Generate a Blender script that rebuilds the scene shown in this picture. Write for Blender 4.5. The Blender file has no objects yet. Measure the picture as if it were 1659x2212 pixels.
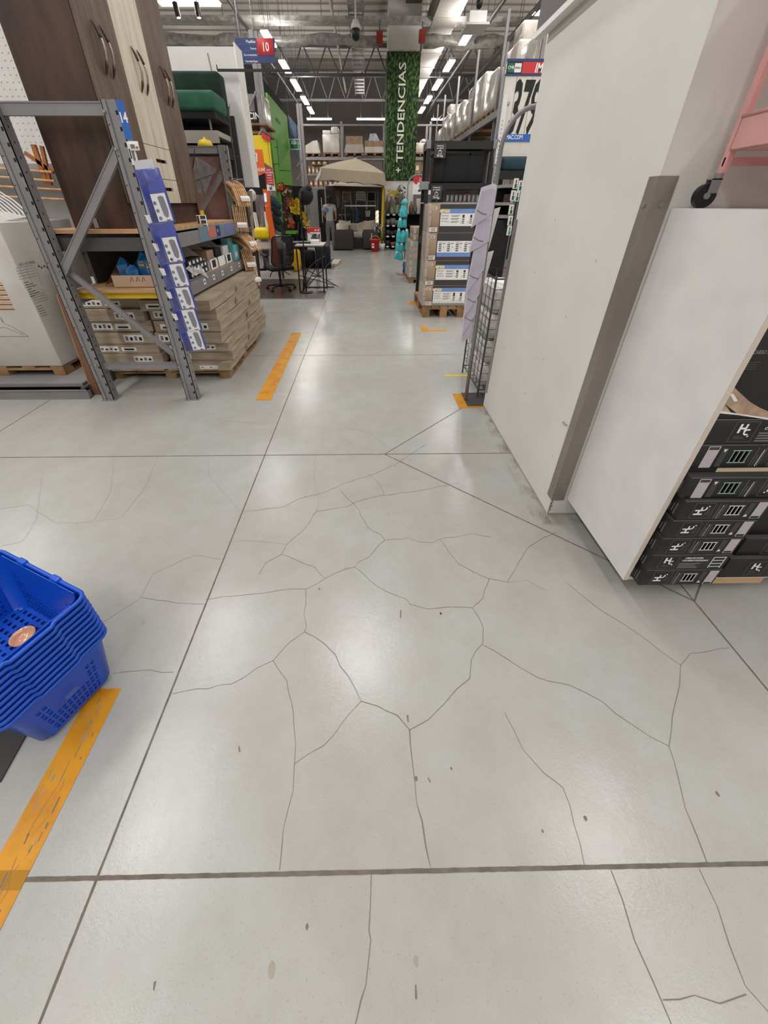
import bpy, math, random
from mathutils import Vector, Matrix
S = bpy.context.scene
COL = S.collection
random.seed(7)
R_ = math.radians

# ---------------------------------------------------------------- camera, exposure, light
CAM_H = 1.42
F_PX, PITCH, ROLL, YAW, PX0, PY0 = 814.11, R_(32.259), R_(-0.0525), R_(-0.7945), 802.04, 952.1
_f = Vector((math.sin(-YAW)*math.cos(PITCH), math.cos(YAW)*math.cos(PITCH), -math.sin(PITCH)))
_r0 = Vector((math.cos(YAW), math.sin(YAW), 0)); _u0 = _r0.cross(_f)
_r = math.cos(ROLL)*_r0 + math.sin(ROLL)*_u0
_u = -math.sin(ROLL)*_r0 + math.cos(ROLL)*_u0
cd = bpy.data.cameras.new('camera'); cam = bpy.data.objects.new('camera', cd); COL.objects.link(cam)
m = Matrix((_r, _u, -_f)).transposed().to_4x4(); m.translation = (0, 0, CAM_H); cam.matrix_world = m
cd.sensor_fit = 'HORIZONTAL'; cd.sensor_width = 36; cd.lens = F_PX*36/1659
cd.shift_x = (829.5-PX0)/1659; cd.shift_y = -(1106-PY0)/1659
cd.clip_start = 0.05; cd.clip_end = 100
S.camera = cam
S.view_settings.view_transform = 'Standard'; S.view_settings.look = 'None'
S.view_settings.exposure = -0.2; S.view_settings.gamma = 1.0; S.view_settings.use_curve_mapping = False
LAMP_W = 58.0          # watts of each overhead lamp
UP_W = 40.0            # their light thrown up on the roof
TUBE_E = 22.0          # emission strength of the visible tubes
w = bpy.data.worlds.new('world'); S.world = w; w.use_nodes = True
w.node_tree.nodes['Background'].inputs[0].default_value = (0.8, 0.85, 0.9, 1)
w.node_tree.nodes['Background'].inputs[1].default_value = 0.05

def area(name, x, y, z, sx, sy, power, col=(1, 0.985, 0.965), up=False):
    l = bpy.data.lights.new(name, 'AREA'); l.shape = 'RECTANGLE'; l.size = sx; l.size_y = sy
    l.energy = power; l.color = col
    o = bpy.data.objects.new(name, l); o.location = (x, y, z); COL.objects.link(o)
    if up: o.rotation_euler = (math.pi, 0, 0)
    return o
# lamps of the store outside the picture: the two rows run on above and behind the camera,
# and more rows hang over the neighbouring aisles
for rx in (-2.62, 2.8):
    for k in range(8):
        area('ceiling_lamp_light', rx, 11.3-2.42*k, 5.24, 0.16, 1.5, LAMP_W)
        area('ceiling_lamp_uplight', rx, 11.3-2.42*k, 5.34, 0.16, 1.5, UP_W, up=True)
for rx in (-7.6, 7.8):
    for k in range(8):
        area('ceiling_lamp_light', rx, 24-4.4*k, 5.3, 0.16, 3.0, LAMP_W*1.9)
        area('ceiling_lamp_uplight', rx, 24-4.4*k, 5.42, 0.16, 3.0, UP_W*1.9, up=True)
for ry in (3.6, -2.0):
    area('ceiling_lamp_light', -0.1, ry, 5.3, 0.5, 0.9, LAMP_W)

def at(px, py, X=None, Y=None, Z=None):
    """where the sight line of a photo pixel meets a plane of the store (metres)"""
    d = _f + (px-PX0)/F_PX*_r - (py-PY0)/F_PX*_u
    if Z is not None: t = (Z-CAM_H)/d.z
    elif X is not None: t = X/d.x
    else: t = Y/d.y
    return Vector((d.x*t, d.y*t, CAM_H+d.z*t))

# ---------------------------------------------------------------- materials
def lin(c):
    if isinstance(c, str):
        c = [int(c[i:i+2], 16)/255 for i in (0, 2, 4)]
    return tuple((v/12.92 if v <= 0.04045 else ((v+0.055)/1.055)**2.4) for v in c)
MATS = {}
def mat(name, c, rough=0.6, metal=0.0, spec=None, noise=None, bump=0.0, emit=0, trans=0, alpha=None, c2=None,
        nscale=8, stretch=(1, 1, 1), coat=0, bscale=None, detail=4, lo=0.35, hi=0.65):
    if name in MATS: return MATS[name]
    M = bpy.data.materials.new(name); M.use_nodes = True; nt = M.node_tree; b = nt.nodes['Principled BSDF']
    L = lin(c); b.inputs['Base Color'].default_value = (*L, 1)
    b.inputs['Roughness'].default_value = rough; b.inputs['Metallic'].default_value = metal
    if spec is not None: b.inputs['Specular IOR Level'].default_value = spec
    if coat: b.inputs['Coat Weight'].default_value = coat; b.inputs['Coat Roughness'].default_value = .15
    if emit:
        b.inputs['Emission Color'].default_value = (*L, 1); b.inputs['Emission Strength'].default_value = emit
    if trans: b.inputs['Transmission Weight'].default_value = trans
    if alpha is not None: b.inputs['Alpha'].default_value = alpha
    tc = nt.nodes.new('ShaderNodeTexCoord'); mp = nt.nodes.new('ShaderNodeMapping'); mp.inputs['Scale'].default_value = stretch
    nt.links.new(tc.outputs['Object'], mp.inputs[0])
    if c2 is None: 
        k = 0.93; c2l = tuple(v*k for v in L)
    else: c2l = lin(c2)
    n = nt.nodes.new('ShaderNodeTexNoise'); n.inputs['Scale'].default_value = nscale; n.inputs['Detail'].default_value = detail
    nt.links.new(mp.outputs[0], n.inputs['Vector'])
    cr = nt.nodes.new('ShaderNodeValToRGB'); cr.color_ramp.elements[0].position = lo; cr.color_ramp.elements[1].position = hi
    cr.color_ramp.elements[0].color = (*c2l, 1); cr.color_ramp.elements[1].color = (*L, 1)
    nt.links.new(n.outputs['Fac'], cr.inputs[0]); nt.links.new(cr.outputs[0], b.inputs['Base Color'])
    if bump:
        n2 = nt.nodes.new('ShaderNodeTexNoise'); n2.inputs['Scale'].default_value = bscale or nscale*4
        nt.links.new(mp.outputs[0], n2.inputs['Vector'])
        bp = nt.nodes.new('ShaderNodeBump'); bp.inputs['Strength'].default_value = bump; bp.inputs['Distance'].default_value = 0.02
        nt.links.new(n2.outputs['Fac'], bp.inputs['Height']); nt.links.new(bp.outputs[0], b.inputs['Normal'])
    MATS[name] = M; return M

white = mat('white_laminate', 'dedcd9', .45)
plaster = mat('painted_plaster', 'dad8d4', .75, nscale=3, bump=.05, bscale=14)
steel = mat('galvanised_steel', '8f8c8d', .5, .25, c2='868385', nscale=4)
dsteel = mat('dark_grey_steel', '565455', .45, .3)
guard = mat('brushed_stainless', '9a938a', .42, .35, c2='857d74', nscale=5, stretch=(1, 1, .3))
black = mat('black_plastic', '141416', .45)
mblack = mat('matte_black', '0d0d0f', .8)
chrome = mat('chrome', 'c8c8ca', .18, .95)
card = mat('brown_cardboard', 'a58d75', .85, nscale=6, c2='93795f')
cardg = mat('greyish_cardboard', 'ab9d89', .85, nscale=4, c2='96866f', stretch=(1, 1, 5))
wood = mat('pallet_wood', '9d7b55', .8, c2='775735', nscale=6, stretch=(1, 1, 1))
ply = mat('plywood', 'c39d74', .7, c2='a67d52', nscale=5, stretch=(.5, 3, 1))
dwood = mat('dark_walnut_laminate', '513629', .42, c2='33221b', nscale=5, stretch=(2.2, 2.2, .45), detail=6)
gwood = mat('grey_brown_laminate', '6c5747', .5, c2='4e3c2c', nscale=7, stretch=(3, 3, .4), detail=6)
lwood = mat('pale_washed_laminate', 'd6cbb9', .5, c2='c0b29c', nscale=6, stretch=(3, 3, .4), detail=6)
hwood = mat('blond_beech', 'dcb487', .5, c2='c4925f', nscale=20)
paper = mat('white_paper', 'e9e7e4', .7)
ink = mat('black_ink', '1b1a1b', .7)
greyink = mat('grey_ink', '77736f', .8)
whiteink = mat('white_ink', 'eeeeee', .6)
bluebag = mat('blue_fabric_bag', '2536a8', .35, c2='18247c', nscale=12, bump=.25, bscale=20, coat=.4)
bblue = mat('blue_basket_plastic', '0a50c4', .36, c2='0947b4', nscale=3)
yellow = mat('yellow_floor_paint', 'c98a10', .55, c2='b0730b', nscale=9, lo=.3, hi=.55)
yplas = mat('yellow_paint', 'dcb81c', .5)
red = mat('red_print', 'c92a34', .5)
bluep = mat('blue_print', '2a66b8', .5)
navyp = mat('navy_print', '23376f', .5)
green_s = mat('exit_green', '17663f', .5)
orange = mat('orange_panel', 'e8661b', .5)
lime = mat('lime_green_panel', '5fa32a', .5)
yellow_s = mat('yellow_panel', 'e6c90f', .5)
teal = mat('teal_cloth', '56c3cb', .8, c2='36a0aa', nscale=14, bump=.3)
tealp = mat('teal_print', '2b9787', .6)
rattan = mat('dark_rattan', '43383a', .6, c2='2c2426', nscale=60, stretch=(.3, .3, 3))
cream = mat('cream_cushion', 'd9cfc0', .9, bump=.1)
canopyt = mat('beige_canvas', 'ab9c89', .9)
skin = mat('skin', 'b57f63', .6)
hair = mat('black_hair', '15110f', .6)
gshirt = mat('heather_grey_cotton', 'b4b2b1', .9)
gpants = mat('grey_trousers', '6f6e70', .9)
greenv = mat('dark_green_velvet', '0a2f24', .9, c2='061c15', nscale=5)
greenv2 = mat('green_velvet', '276049', .8, c2='1a4a39', nscale=6)
pink = mat('pink_powder_coat', 'dca29d', .45)
film = mat('clear_wrap_film', 'dedad4', .22, alpha=.35, trans=0, spec=.8, bump=.7, bscale=9)
wrap = mat('wrapped_goods', 'cfc8bf', .25, c2='b5aca1', nscale=2.5, bump=.45, bscale=7, coat=.6)
lilac = mat('translucent_sheet', 'dfdbe4', .4, c2='cbc5d4', nscale=5, coat=.3)
dkgrey = mat('dark_grey_print', '3b3a3c', .55)
hcblack = mat('black_carton', '201e1f', .5, c2='181617', nscale=8)
bluestrip = mat('pale_blue_print', '7191c9', .6)
ceilm = mat('painted_steel_deck', '8f8880', .8)
duct = mat('foil_duct', 'b9b6b2', .32, .12, c2='8a8784', nscale=7, bump=.6, bscale=10)
navyv = mat('navy_velvet', '131a2c', .85)
tube_m = mat('lamp_tube', 'fff4ea', .5, emit=TUBE_E)
screen_m = mat('lit_screen', '9db8e8', .5, emit=1.2)
lamp_m = mat('lamp_glow', 'f5d7a0', .5, emit=4.0)

def floor_mat():
    M = bpy.data.materials.new('polished_concrete'); M.use_nodes = True; nt = M.node_tree; b = nt.nodes['Principled BSDF']
    tc = nt.nodes.new('ShaderNodeTexCoord')
    def noise(s, d=4, r=.55):
        n = nt.nodes.new('ShaderNodeTexNoise'); n.inputs['Scale'].default_value = s; n.inputs['Detail'].default_value = d
        n.inputs['Roughness'].default_value = r
        nt.links.new(tc.outputs['Object'], n.inputs['Vector']); return n
    def ramp(src, p0, c0, p1, c1):
        r = nt.nodes.new('ShaderNodeValToRGB'); e = r.color_ramp.elements
        e[0].position = p0; e[0].color = (*c0, 1); e[1].position = p1; e[1].color = (*c1, 1)
        nt.links.new(src.outputs['Fac'], r.inputs[0]); return r
    def mix(t, a, bb, fac):
        m = nt.nodes.new('ShaderNodeMix'); m.data_type = 'RGBA'; m.blend_type = t; m.inputs[0].default_value = fac
        nt.links.new(a, m.inputs[6]); nt.links.new(bb, m.inputs[7]); return m.outputs[2]
    big = ramp(noise(1.3, 5), .3, lin('a09d98'), .68, lin('a7a8a5'))
    mid = ramp(noise(7, 6, .7), .35, (.93, .92, .90), .6, (1, 1, 1))
    speck = ramp(noise(240, 2), .30, (.55, .53, .5), .36, (1, 1, 1))
    spots = ramp(noise(38, 3), .25, (.72, .7, .66), .31, (1, 1, 1))
    c = mix('MULTIPLY', big.outputs[0], mid.outputs[0], 1); c = mix('MULTIPLY', c, speck.outputs[0], .5); c = mix('MULTIPLY', c, spots.outputs[0], .22)
    nt.links.new(c, b.inputs['Base Color'])
    rr = nt.nodes.new('ShaderNodeMapRange'); rr.inputs[3].default_value = .17; rr.inputs[4].default_value = .31
    nt.links.new(noise(4, 6, .7).outputs['Fac'], rr.inputs[0]); nt.links.new(rr.outputs[0], b.inputs['Roughness'])
    b.inputs['Specular IOR Level'].default_value = .5
    bp = nt.nodes.new('ShaderNodeBump'); bp.inputs['Strength'].default_value = .12; bp.inputs['Distance'].default_value = .004
    nt.links.new(noise(55, 4, .7).outputs['Fac'], bp.inputs['Height']); nt.links.new(bp.outputs[0], b.inputs['Normal'])
    return M
concrete = floor_mat()
joint_m = mat('joint_filler', '6d645b', .85, c2='5d554c', nscale=30)
crack_m = mat('crack_line', '716b5d', .9)
hair_m = mat('hairline_crack', '96928a', .9)
stain_m = mat('floor_stain', '989182', .7, c2='878071')

def grass_mat():
    M = bpy.data.materials.new('artificial_grass'); M.use_nodes = True; nt = M.node_tree; b = nt.nodes['Principled BSDF']
    tc = nt.nodes.new('ShaderNodeTexCoord'); n = nt.nodes.new('ShaderNodeTexNoise'); n.inputs['Scale'].default_value = 14; n.inputs['Detail'].default_value = 8
    v = nt.nodes.new('ShaderNodeMapping'); v.inputs['Scale'].default_value = (1.4, 1.4, .7)
    nt.links.new(tc.outputs['Object'], v.inputs[0]); nt.links.new(v.outputs[0], n.inputs[0])
    r = nt.nodes.new('ShaderNodeValToRGB'); e = r.color_ramp.elements; e[0].position = .4; e[0].color = (*lin('152412'), 1); e[1].position = .66; e[1].color = (*lin('6c8748'), 1)
    x = e.new(.52); x.color = (*lin('34502a'), 1)
    nt.links.new(n.outputs['Fac'], r.inputs[0]); nt.links.new(r.outputs[0], b.inputs['Base Color']); b.inputs['Roughness'].default_value = .9
    return M
grass = grass_mat()

# ---------------------------------------------------------------- mesh builder
def basis(d):
    d = Vector(d).normalized(); a = Vector((0, 0, 1)) if abs(d.z) < .9 else Vector((1, 0, 0))
    s = d.cross(a).normalized(); return s, s.cross(d).normalized()
class MB:
    def __init__(s, m=None): s.v = []; s.f = []; s.m = []; s.sm = []; s.cur = m; s.T = None
    def add(s, vs, fs, m=None, smooth=False):
        o = len(s.v)
        for p in vs:
            p = Vector(p); s.v.append(s.T @ p if s.T else p)
        for f in fs: s.f.append([i+o for i in f]); s.m.append(m or s.cur); s.sm.append(smooth)
        return s
    def box(s, x0, x1, y0, y1, z0, z1, m=None):
        vs = [(x, y, z) for z in (z0, z1) for y in (y0, y1) for x in (x0, x1)]
        return s.add(vs, [(0, 2, 3, 1), (4, 5, 7, 6), (0, 1, 5, 4), (2, 6, 7, 3), (0, 4, 6, 2), (1, 3, 7, 5)], m)
    def obox(s, o, a, b, c, m=None):
        o, a, b, c = map(Vector, (o, a, b, c))
        vs = [o+a*i+b*j+c*k for k in (0, 1) for j in (0, 1) for i in (0, 1)]
        return s.add(vs, [(0, 2, 3, 1), (4, 5, 7, 6), (0, 1, 5, 4), (2, 6, 7, 3), (0, 4, 6, 2), (1, 3, 7, 5)], m)
    def rbox(s, x0, x1, y0, y1, z0, z1, r=.02, m=None, n=3):
        """box with rounded edges (cushions, cartons, plastic)"""
        import bmesh
        bm = bmesh.new(); bmesh.ops.create_cube(bm, size=1)
        bmesh.ops.scale(bm, vec=(x1-x0, y1-y0, z1-z0), verts=bm.verts)
        bmesh.ops.translate(bm, vec=((x0+x1)/2, (y0+y1)/2, (z0+z1)/2), verts=bm.verts)
        bmesh.ops.bevel(bm, geom=bm.edges[:], offset=min(r, .49*min(x1-x0, y1-y0, z1-z0)), segments=n, profile=.5, affect='EDGES')
        bm.verts.index_update()
        s.add([v.co.copy() for v in bm.verts], [[v.index for v in f.verts] for f in bm.faces], m, True); bm.free(); return s
    def quad(s, a, b, c, d, m=None): return s.add([a, b, c, d], [(0, 1, 2, 3)], m)
    def poly(s, pts, m=None): return s.add(pts, [list(range(len(pts)))], m)
    def prism(s, pts, d, m=None):
        d = Vector(d); n = len(pts); vs = [Vector(p) for p in pts]+[Vector(p)+d for p in pts]
        return s.add(vs, [list(range(n))[::-1], [i+n for i in range(n)]]+[(i, (i+1) % n, (i+1) % n+n, i+n) for i in range(n)], m)
    def cyl(s, a, b, r, n=12, m=None, r2=None, cap=True):
        a, b = Vector(a), Vector(b); p, q = basis(b-a); r2 = r if r2 is None else r2
        vs = [a+(p*math.cos(t)+q*math.sin(t))*r for t in [2*math.pi*i/n for i in range(n)]] + \
             [b+(p*math.cos(t)+q*math.sin(t))*r2 for t in [2*math.pi*i/n for i in range(n)]]
        s.add(vs, [(i, (i+1) % n, (i+1) % n+n, i+n) for i in range(n)], m, True)
        if cap: s.add([vs[i] for i in range(n)], [list(range(n))[::-1]], m); s.add([vs[i+n] for i in range(n)], [list(range(n))], m)
        return s
    def tube(s, pts, r, n=8, m=None, closed=False):
        pts = [Vector(p) for p in pts]; k = len(pts); rings = []
        pp = None
        for i, p in enumerate(pts):
            d = (pts[(i+1) % k]-pts[i-1]) if (closed or 0 < i < k-1) else (pts[1]-p if i == 0 else p-pts[i-1])
            if d.length < 1e-9: d = Vector((0, 0, 1))
            d.normalize()
            if pp is None: pp, _q = basis(d)
            pp = (pp-d*pp.dot(d)); pp = pp.normalized() if pp.length > 1e-6 else basis(d)[0]
            q = d.cross(pp); rr = r[i] if isinstance(r, (list, tuple)) else r
            rings.append([p+(pp*math.cos(t)+q*math.sin(t))*rr for t in [2*math.pi*j/n for j in range(n)]])
        vs = [v for g in rings for v in g]; fs = []
        for i in range(k if closed else k-1):
            j = (i+1) % k
            for a in range(n): fs.append((i*n+a, i*n+(a+1) % n, j*n+(a+1) % n, j*n+a))
        if not closed: fs += [list(range(n))[::-1], [(k-1)*n+a for a in range(n)]]
        return s.add(vs, fs, m, True)
    def lathe(s, c, prof, n=20, m=None, axis=None):
        c = Vector(c); ax = Vector(axis or (0, 0, 1)); p, q = basis(ax)
        vs = [c+ax*z+(p*math.cos(t)+q*math.sin(t))*r for r, z in prof for t in [2*math.pi*i/n for i in range(n)]]
        fs = [(i*n+a, i*n+(a+1) % n, (i+1)*n+(a+1) % n, (i+1)*n+a) for i in range(len(prof)-1) for a in range(n)]
        return s.add(vs, fs, m, True)
    def ball(s, c, r, m=None, n=14, sc=(1, 1, 1)):
        c = Vector(c); vs = []; k = n//2
        for i in range(k+1):
            t = math.pi*i/k
            for j in range(n):
                a = 2*math.pi*j/n; vs.append(c+Vector((r*sc[0]*math.sin(t)*math.cos(a), r*sc[1]*math.sin(t)*math.sin(a), r*sc[2]*math.cos(t))))
        return s.add(vs, [(i*n+j, (i+1)*n+j, (i+1)*n+(j+1) % n, i*n+(j+1) % n) for i in range(k) for j in range(n)], m, True)
    def text(s, txt, o, right, up, h, m, align='LEFT', bold=0.0, sx=1.0, shear=0.0):
        """flat lettering: o = baseline start, h = capital height"""
        vs, fs, wd = glyphs(txt, bold); right = Vector(right).normalized(); up = Vector(up).normalized(); o = Vector(o)
        k = h/0.7; off = {'LEFT': 0, 'CENTER': -wd/2, 'RIGHT': -wd}[align]
        return s.add([o+right*((v[0]+off)*k*sx+v[1]*k*shear)+up*v[1]*k for v in vs], fs, m)
    def build(s, name, parent=None, origin=None):
        me = bpy.data.meshes.new(name); 
        if parent is not None: O = ORG[parent]
        elif origin is not None: O = Vector(origin)
        else:
            xs = [p.x for p in s.v]; ys = [p.y for p in s.v]; zs = [p.z for p in s.v]
            O = Vector(((min(xs)+max(xs))/2, (min(ys)+max(ys))/2, min(zs)))
        me.from_pydata([p-O for p in s.v], [], s.f)
        ms = []
        for x in s.m:
            if x not in ms: ms.append(x)
        for x in ms: me.materials.append(x)
        me.polygons.foreach_set('material_index', [ms.index(x) for x in s.m])
        me.polygons.foreach_set('use_smooth', s.sm)
        me.update()
        o = bpy.data.objects.new(name, me); COL.objects.link(o)
        if parent is not None: o.parent = parent; ORG[o] = ORG[parent]
        else: o.location = O; ORG[o] = O
        return o
ORDW = 'first second third fourth fifth sixth seventh eighth ninth tenth eleventh twelfth thirteenth fourteenth fifteenth'.split()
ORG = {}
_G = {}
def glyphs(txt, bold):
    k = (txt, bold)
    if k in _G: return _G[k]
    c = bpy.data.curves.new('t', 'FONT'); c.body = txt; c.size = 1; c.offset = bold; c.resolution_u = 2
    c.dimensions = '2D'; c.fill_mode = 'BOTH'
    o = bpy.data.objects.new('t', c); me = bpy.data.meshes.new_from_object(o)
    vs = [(v.co.x, v.co.y) for v in me.vertices]; fs = [list(p.vertices) for p in me.polygons]
    wd = max([v[0] for v in vs], default=0)
    bpy.data.objects.remove(o); bpy.data.curves.remove(c); bpy.data.meshes.remove(me)
    _G[k] = (vs, fs, wd); return _G[k]

def tag(o, label, cat, group=None, kind=None):
    o['label'] = label; o['category'] = cat
    if group: o['group'] = group
    if kind: o['kind'] = kind
    return o
def thing(name, label, cat, loc, group=None, rotz=0):
    o = bpy.data.objects.new(name, None); o.empty_display_size = .1; COL.objects.link(o); o.location = loc
    if rotz: o.rotation_euler = (0, 0, rotz)
    ORG[o] = Vector(loc); return tag(o, label, cat, group)
def struct(o): o['kind'] = 'structure'; return o
def dup(root, loc, rotz=None, label=None, rot=None, scale=None):
    def cp(o, par):
        c = o.copy(); COL.objects.link(c)
        if par: c.parent = par
        for ch in [x for x in KIDS.get(o, [])]: KIDS.setdefault(c, []).append(cp(ch, c))
        return c
    for ch in list(bpy.data.objects):
        if ch.parent and ch not in KIDS.setdefault(ch.parent, []): KIDS[ch.parent].append(ch)
    r = cp(root, None); r.location = loc
    if rotz is not None: r.rotation_euler = (0, 0, rotz)
    if rot is not None: r.rotation_euler = rot
    if scale is not None: r.scale = scale
    if label: r['label'] = label
    return r
KIDS = {}
# ---------------------------------------------------------------- the shell
def grid_strip(mb, a, b, wd, m, z, n=None, jit=0.0):
    """a thin strip on the floor from a to b"""
    a = Vector((*a, z)); b = Vector((*b, z)); d = (b-a); L = d.length; d.normalize(); s = Vector((-d.y, d.x, 0))
    n = n or max(1, int(L/.014)) if jit else 1
    prev = None
    for i in range(n+1):
        p = a+d*L*i/n; w0 = wd/2*(1+random.uniform(-jit, jit)); w1 = wd/2*(1+random.uniform(-jit, jit))
        cur = (p+s*w0, p-s*w1)
        if prev: mb.quad(prev[0], prev[1], cur[1], cur[0], m)
        prev = cur
fl = MB(concrete)
fl.quad((-14, -10, 0), (14, -10, 0), (14, 31, 0), (-14, 31, 0))
for x in (-.68, 1.373):
    grid_strip(fl, (x, -3), (x, 3), .0065, joint_m, .0006, jit=.12); grid_strip(fl, (x, 3), (x, 28), .0068, joint_m, .0006)
for x in (-2.7, 3.4): grid_strip(fl, (x, -3), (x, 28), .007, joint_m, .0006)
grid_strip(fl, (-7, .222), (7, .222), .0085, joint_m, .0007, jit=.12)
for y in (2.08, 4.02, 5.95, 7.9, 9.85, 11.8, 13.7): grid_strip(fl, (-7, y), (7, y), .007, joint_m, .0006)
d = 1.115
for a, b in (((1.373-d-.14, 2.08), (1.373, .962)), ((.118, 2.08), (1.373, 3.33)), ((1.373, .962), (2.6, 2.08)), ((1.373, 3.33), (2.6, 2.08))):
    grid_strip(fl, a, b, .0062, joint_m, .0008, jit=.2)
# the cracks: polylines measured on the slab
def px(*pts): return [at(a, b, Z=0) for a, b in pts]
def crack(pts, wd, m, rough=.35):
    P = px(*pts); out = [P[0]]
    for a, b in zip(P, P[1:]):
        L = (b-a).length; k = max(1, int(L/.035)); s = Vector((-(b-a).y, (b-a).x, 0)).normalized()
        for i in range(1, k+1): out.append(a+(b-a)*i/k+(s*random.uniform(-.005, .005) if i < k else Vector()))
    prev = None
    for i, p in enumerate(out):
        q = out[min(i+1, len(out)-1)]-out[max(i-1, 0)]; s = Vector((-q.y, q.x, 0)).normalized()
        w = wd*.30*random.uniform(1-rough, 1+rough); cur = (p+s*w+Vector((0, 0, .0009)), p-s*w+Vector((0, 0, .0009)))
        if prev: fl.quad(prev[0], prev[1], cur[1], cur[0], m)
        prev = cur
c1, c2_, c3 = .0032, .0022, .0026
crack([(885, 1577), (890, 1640), (896, 1690), (900, 1735), (912, 1775), (920, 1830), (930, 1873)], .004, crack_m, .6)
crack([(780, 1515), (815, 1525), (858, 1545), (885, 1577)], .0035, crack_m)
crack([(885, 1577), (925, 1555), (960, 1520), (985, 1490), (1015, 1465), (1018, 1425), (1043, 1390)], .003, crack_m)
crack([(1043, 1390), (1044, 1355), (1032, 1330), (1020, 1313), (1043, 1292), (1057, 1250)], c1, crack_m)
crack([(780, 1515), (765, 1483), (735, 1440), (725, 1415), (700, 1390), (658, 1365)], .003, crack_m)
crack([(658, 1365), (662, 1350), (656, 1325), (661, 1290), (660, 1273)], c2_, crack_m)
crack([(660, 1273), (702, 1250), (748, 1229), (766, 1225), (775, 1214), (795, 1205), (831, 1167)], c3, crack_m)
crack([(443, 1295), (520, 1286), (600, 1276), (660, 1273)], c3, crack_m)
crack([(305, 1291), (380, 1303), (443, 1305)], c2_, crack_m)
crack([(0, 1392), (60, 1371), (150, 1360), (230, 1340), (305, 1291), (330, 1240), (420, 1200), (480, 1208)], c2_, hair_m)
crack([(658, 1365), (625, 1388), (590, 1427), (555, 1443), (500, 1478), (372, 1499)], c2_, crack_m)
crack([(590, 1427), (620, 1470), (635, 1570), (636, 1650), (633, 1710), (612, 1790), (604, 1880)], c2_, crack_m)
crack([(636, 1650), (700, 1610), (740, 1560), (780, 1515)], c2_, crack_m)
crack([(766, 1225), (800, 1255), (840, 1280), (877, 1294), (885, 1305), (925, 1316), (960, 1312), (1020, 1313)], c3, crack_m)
crack([(831, 1167), (823, 1155), (795, 1140), (780, 1115), (775, 1100), (763, 1087), (735, 1060)], c3, crack_m)
crack([(684, 1104), (750, 1095), (763, 1087), (800, 1076), (830, 1070), (905, 1060), (990, 1043)], c3, crack_m)
crack([(525, 1104), (560, 1102), (613, 1095), (645, 1078), (700, 1064), (750, 1042), (800, 1027), (860, 1000), (920, 960)], c3, crack_m)
crack([(800, 1027), (822, 1050), (830, 1070)], c2_, crack_m)
crack([(684, 1104), (688, 1075), (680, 1045), (678, 1000), (683, 985)], c2_, hair_m)
crack([(684, 1104), (660, 1140), (620, 1175), (608, 1198), (575, 1215), (560, 1240)], c3, crack_m)
crack([(608, 1198), (640, 1210), (680, 1225), (702, 1250)], c3, crack_m)
crack([(495, 1168), (560, 1169), (622, 1175)], c2_, hair_m)
crack([(831, 1167), (882, 1162), (905, 1171), (935, 1172), (950, 1165), (1020, 1152), (1060, 1160)], c2_, crack_m)
crack([(950, 1165), (990, 1218), (1043, 1245), (1057, 1250), (1095, 1258), (1113, 1230), (1135, 1190), (1160, 1170), (1200, 1150)], c3, crack_m)
crack([(1095, 1258), (1140, 1253), (1180, 1275)], c2_, hair_m)
crack([(1043, 1393), (1120, 1440), (1160, 1463), (1230, 1480), (1300, 1515), (1365, 1565), (1445, 1612)], c3, crack_m)
crack([(1225, 1260), (1300, 1320), (1350, 1350), (1400, 1385), (1470, 1437), (1468, 1480), (1452, 1550), (1445, 1612)], c3, crack_m)
crack([(1470, 1437), (1490, 1412), (1575, 1400)], c2_, crack_m)
crack([(1445, 1612), (1465, 1680), (1480, 1745), (1505, 1805), (1528, 1865)], c1, crack_m)
crack([(1090, 1540), (1130, 1620), (1175, 1670), (1215, 1700), (1240, 1780), (1262, 1868)], c2_, crack_m)
crack([(1320, 1880), (1345, 1945), (1370, 2030), (1415, 2130), (1450, 2212)], .003, crack_m)
crack([(1510, 1877), (1550, 1960), (1575, 2040), (1610, 2130), (1659, 2185)], c3, crack_m)
crack([(1432, 2160), (1500, 2150), (1555, 2168), (1612, 2148)], c2_, crack_m)
crack([(802, 1888), (800, 1960), (797, 2010), (801, 2030), (790, 2130), (780, 2160), (768, 2212)], .003, crack_m)
crack([(683, 985), (700, 955), (710, 930), (760, 925), (800, 935), (855, 980)], c2_, hair_m)
crack([(710, 930), (650, 915), (560, 915), (480, 910), (440, 890), (400, 920), (370, 970)], c2_, hair_m)
crack([(0, 1100), (60, 1090), (120, 1130), (200, 1128), (260, 1120), (310, 1060), (340, 990)], c2_, hair_m)
crack([(520, 1104), (480, 1060), (450, 1025), (450, 985)], c2_, hair_m)
crack([(0, 1180), (50, 1170), (80, 1120), (90, 1030)], c2_, hair_m)
crack([(245, 1455), (300, 1449), (375, 1452)], c2_, crack_m)
crack([(200, 1128), (240, 1060), (245, 1000)], c2_, hair_m)
crack([(545, 850), (640, 905)], c2_, hair_m)
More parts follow.
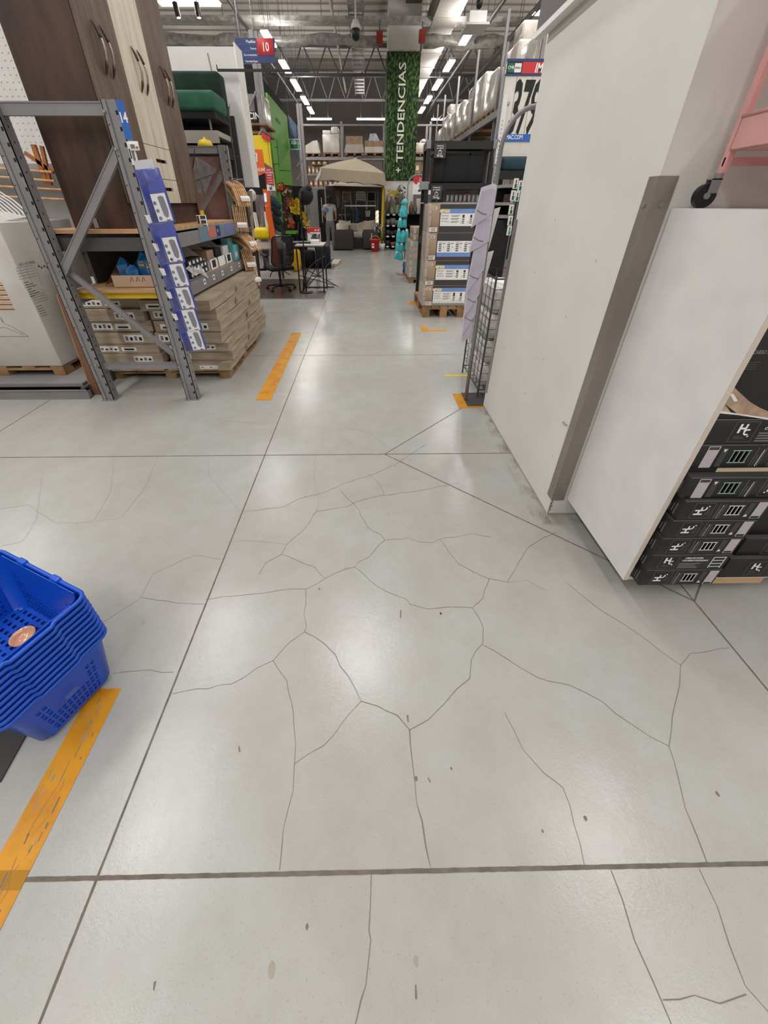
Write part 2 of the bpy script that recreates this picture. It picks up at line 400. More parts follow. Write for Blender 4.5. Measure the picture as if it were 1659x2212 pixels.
# chips, scuffs, spots
for a, b, r, m_ in ((952, 1325, .004, ink), (840, 1112, .005, stain_m), (748, 1227, .006, stain_m), (899, 1682, .005, crack_m), (1265, 1768, .005, crack_m),
                    (587, 2093, .009, stain_m), (663, 2002, .004, crack_m), (899, 2075, .005, stain_m), (1172, 1795, .003, crack_m), (690, 1272, .004, crack_m),
                    (1550, 1715, .005, crack_m), (310, 1345, .005, stain_m), (975, 1660, .003, crack_m), (1180, 1370, .003, stain_m)):
    p = at(a, b, Z=.0008); fl.poly([p+Vector((r*math.cos(t)*random.uniform(.7, 1.1), r*1.4*math.sin(t)*random.uniform(.7, 1.1), 0)) for t in [i*math.pi/5 for i in range(10)]], m_)
for a, b in (((866, 1318), (865, 1335)), ((898, 2128), (899, 2158)), ((335, 2120), (332, 2140)), ((924, 1680), (930, 1690)), ((516, 1612), (518, 1625)), ((880, 1545), (882, 1560))):
    crack([a, b], .006, crack_m, .5)
fl.build('floor', origin=(0, 0, 0)); floor = bpy.data.objects['floor']; struct(floor)

# yellow floor markings (real painted strips)
def tape(x0, x1, y0, y1, label, sk=0.0, m=yellow):
    mb = MB(m); mb.add([(x0, y0, .0004), (x1, y0, .0004), (x1+sk, y1, .0004), (x0+sk, y1, .0004), (x0, y0, .0016), (x1, y0, .0016), (x1+sk, y1, .0016), (x0+sk, y1, .0016)],
                       [(4, 5, 6, 7), (0, 1, 5, 4), (1, 2, 6, 5), (2, 3, 7, 6), (3, 0, 4, 7), (3, 2, 1, 0)])
    return mb
def tapething(mb, label): return tag(mb.build('floor_marking'), label, 'floor marking')
t_ = tape(-.955, -.856, -1.2, .657, '')
for _ in range(46):      # worn spots
    x = random.uniform(-.95, -.862); y = random.uniform(-.3, .62); L = random.uniform(.004, .035); w_ = random.uniform(.001, .005)
    t_.quad((x, y, .002), (x+w_, y, .002), (x+w_*.6, y+L, .002), (x-w_*.3, y+L, .002), stain_m if random.random() < .5 else crack_m)
for x_, ya, yb, ww in ((-.905, -.35, .50, .0014), (-.925, -.5, .1, .002), (-.89, .18, .42, .001)):
    pr = None
    for q in range(26):
        yy = ya+(yb-ya)*q/25; xx = x_+.006*math.sin(q*.9)+random.uniform(-.002, .002); cu = ((xx, yy, .0021), (xx+ww*random.uniform(.4, 1.6), yy, .0021))
        if pr and random.random() < .85: t_.quad(pr[0], pr[1], cu[1], cu[0], crack_m)
        pr = cu
t_.box(-.955, -.856, .205, .238, .0012, .0019, mat('worn_tape', 'a5741a', .8, nscale=40))
tapething(t_, 'long worn yellow strip on the floor beside the blue shopping baskets')
tapething(tape(-.945, -.815, 2.907, 4.88, '', sk=-.015), 'clean yellow strip on the floor beside the stack of long cartons')
t_ = MB(yellow); t_.prism([(.735, 4.91, .0004), (.80, 4.93, .0004), (1.07, 4.93, .0004), (1.07, 5.0, .0004), (.83, 5.0, .0004), (.80, 5.16, .0004), (.735, 5.16, .0004)], (0, 0, .0012))
tapething(t_, 'L-shaped yellow corner mark on the floor in front of the dark cartons')
tapething(tape(.76, .99, 3.4, 3.44, '', m=yplas), 'thin yellow line on the floor beside the wire stand')
t_ = MB(yellow); t_.prism([(.755, 2.74, .0004), (.99, 2.74, .0004), (.99, 2.77, .0004), (.835, 2.77, .0004), (.835, 3.01, .0004), (.755, 3.01, .0004)], (0, 0, .0012))
tapething(t_, 'yellow corner mark showing around the grey base plate at the pillar')
tapething(tape(.70, .84, 6.45, 6.66, ''), 'short yellow patch on the floor left of the wooden pallet')

# walls and ceiling of the store
def wall(name, *b, m=ceilm): struct(MB(m).box(*b).build(name))
wall('wall_left', -14.2, -14, -10, 31, 0, 8.2); wall('wall_right', 14, 14.2, -10, 31, 0, 8.2)
wall('wall_back', -14, 14, 31, 31.2, 0, 8.2, m=mat('grey_back_wall', '6e6965', .85)); wall('wall_front', -14, 14, -10.2, -10, 0, 8.2, m=plaster)
c = MB(ceilm); c.box(-14, 14, -10, 31, 8.0, 8.2)
for i in range(60): c.box(-14, 14, -9.8+i*.68, -9.55+i*.68, 7.94, 8.0)
struct(c.build('ceiling'))

# ---------------------------------------------------------------- things under the ceiling
tw = .20
def lamp(x, y0, y1, z, label, grp='pendant tube lamps in two rows over the aisle', alongx=False):
    c = Vector(((x if not alongx else (y0+y1)/2), ((y0+y1)/2 if not alongx else x), z))
    t = thing('ceiling_lamp', label, 'ceiling lamp', c, grp)
    L = (y1-y0)/2
    def bx(mb, a0, a1, b0, b1, z0, z1, m): 
        if alongx: mb.box(c.x+b0, c.x+b1, c.y+a0, c.y+a1, z0, z1, m)
        else: mb.box(c.x+a0, c.x+a1, c.y+b0, c.y+b1, z0, z1, m)
    h = MB(white); bx(h, -.09, .09, -L, L, z+.02, z+.07, white); h.build('housing', t)
    d_ = MB(tube_m); bx(d_, -tw/2, tw/2, -L+.03, L-.03, z-.015, z+.019, tube_m); d_.build('tube', t)
    g = MB(dsteel)
    for k in (-.7, .7):
        p = c+(Vector((L*k, 0, 0)) if alongx else Vector((0, L*k, 0))); g.cyl((p.x, p.y, z+.07), (p.x, p.y, 7.95), .006, 5)
    g.build('hanger_rod', t)
    sx, sy = ((y1-y0)*.9, .16) if alongx else (.16, (y1-y0)*.9)
    area('ceiling_lamp_light', c.x, c.y, z-.02, sx, sy, LAMP_W*.8); area('ceiling_lamp_uplight', c.x, c.y, z+.09, sx, sy, UP_W, up=True); return t
s_ = 3.83/4.08
LS = [(15.05, 16.67), (17.67, 19.42), (20.05, 22.1), (22.8, 24.7), (25.1, 27.0)]
for i, (a, b) in enumerate(LS):
    w_ = ('nearest', 'second', 'third', 'fourth', 'farthest')[i]
    lamp(-2.62, (a+.05)*s_, (b-.25)*s_, 5.25, f'{w_} lit tube lamp of the left hanging row over the aisle')
    lamp(2.82, (a-.05)*s_, (b-.5)*s_, 5.25, f'{w_} lit tube lamp of the right hanging row over the aisle')
for a, b, w_ in ((-3.32, -1.86, 'left'), (-.45, 1.29, 'middle, beside the green pillar'), (3.87, 4.75, 'right')):
    lamp(26.6, a*s_, b*s_, 5.25, f'lit tube lamp across the far end above the back racks, {w_}', 'cross lamps above the back racks', True)
lamp(12.6, -4.95*s_, -3.45*s_, 5.25, 'large lit tube lamp at the upper left, above the two black spotlights', 'single cross lamps', True)
lamp(13.0, 4.30*s_, 4.62*s_, 5.25, 'short lit lamp at the upper right beside the dark header board', 'single cross lamps', True)
# black spotlights on a track
def spot(x0, y, z0, x1, z1, label):
    p = at(x0, z0, Y=y); q = at(x1, z1, Y=y)
    t = thing('spotlight', label, 'spotlight', q, 'black tubular spotlights near the upper left lamp')
    MB(black).cyl(p, q, .055, 14).build('housing', t)
    dd = (q-p).normalized(); MB(lamp_m).cyl(q+dd*.001, q+dd*.008, .042, 14).build('lens', t)
    MB(dsteel).cyl(p, (p.x, p.y, 7.95), .008, 6).build('hanger_rod', t)
spot(377, 12, 5, 386, 38, 'left black tubular spotlight with a lit lens in front of the upper left lamp')
spot(424, 12, 5, 430, 38, 'right black tubular spotlight in front of the upper left lamp')
spot(528, 12, 163, 531, 184, 'small black spotlight hanging below the blue aisle sign, left one')
spot(558, 12, 163, 561, 184, 'small black spotlight hanging below the blue aisle sign, right one')
def dome(px_, y0, y1, Y, label, box=False):
    a = at(px_, y0, Y=Y); b = at(px_, y1, Y=Y); h = a.z-b.z
    t = thing('security_camera', label, 'security camera', a, 'dome cameras hanging from the ceiling')
    r = h*.36
    MB(white).lathe(a, [(0, 0), (r*.5, -.02*h), (r*.9, -h*.3), (r, -h*.46), (0, -h*.46)], 18).build('housing', t)
    MB(black).ball((a.x, a.y, a.z-h*.66), r*.93, sc=(1, 1, 1.25)).build('camera_dome', t)
    MB(white).cyl(a, (a.x, a.y, 7.95), .018, 8).build('hanger_rod', t)
dome(768, 42, 86, 12, 'white and black dome camera hanging left of the green pillar')
dome(1038, -14, 18, 9, 'black dome camera at the top edge above the right lamp row')
sb = MB(white); p = at(1016, 22, Y=9.4); q = at(1050, 52, Y=9.4); sb.box(p.x, q.x, 9.4, 9.7, q.z, p.z); sb.box(p.x-.06, q.x+.04, 9.3, 9.8, q.z-.03, q.z)
sb.cyl(((p.x+q.x)/2, 9.55, p.z), ((p.x+q.x)/2, 9.55, 7.95), .01, 6, dsteel)
tag(sb.build('ceiling_projector'), 'white box-shaped unit hanging below the black dome camera', 'ceiling unit')
# ducts, cable trays, pipes, trusses
def hung(mb, name, label, cat, pts, grp=None):
    for q in pts: mb.cyl(q, (q[0], q[1], 7.95), .008, 5, dsteel)
    return tag(mb.build(name), label, cat, grp)
mb = MB(duct); mb.box(-9, 9, 15.3, 15.7, 5.76, 5.86)
hung(mb, 'cable_tray', 'flat grey cable tray crossing the ceiling in front of the green pillar', 'cable tray', [(x, 15.6, 5.9) for x in (-7, -4, -1.2, 1.9, 4.5, 7)])
mb = MB(duct)
mb.tube([(-9+i*.35, 16.0+.04*math.sin(i*1.7), 5.55+.03*math.sin(i*.9)) for i in range(28)], [.13+.025*math.sin(i*2.3) for i in range(28)], 12)
hung(mb, 'flexible_duct', 'crumpled silver foil duct below the cable tray, left side', 'duct', [(-7, 16.2, 5.6), (-3, 16.2, 5.6)], 'silver foil ducts')
mb = MB(duct); mb.tube([(1.8+i*.3, 16.0+.04*math.sin(i*1.9), 5.52+.03*math.sin(i*1.1)) for i in range(22)], [.15+.025*math.sin(i*2.1) for i in range(22)], 12)
hung(mb, 'flexible_duct', 'crumpled silver foil duct below the cable tray, right of the green pillar', 'duct', [(3, 16.2, 5.6), (6, 16.2, 5.6)], 'silver foil ducts')
mb = MB(mat('pale_duct', '9d978f', .7)); mb.box(1.95, 2.65, 9, 27, 5.75, 6.3)
for k in range(12): mb.box(1.93, 2.67, 9+k*1.5, 9.05+k*1.5, 5.73, 6.32)
hung(mb, 'air_duct', 'big pale rectangular duct running above the right lamp row', 'duct', [(2.3, 10, 6.3), (2.3, 20, 6.3)])
mb = MB(mat('beam_taupe', '746b62', .7)); mb.box(1.2, 1.65, 6, 28, 6.2, 6.9)
hung(mb, 'roof_beam', 'long taupe roof beam left of the big pale duct', 'beam', [(1.4, 8, 6.9), (1.4, 24, 6.9)])
for x, z, r, lab in ((3.35, 5.5, .05, 'dark pipe just right of the right lamp row'), (4.1, 5.3, .07, 'dark pipe over the right aisle beside the wrapped pallets'), (-1.0, 6.6, .045, 'thin pale pipe left of the green pillar'), (-3.4, 5.75, .04, 'dark pipe just left of the left lamp row')):
    mb = MB(dsteel if z < 6 else ceilm); mb.cyl((x, 4, z), (x, 28, z), r, 10); hung(mb, 'ceiling_pipe', lab, 'pipe', [(x, y, z) for y in (6, 10, 14, 18, 22)], 'pipes running along the aisle')
mb = MB(duct)
for k in range(26): mb.box(-.42, .0, 10+k*.6, 10.3+k*.6, 6.05, 6.1)
mb.box(-.44, -.42, 10, 25.6, 6.03, 6.15); mb.box(0, .02, 10, 25.6, 6.03, 6.15)
hung(mb, 'cable_ladder', 'cable ladder running down the aisle left of the green pillar', 'cable tray', [(-.2, 12, 6), (-.2, 20, 6)])
def truss(y, z0, z1, m, lab):
    mb = MB(m); mb.box(-13, 13, y, y+.14, z1-.14, z1); mb.box(-13, 13, y, y+.14, z0, z0+.1)
    n = 26
    for k in range(n):
        x = -13+k; mb.cyl((x, y+.07, z0), (x+.5, y+.07, z1), .03, 6); mb.cyl((x+.5, y+.07, z1), (x+1, y+.07, z0), .03, 6)
    for x in (-10, 0, 10): mb.box(x-.03, x+.03, y, y+.1, z1, 7.95)
    tag(mb.build('roof_truss'), lab, 'truss', 'roof trusses')
truss(21.5, 5.9, 6.9, dsteel, 'dark roof truss crossing behind the green pillar, the nearer one')
truss(27.8, 6.2, 7.4, steel, 'pale roof truss in front of the far wall')
truss(12.2, 7.2, 7.9, ceilm, 'painted roof truss right under the deck at the top of the photo')
for px_, py_, lab in ((820, 82, 'left'), (912, 78, 'right')):
    p = at(px_, py_, Y=15.3); mb = MB(mat('red_housing', 'a33a25', .5)); mb.box(p.x-.09, p.x+.09, 15.25, 15.4, p.z-.13, p.z+.13); mb.cyl((p.x, 15.32, p.z), (p.x, 15.32, 5.78), .015, 6, dsteel)
    tag(mb.build('fire_alarm'), f'small red alarm unit on the {lab} side of the pillar top', 'alarm', 'red alarm units')
# ---------------------------------------------------------------- the near white pillar and what is fixed to it
c = MB(plaster); c.box(.965, 1.785, 1.49, 2.78, 0, 8.0)
for i in range(9): c.box(.9645, .965, 1.6+.12*i, 1.604+.12*i, .3+.13*(i*7 % 9), .31+.13*(i*7 % 9), stain_m)
for i in range(12):   # chipped lower corner
    z = .01+.0075*i; w_ = random.uniform(.003, .016); c.box(.9638, .965+w_, 1.4888, 1.4905, z, z+random.uniform(.003, .009), stain_m if i % 3 else crack_m)
o = c.build('wall_pillar'); struct(o)
c = MB(mat('dirty_skirt', 'a89f90', .8)); c.box(.9635, .965, 1.5, 2.78, 0, .012); c.box(.965, 1.785, 1.4885, 1.49, 0, .012); struct(c.build('trim_1'))
def corner_guard(x, y, z0, z1, sx, sy, w1, w2, label, vis):
    t = thing('corner_guard', label, 'corner guard', (x, y, z0))
    g = MB(guard); g.box(x-.004, x, y, y+sy*w1, z0, z1); g.box(x-.004, x+w2, min(y, y-sy*.004), max(y, y-sy*.004), z0, z1); g.build('steel_angle', t)
    for z in (z0+.08, z1-.08):
        MB(steel).cyl((x-.007, y+sy*w1*.55, z), (x-.004, y+sy*w1*.55, z), .009, 12).build('screw', t)
        if vis: MB(steel).cyl((x+w2*.55, y-.007, z), (x+w2*.55, y-.004, z), .009, 12).build('screw', t)
    return t
corner_guard(.9645, 1.4895, .105, 1.494, 1, 1, .048, .062, 'tall brushed steel corner guard on the near corner of the white pillar', True)
corner_guard(.9645, 2.781, .13, 1.33, -1, -1, .04, .03, 'thin steel corner guard on the far corner of the white pillar', False)
k = MB(steel); k.tube([(.955, 1.56, .52), (.95, 1.575, .527), (.953, 1.585, .517), (.958, 1.577, .508), (.961, 1.565, .512), (.9655, 1.56, .518)], .0016, 6)
tag(k.build('wire_hook'), 'tiny bent wire loop sticking out of the pillar near the steel corner guard', 'hook')
t = thing('header_board', 'dark grey header board high on the white pillar with a pale lower edge', 'sign board', (.95, 2.2, 2.17))
MB(mat('graphite_panel', '5a5557', .6)).box(.925, .963, 1.46, 2.86, 2.19, 3.3).build('panel', t)
MB(white).box(.918, .963, 1.45, 2.87, 2.165, 2.19).build('edge_trim', t)

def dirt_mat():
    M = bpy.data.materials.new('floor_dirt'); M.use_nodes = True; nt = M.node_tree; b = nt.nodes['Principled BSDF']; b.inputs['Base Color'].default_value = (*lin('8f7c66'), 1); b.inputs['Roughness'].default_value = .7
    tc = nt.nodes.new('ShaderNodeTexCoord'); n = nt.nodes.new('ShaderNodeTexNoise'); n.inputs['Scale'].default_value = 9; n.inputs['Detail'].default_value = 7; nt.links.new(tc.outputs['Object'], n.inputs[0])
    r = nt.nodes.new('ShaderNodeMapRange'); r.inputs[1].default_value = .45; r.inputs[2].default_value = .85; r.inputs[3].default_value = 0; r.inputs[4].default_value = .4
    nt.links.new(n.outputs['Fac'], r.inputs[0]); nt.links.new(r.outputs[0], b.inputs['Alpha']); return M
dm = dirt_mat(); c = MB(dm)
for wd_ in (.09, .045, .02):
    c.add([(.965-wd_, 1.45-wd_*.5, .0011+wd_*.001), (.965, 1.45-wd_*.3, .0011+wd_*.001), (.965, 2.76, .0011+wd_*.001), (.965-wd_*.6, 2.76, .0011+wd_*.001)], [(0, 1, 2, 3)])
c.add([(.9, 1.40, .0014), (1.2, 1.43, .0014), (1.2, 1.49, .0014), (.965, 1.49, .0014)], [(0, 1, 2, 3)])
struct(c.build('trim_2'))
# ---------------------------------------------------------------- white display unit on the right
t = thing('display_unit', 'white laminate display unit with a tall side panel beside the pillar', 'display unit', (1.4, 1.25, 0))
mb = MB(white); mb.box(1.038, 1.056, .982, 1.482, .12, 1.404)
mb.build('side_panel', t)
MB(mat('edge_band', 'cfc2b4', .6)).box(1.0385, 1.0555, .9805, .982, .12, 1.404).build('edge_band', t)
MB(white).box(1.056, 2.6, .985, 1.482, 1.386, 1.404).build('tabletop', t)
mb = MB(white); mb.box(1.056, 2.6, .995, 1.482, .105, .12); mb.build('bottom_shelf', t)
MB(ply).box(1.16, 1.645, .996, 1.03, .07, .105).build('shelf_rail', t)
mb = MB(white); mb.box(2.582, 2.6, .985, 1.482, .12, 1.386); mb.build('side_panel', t)
for x in (1.45, 2.4): MB(mblack).box(x, x+.08, 1.2, 1.45, 0, .105).build('foot', t)
MB(mat('unit_back', '1b1a1b', .7)).box(1.056, 2.582, 1.476, 1.482, .12, 1.386).build('back_panel', t)

def hc_logo(mb, x, z, y, s, rot=0):
    """square logo with the letters HC and a dot; x, z = centre"""
    def R(a, b):
        for _ in range(rot % 4): a, b = -b, a
        return Vector((x+a*s, y, z+b*s))
    def bar(a0, a1, b0, b1, m): mb.poly([R(a0, b0), R(a1, b0), R(a1, b1), R(a0, b1)], m)
    e = .5; w_ = .016
    for q in ((-e, e, -e, -e+w_), (-e, e, e-w_, e), (-e, -e+w_, -e, e), (e-w_, e, -e, e)): bar(*q, greyink)
    bar(-.28, -.18, -.06, .38, whiteink); bar(-.18, -.03, .12, .21, whiteink); bar(-.03, .06, .02, .38, whiteink)
    n = 12; pts = []
    for i in range(n+1):
        a = R_(50+260*i/n); pts.append((a))
    for a, b in zip(pts, pts[1:]):
        mb.poly([p_-Vector((0, .0003, 0)) for p_ in (R(.15+.16*math.cos(a), -.02+.16*math.sin(a)), R(.15+.16*math.cos(b), -.02+.16*math.sin(b)), R(.15+.085*math.cos(b), -.02+.085*math.sin(b)), R(.15+.085*math.cos(a), -.02+.085*math.sin(a)))], whiteink)
    bar(.24, .31, -.26, -.19, whiteink)
    bar(-.3, -.1, -.22, -.205, greyink); bar(-.3, .08, -.28, -.265, greyink); bar(-.3, .18, -.34, -.325, greyink)
def cart_icon(mb, x, z, y, w_, h_, m, rot=False):
    for k in range(4):
        if rot: mb.box(x-w_/2+k*w_/3-.0012, x-w_/2+k*w_/3+.0012, y-.0003, y, z-h_/2, z+h_/2, m)
        else: mb.box(x-w_/2, x+w_/2, y-.0003, y, z-h_/2+k*h_/3-.0014, z-h_/2+k*h_/3+.0014, m)
    for k in ((-.5, .5) if rot else (-.5, .5)):
        if rot:
            mb.box(x-w_*.6, x+w_*.6, y-.0003, y, z+k*h_-.0014, z+k*h_+.0014, m)
            for q in range(3): mb.box(x-w_/2+(q+.25)*w_/3, x-w_/2+(q+.6)*w_/3, y-.0003, y, z-h_*.42, z+h_*.42, greyink)
        else: mb.box(x+k*w_-.0014, x+k*w_+.0014, y-.0003, y, z-h_*.65, z+h_*.55, m)
def lines(mb, x0, x1, z0, z1, y, n, m, vertical=False, tail=.3):
    for i in range(n):
        f = (i+.5)/n; g = 1-tail*((i*37) % 10)/10
        if vertical:
            xx = x0+(x1-x0)*f; mb.box(xx-.0009, xx+.0009, y-.0003, y, z0, z0+(z1-z0)*g, m)
        else:
            zz = z1+(z0-z1)*f; mb.box(x0, x0+(x1-x0)*g, y-.0003, y, zz-(z1-z0)/n*.28, zz+(z1-z0)/n*.28, m)
def carton(x0, x1, y0, y1, z0, z1, kind, label, grp):
    t = thing('carton', label, 'cardboard box', ((x0+x1)/2, (y0+y1)/2, z0), grp)
    mb = MB(hcblack); mb.rbox(x0, x1, y0, y1, z0, z1, .0025, hcblack, 1)
    mb.box(x0+.001, x1-.001, y0-.0002, y0+.0006, z1-.0035, z1-.0022, greyink)     # worn flap edge
    mb.build('box_body', t)
    L = MB(hcblack); y = y0-.0006; h = z1-z0; w_ = x1-x0; zc = (z0+z1)/2; u = .3
    if kind == 'A':
        hc_logo(L, x0+.075, zc, y, h*.8, 0)
        L.text('CARRO DE COCINA', (x0+.130, y, z1-.024), (1, 0, 0), (0, 0, 1), .0085, whiteink, bold=.03, sx=.62)
        L.text('CON RUEDAS COLOR BLANCO', (x0+.124, y, z1-.037), (1, 0, 0), (0, 0, 1), .0078, whiteink, bold=.03, sx=.62)
        lines(L, x0+.118, x0+.20, z0+.008, z1-.045, y, 4, greyink)
        cart_icon(L, x0+.262, zc, y, .045, h*.6, whiteink)
    elif kind == 'B':
        hc_logo(L, x0+.075, zc, y, h*.78, 1)
        lines(L, x0+.122, x0+.148, z0+.008, z1-.012, y, 4, greyink, True, .5)
        lines(L, x0+.135, x0+.14, z0+.008, z1-.02, y, 1, whiteink, True)
        cart_icon(L, x0+.185, zc, y, .045, h*.46, whiteink, True)
        L.box(x0+.225, x0+.245, y-.0003, y, z0+.012, z1-.012, dkgrey); L.poly([(x0+.228, y-.0005, z0+.016), (x0+.242, y-.0005, z0+.016), (x0+.235, y-.0005, z0+.028)], whiteink)
        L.box(x0+.255, x0+.29, y-.0003, y, z0+.006, z1-.008, mat('carton_sticker', 'b9b0b4', .5)); lines(L, x0+.258, x0+.287, z0+.008, z0+.017, y-.0004, 12, ink, True, 0)
    elif kind == 'C':
        L.box(x0+.03, x0+.068, y-.0003, y, z0+.004, z1-.006, mat('carton_sticker', 'b9b0b4', .5)); lines(L, x0+.033, x0+.065, z1-.02, z1-.009, y-.0004, 12, ink, True, 0)
        L.box(x0+.078, x0+.098, y-.0003, y, z0+.008, z1-.012, dkgrey); L.poly([(x0+.082, y-.0005, z1-.018), (x0+.094, y-.0005, z1-.018), (x0+.088, y-.0005, z1-.03)], whiteink)
        cart_icon(L, x0+.145, zc, y, .05, h*.5, mat('mint_ink', 'a5c3b4', .6), True)
        lines(L, x0+.19, x0+.225, z0+.008, z1-.012, y, 4, greyink, True, .5); lines(L, x0+.212, x0+.218, z0+.008, z1-.02, y, 1, whiteink, True)
        hc_logo(L, x0+.29, zc, y, h*.8, 3)
    elif kind == 'D':
        hc_logo(L, x0+.11, zc, y, h*.8, 0)
        L.text('CARRO DE COCINA', (x0+.175, y, z1-.022), (1, 0, 0), (0, 0, 1), .0095, whiteink, bold=.03)
        L.text('CON RUEDAS COLOR BLANCO', (x0+.17, y, z1-.038), (1, 0, 0), (0, 0, 1), .0088, whiteink, bold=.03)
        lines(L, x0+.16, x0+.26, z0+.008, z1-.046, y, 4, greyink)
    # end face, printed
    for q in range(5): L.box(x0-.0006, x0, y0+.02+q*.012, y0+.024+q*.012, z0+.012+.006*(q % 2), z1-.03-.008*(q % 3), greyink)
    L.build('printing', t); return t
G1 = 'black kitchen cart cartons stacked beside the white side panel'
rows = [(.131, .224, 1.080, 'B', 'bottom black kitchen cart carton of the left stack, with a worn dented corner'),
        (.225, .310, 1.072, 'A', 'second black carton from the bottom, printed upright with a white kitchen cart'),
        (.311, .398, 1.072, 'B', 'third black carton from the bottom, sideways print, torn left edge'),
        (.399, .486, 1.073, 'B', 'fourth black carton from the bottom, sideways print and barcode at right'),
        (.487, .576, 1.078, 'B', 'fifth black carton from the bottom, just under the green cart cartons')]
for z0, z1, x0, kd, lab in rows: carton(x0, x0+.30, .952, 1.45, z0-.008, z1-.008, kd, lab, G1)
carton(1.063, 1.49, .962, 1.45, .569, .66, 'C', 'lower of the two black cartons showing a mint green cart, its lid visible', G1)
ZR = [at(1520, a, Y=.986).z for a in (1012, 960, 905)]
carton(1.0575, 1.50, .986, 1.45, ZR[0], ZR[1]-.001, 'C', 'upper of the two black cartons showing a mint green cart', G1)
# carton 6 and 7 are separated by a pale lid with a logo
mb = MB(mat('pale_lid', 'd8c3a5', .5)); mb.box(1.16, 1.49, .99, 1.44, .661, ZR[0]-.001); mb.box(1.063, 1.16, .99, 1.44, .661, ZR[0]-.001, hcblack)
L_ = mb; L_.T = None
tag(mb.build('carton'), 'flat pale carton lying between the two mint green cart cartons', 'cardboard box', G1)
carton(1.0575, 1.50, .986, 1.45, ZR[1], ZR[2]-.001, 'D', 'black carton with the large upright logo under the photo-printed carton', G1)
t = thing('carton', 'large black carton printed with a beige kitchen photo, on top of the left stack', 'cardboard box', (1.3, 1.2, ZR[2]), G1)
mb = MB(hcblack); mb.rbox(1.0575, 1.56, .986, 1.45, ZR[2], ZR[2]+.33, .003, hcblack, 1); mb.build('box_body', t)
mb = MB(); y = .9852; ph = mat('photo_beige', 'c9ab8b', .6, c2='8d7562', nscale=12)
def pp(a, b, o=0): v = at(a, b, Y=y-o); v.x = max(v.x, 1.0578); return v
mb.poly([pp(1546, 892), pp(1659, 906), pp(1720, 915), pp(1640, 880), pp(1620, 868), pp(1600, 850), pp(1575, 836), pp(1562, 862)], ph)
mb.poly([pp(1555, 872, .0004), pp(1583, 897, .0004), pp(1600, 899, .0004), pp(1575, 880, .0004)], ink)
mb.poly([pp(1544, 893, .0005), pp(1600, 897, .0005), pp(1660, 907, .0005), pp(1660, 903, .0005), pp(1546, 888, .0005)], paper)
mb.poly([pp(1570, 852, .0006), pp(1584, 850, .0006), pp(1594, 866, .0006), pp(1586, 868, .0006)], paper)
mb.text('CARRO DE COCINA', pp(1590, 765), (1, 0, 0), (0, 0, 1), .011, greyink, bold=.03, sx=.7); lines(mb, pp(1600, 790).x, pp(1640, 790).x, pp(1600, 800).z, pp(1600, 780).z, y, 4, dkgrey)
mb.build('printing', t)
G2 = 'black cartons of the second stack at the right edge'
for z0, z1, x0, y0, lab in ((.1205, .235, 1.43, .985, 'black carton resting on the white bottom shelf, at the right edge of the photo'),
                            (.236, .33, 1.455, 1.0, 'glossy black carton second from below at the right edge of the photo'),
                            (.331, .56, 1.47, 1.02, 'tall black carton at the right edge above the glossy one')):
    t = thing('carton', lab, 'cardboard box', (x0+.2, y0+.2, z0), G2)
    MB(hcblack).rbox(x0, x0+.5, y0, 1.46, z0, z1, .0025, hcblack, 1).build('box_body', t)
    mb = MB(); hc_logo(mb, x0+.13, (z0+z1)/2, y0-.0006, .075, 0)
    mb.box(x0+.04, x0+.45, y0+.03, y0+.10, z1+.0001, z1+.0005, mat('photo_white', 'cfcac2', .5)); mb.build('printing', t)

# pink cart on top of the unit
t = thing('kitchen_cart', 'pink metal kitchen cart on castors standing on top of the white unit', 'kitchen cart', (1.3, 1.25, 1.404))
d_ = Vector((-.04, -.36, 0)); e_ = Vector((.62, -.07, 0)); A = Vector((1.105, 1.42, 0))
def cc(a, b, z): return A+d_*a+e_*b+Vector((0, 0, z))
mb = MB(pink)
for z0, z1 in ((1.552, 1.634), (1.92, 2.0), (2.25, 2.32)):
    mb = MB(pink); 
    for (a, b) in (((0, 0), (1, 0)), ((1, 0), (1, 1)), ((1, 1), (0, 1)), ((0, 1), (0, 0))):
        p, q = cc(*a, z0), cc(*b, z0); s = (cc(.5, .5, z0)-(p+q)/2).normalized()*.004
        mb.obox(p, q-p, s, (0, 0, z1-z0)); mb.tube([p+Vector((0, 0, z1-z0)), q+Vector((0, 0, z1-z0))], .005, 6)
    p = cc(0, 0, z0); mb.obox(p, d_, e_, (0, 0, .004)); mb.build('tray', t)
for a in (0, 1):
    for b in (0, 1):
        p = cc(a, b, 1.497)+Vector((.004, -.004, 0)); mb = MB(pink); mb.obox(p-Vector((.004, .004, 0)), (.016, 0, 0), (0, .022, 0), (0, 0, .84)); mb.build('leg', t)
for b0, a0 in ((0, 0), (0, 1)):
    p = cc(a0, 0, 1.515)
    mb = MB(pink); mb.obox(p, e_, (0, .006, 0), (0, 0, .022)); mb.build('crossbar', t)
mb = MB(pink); mb.obox(cc(0, 1, 1.515), d_, (.006, 0, 0), (0, 0, .022)); mb.build('crossbar', t)
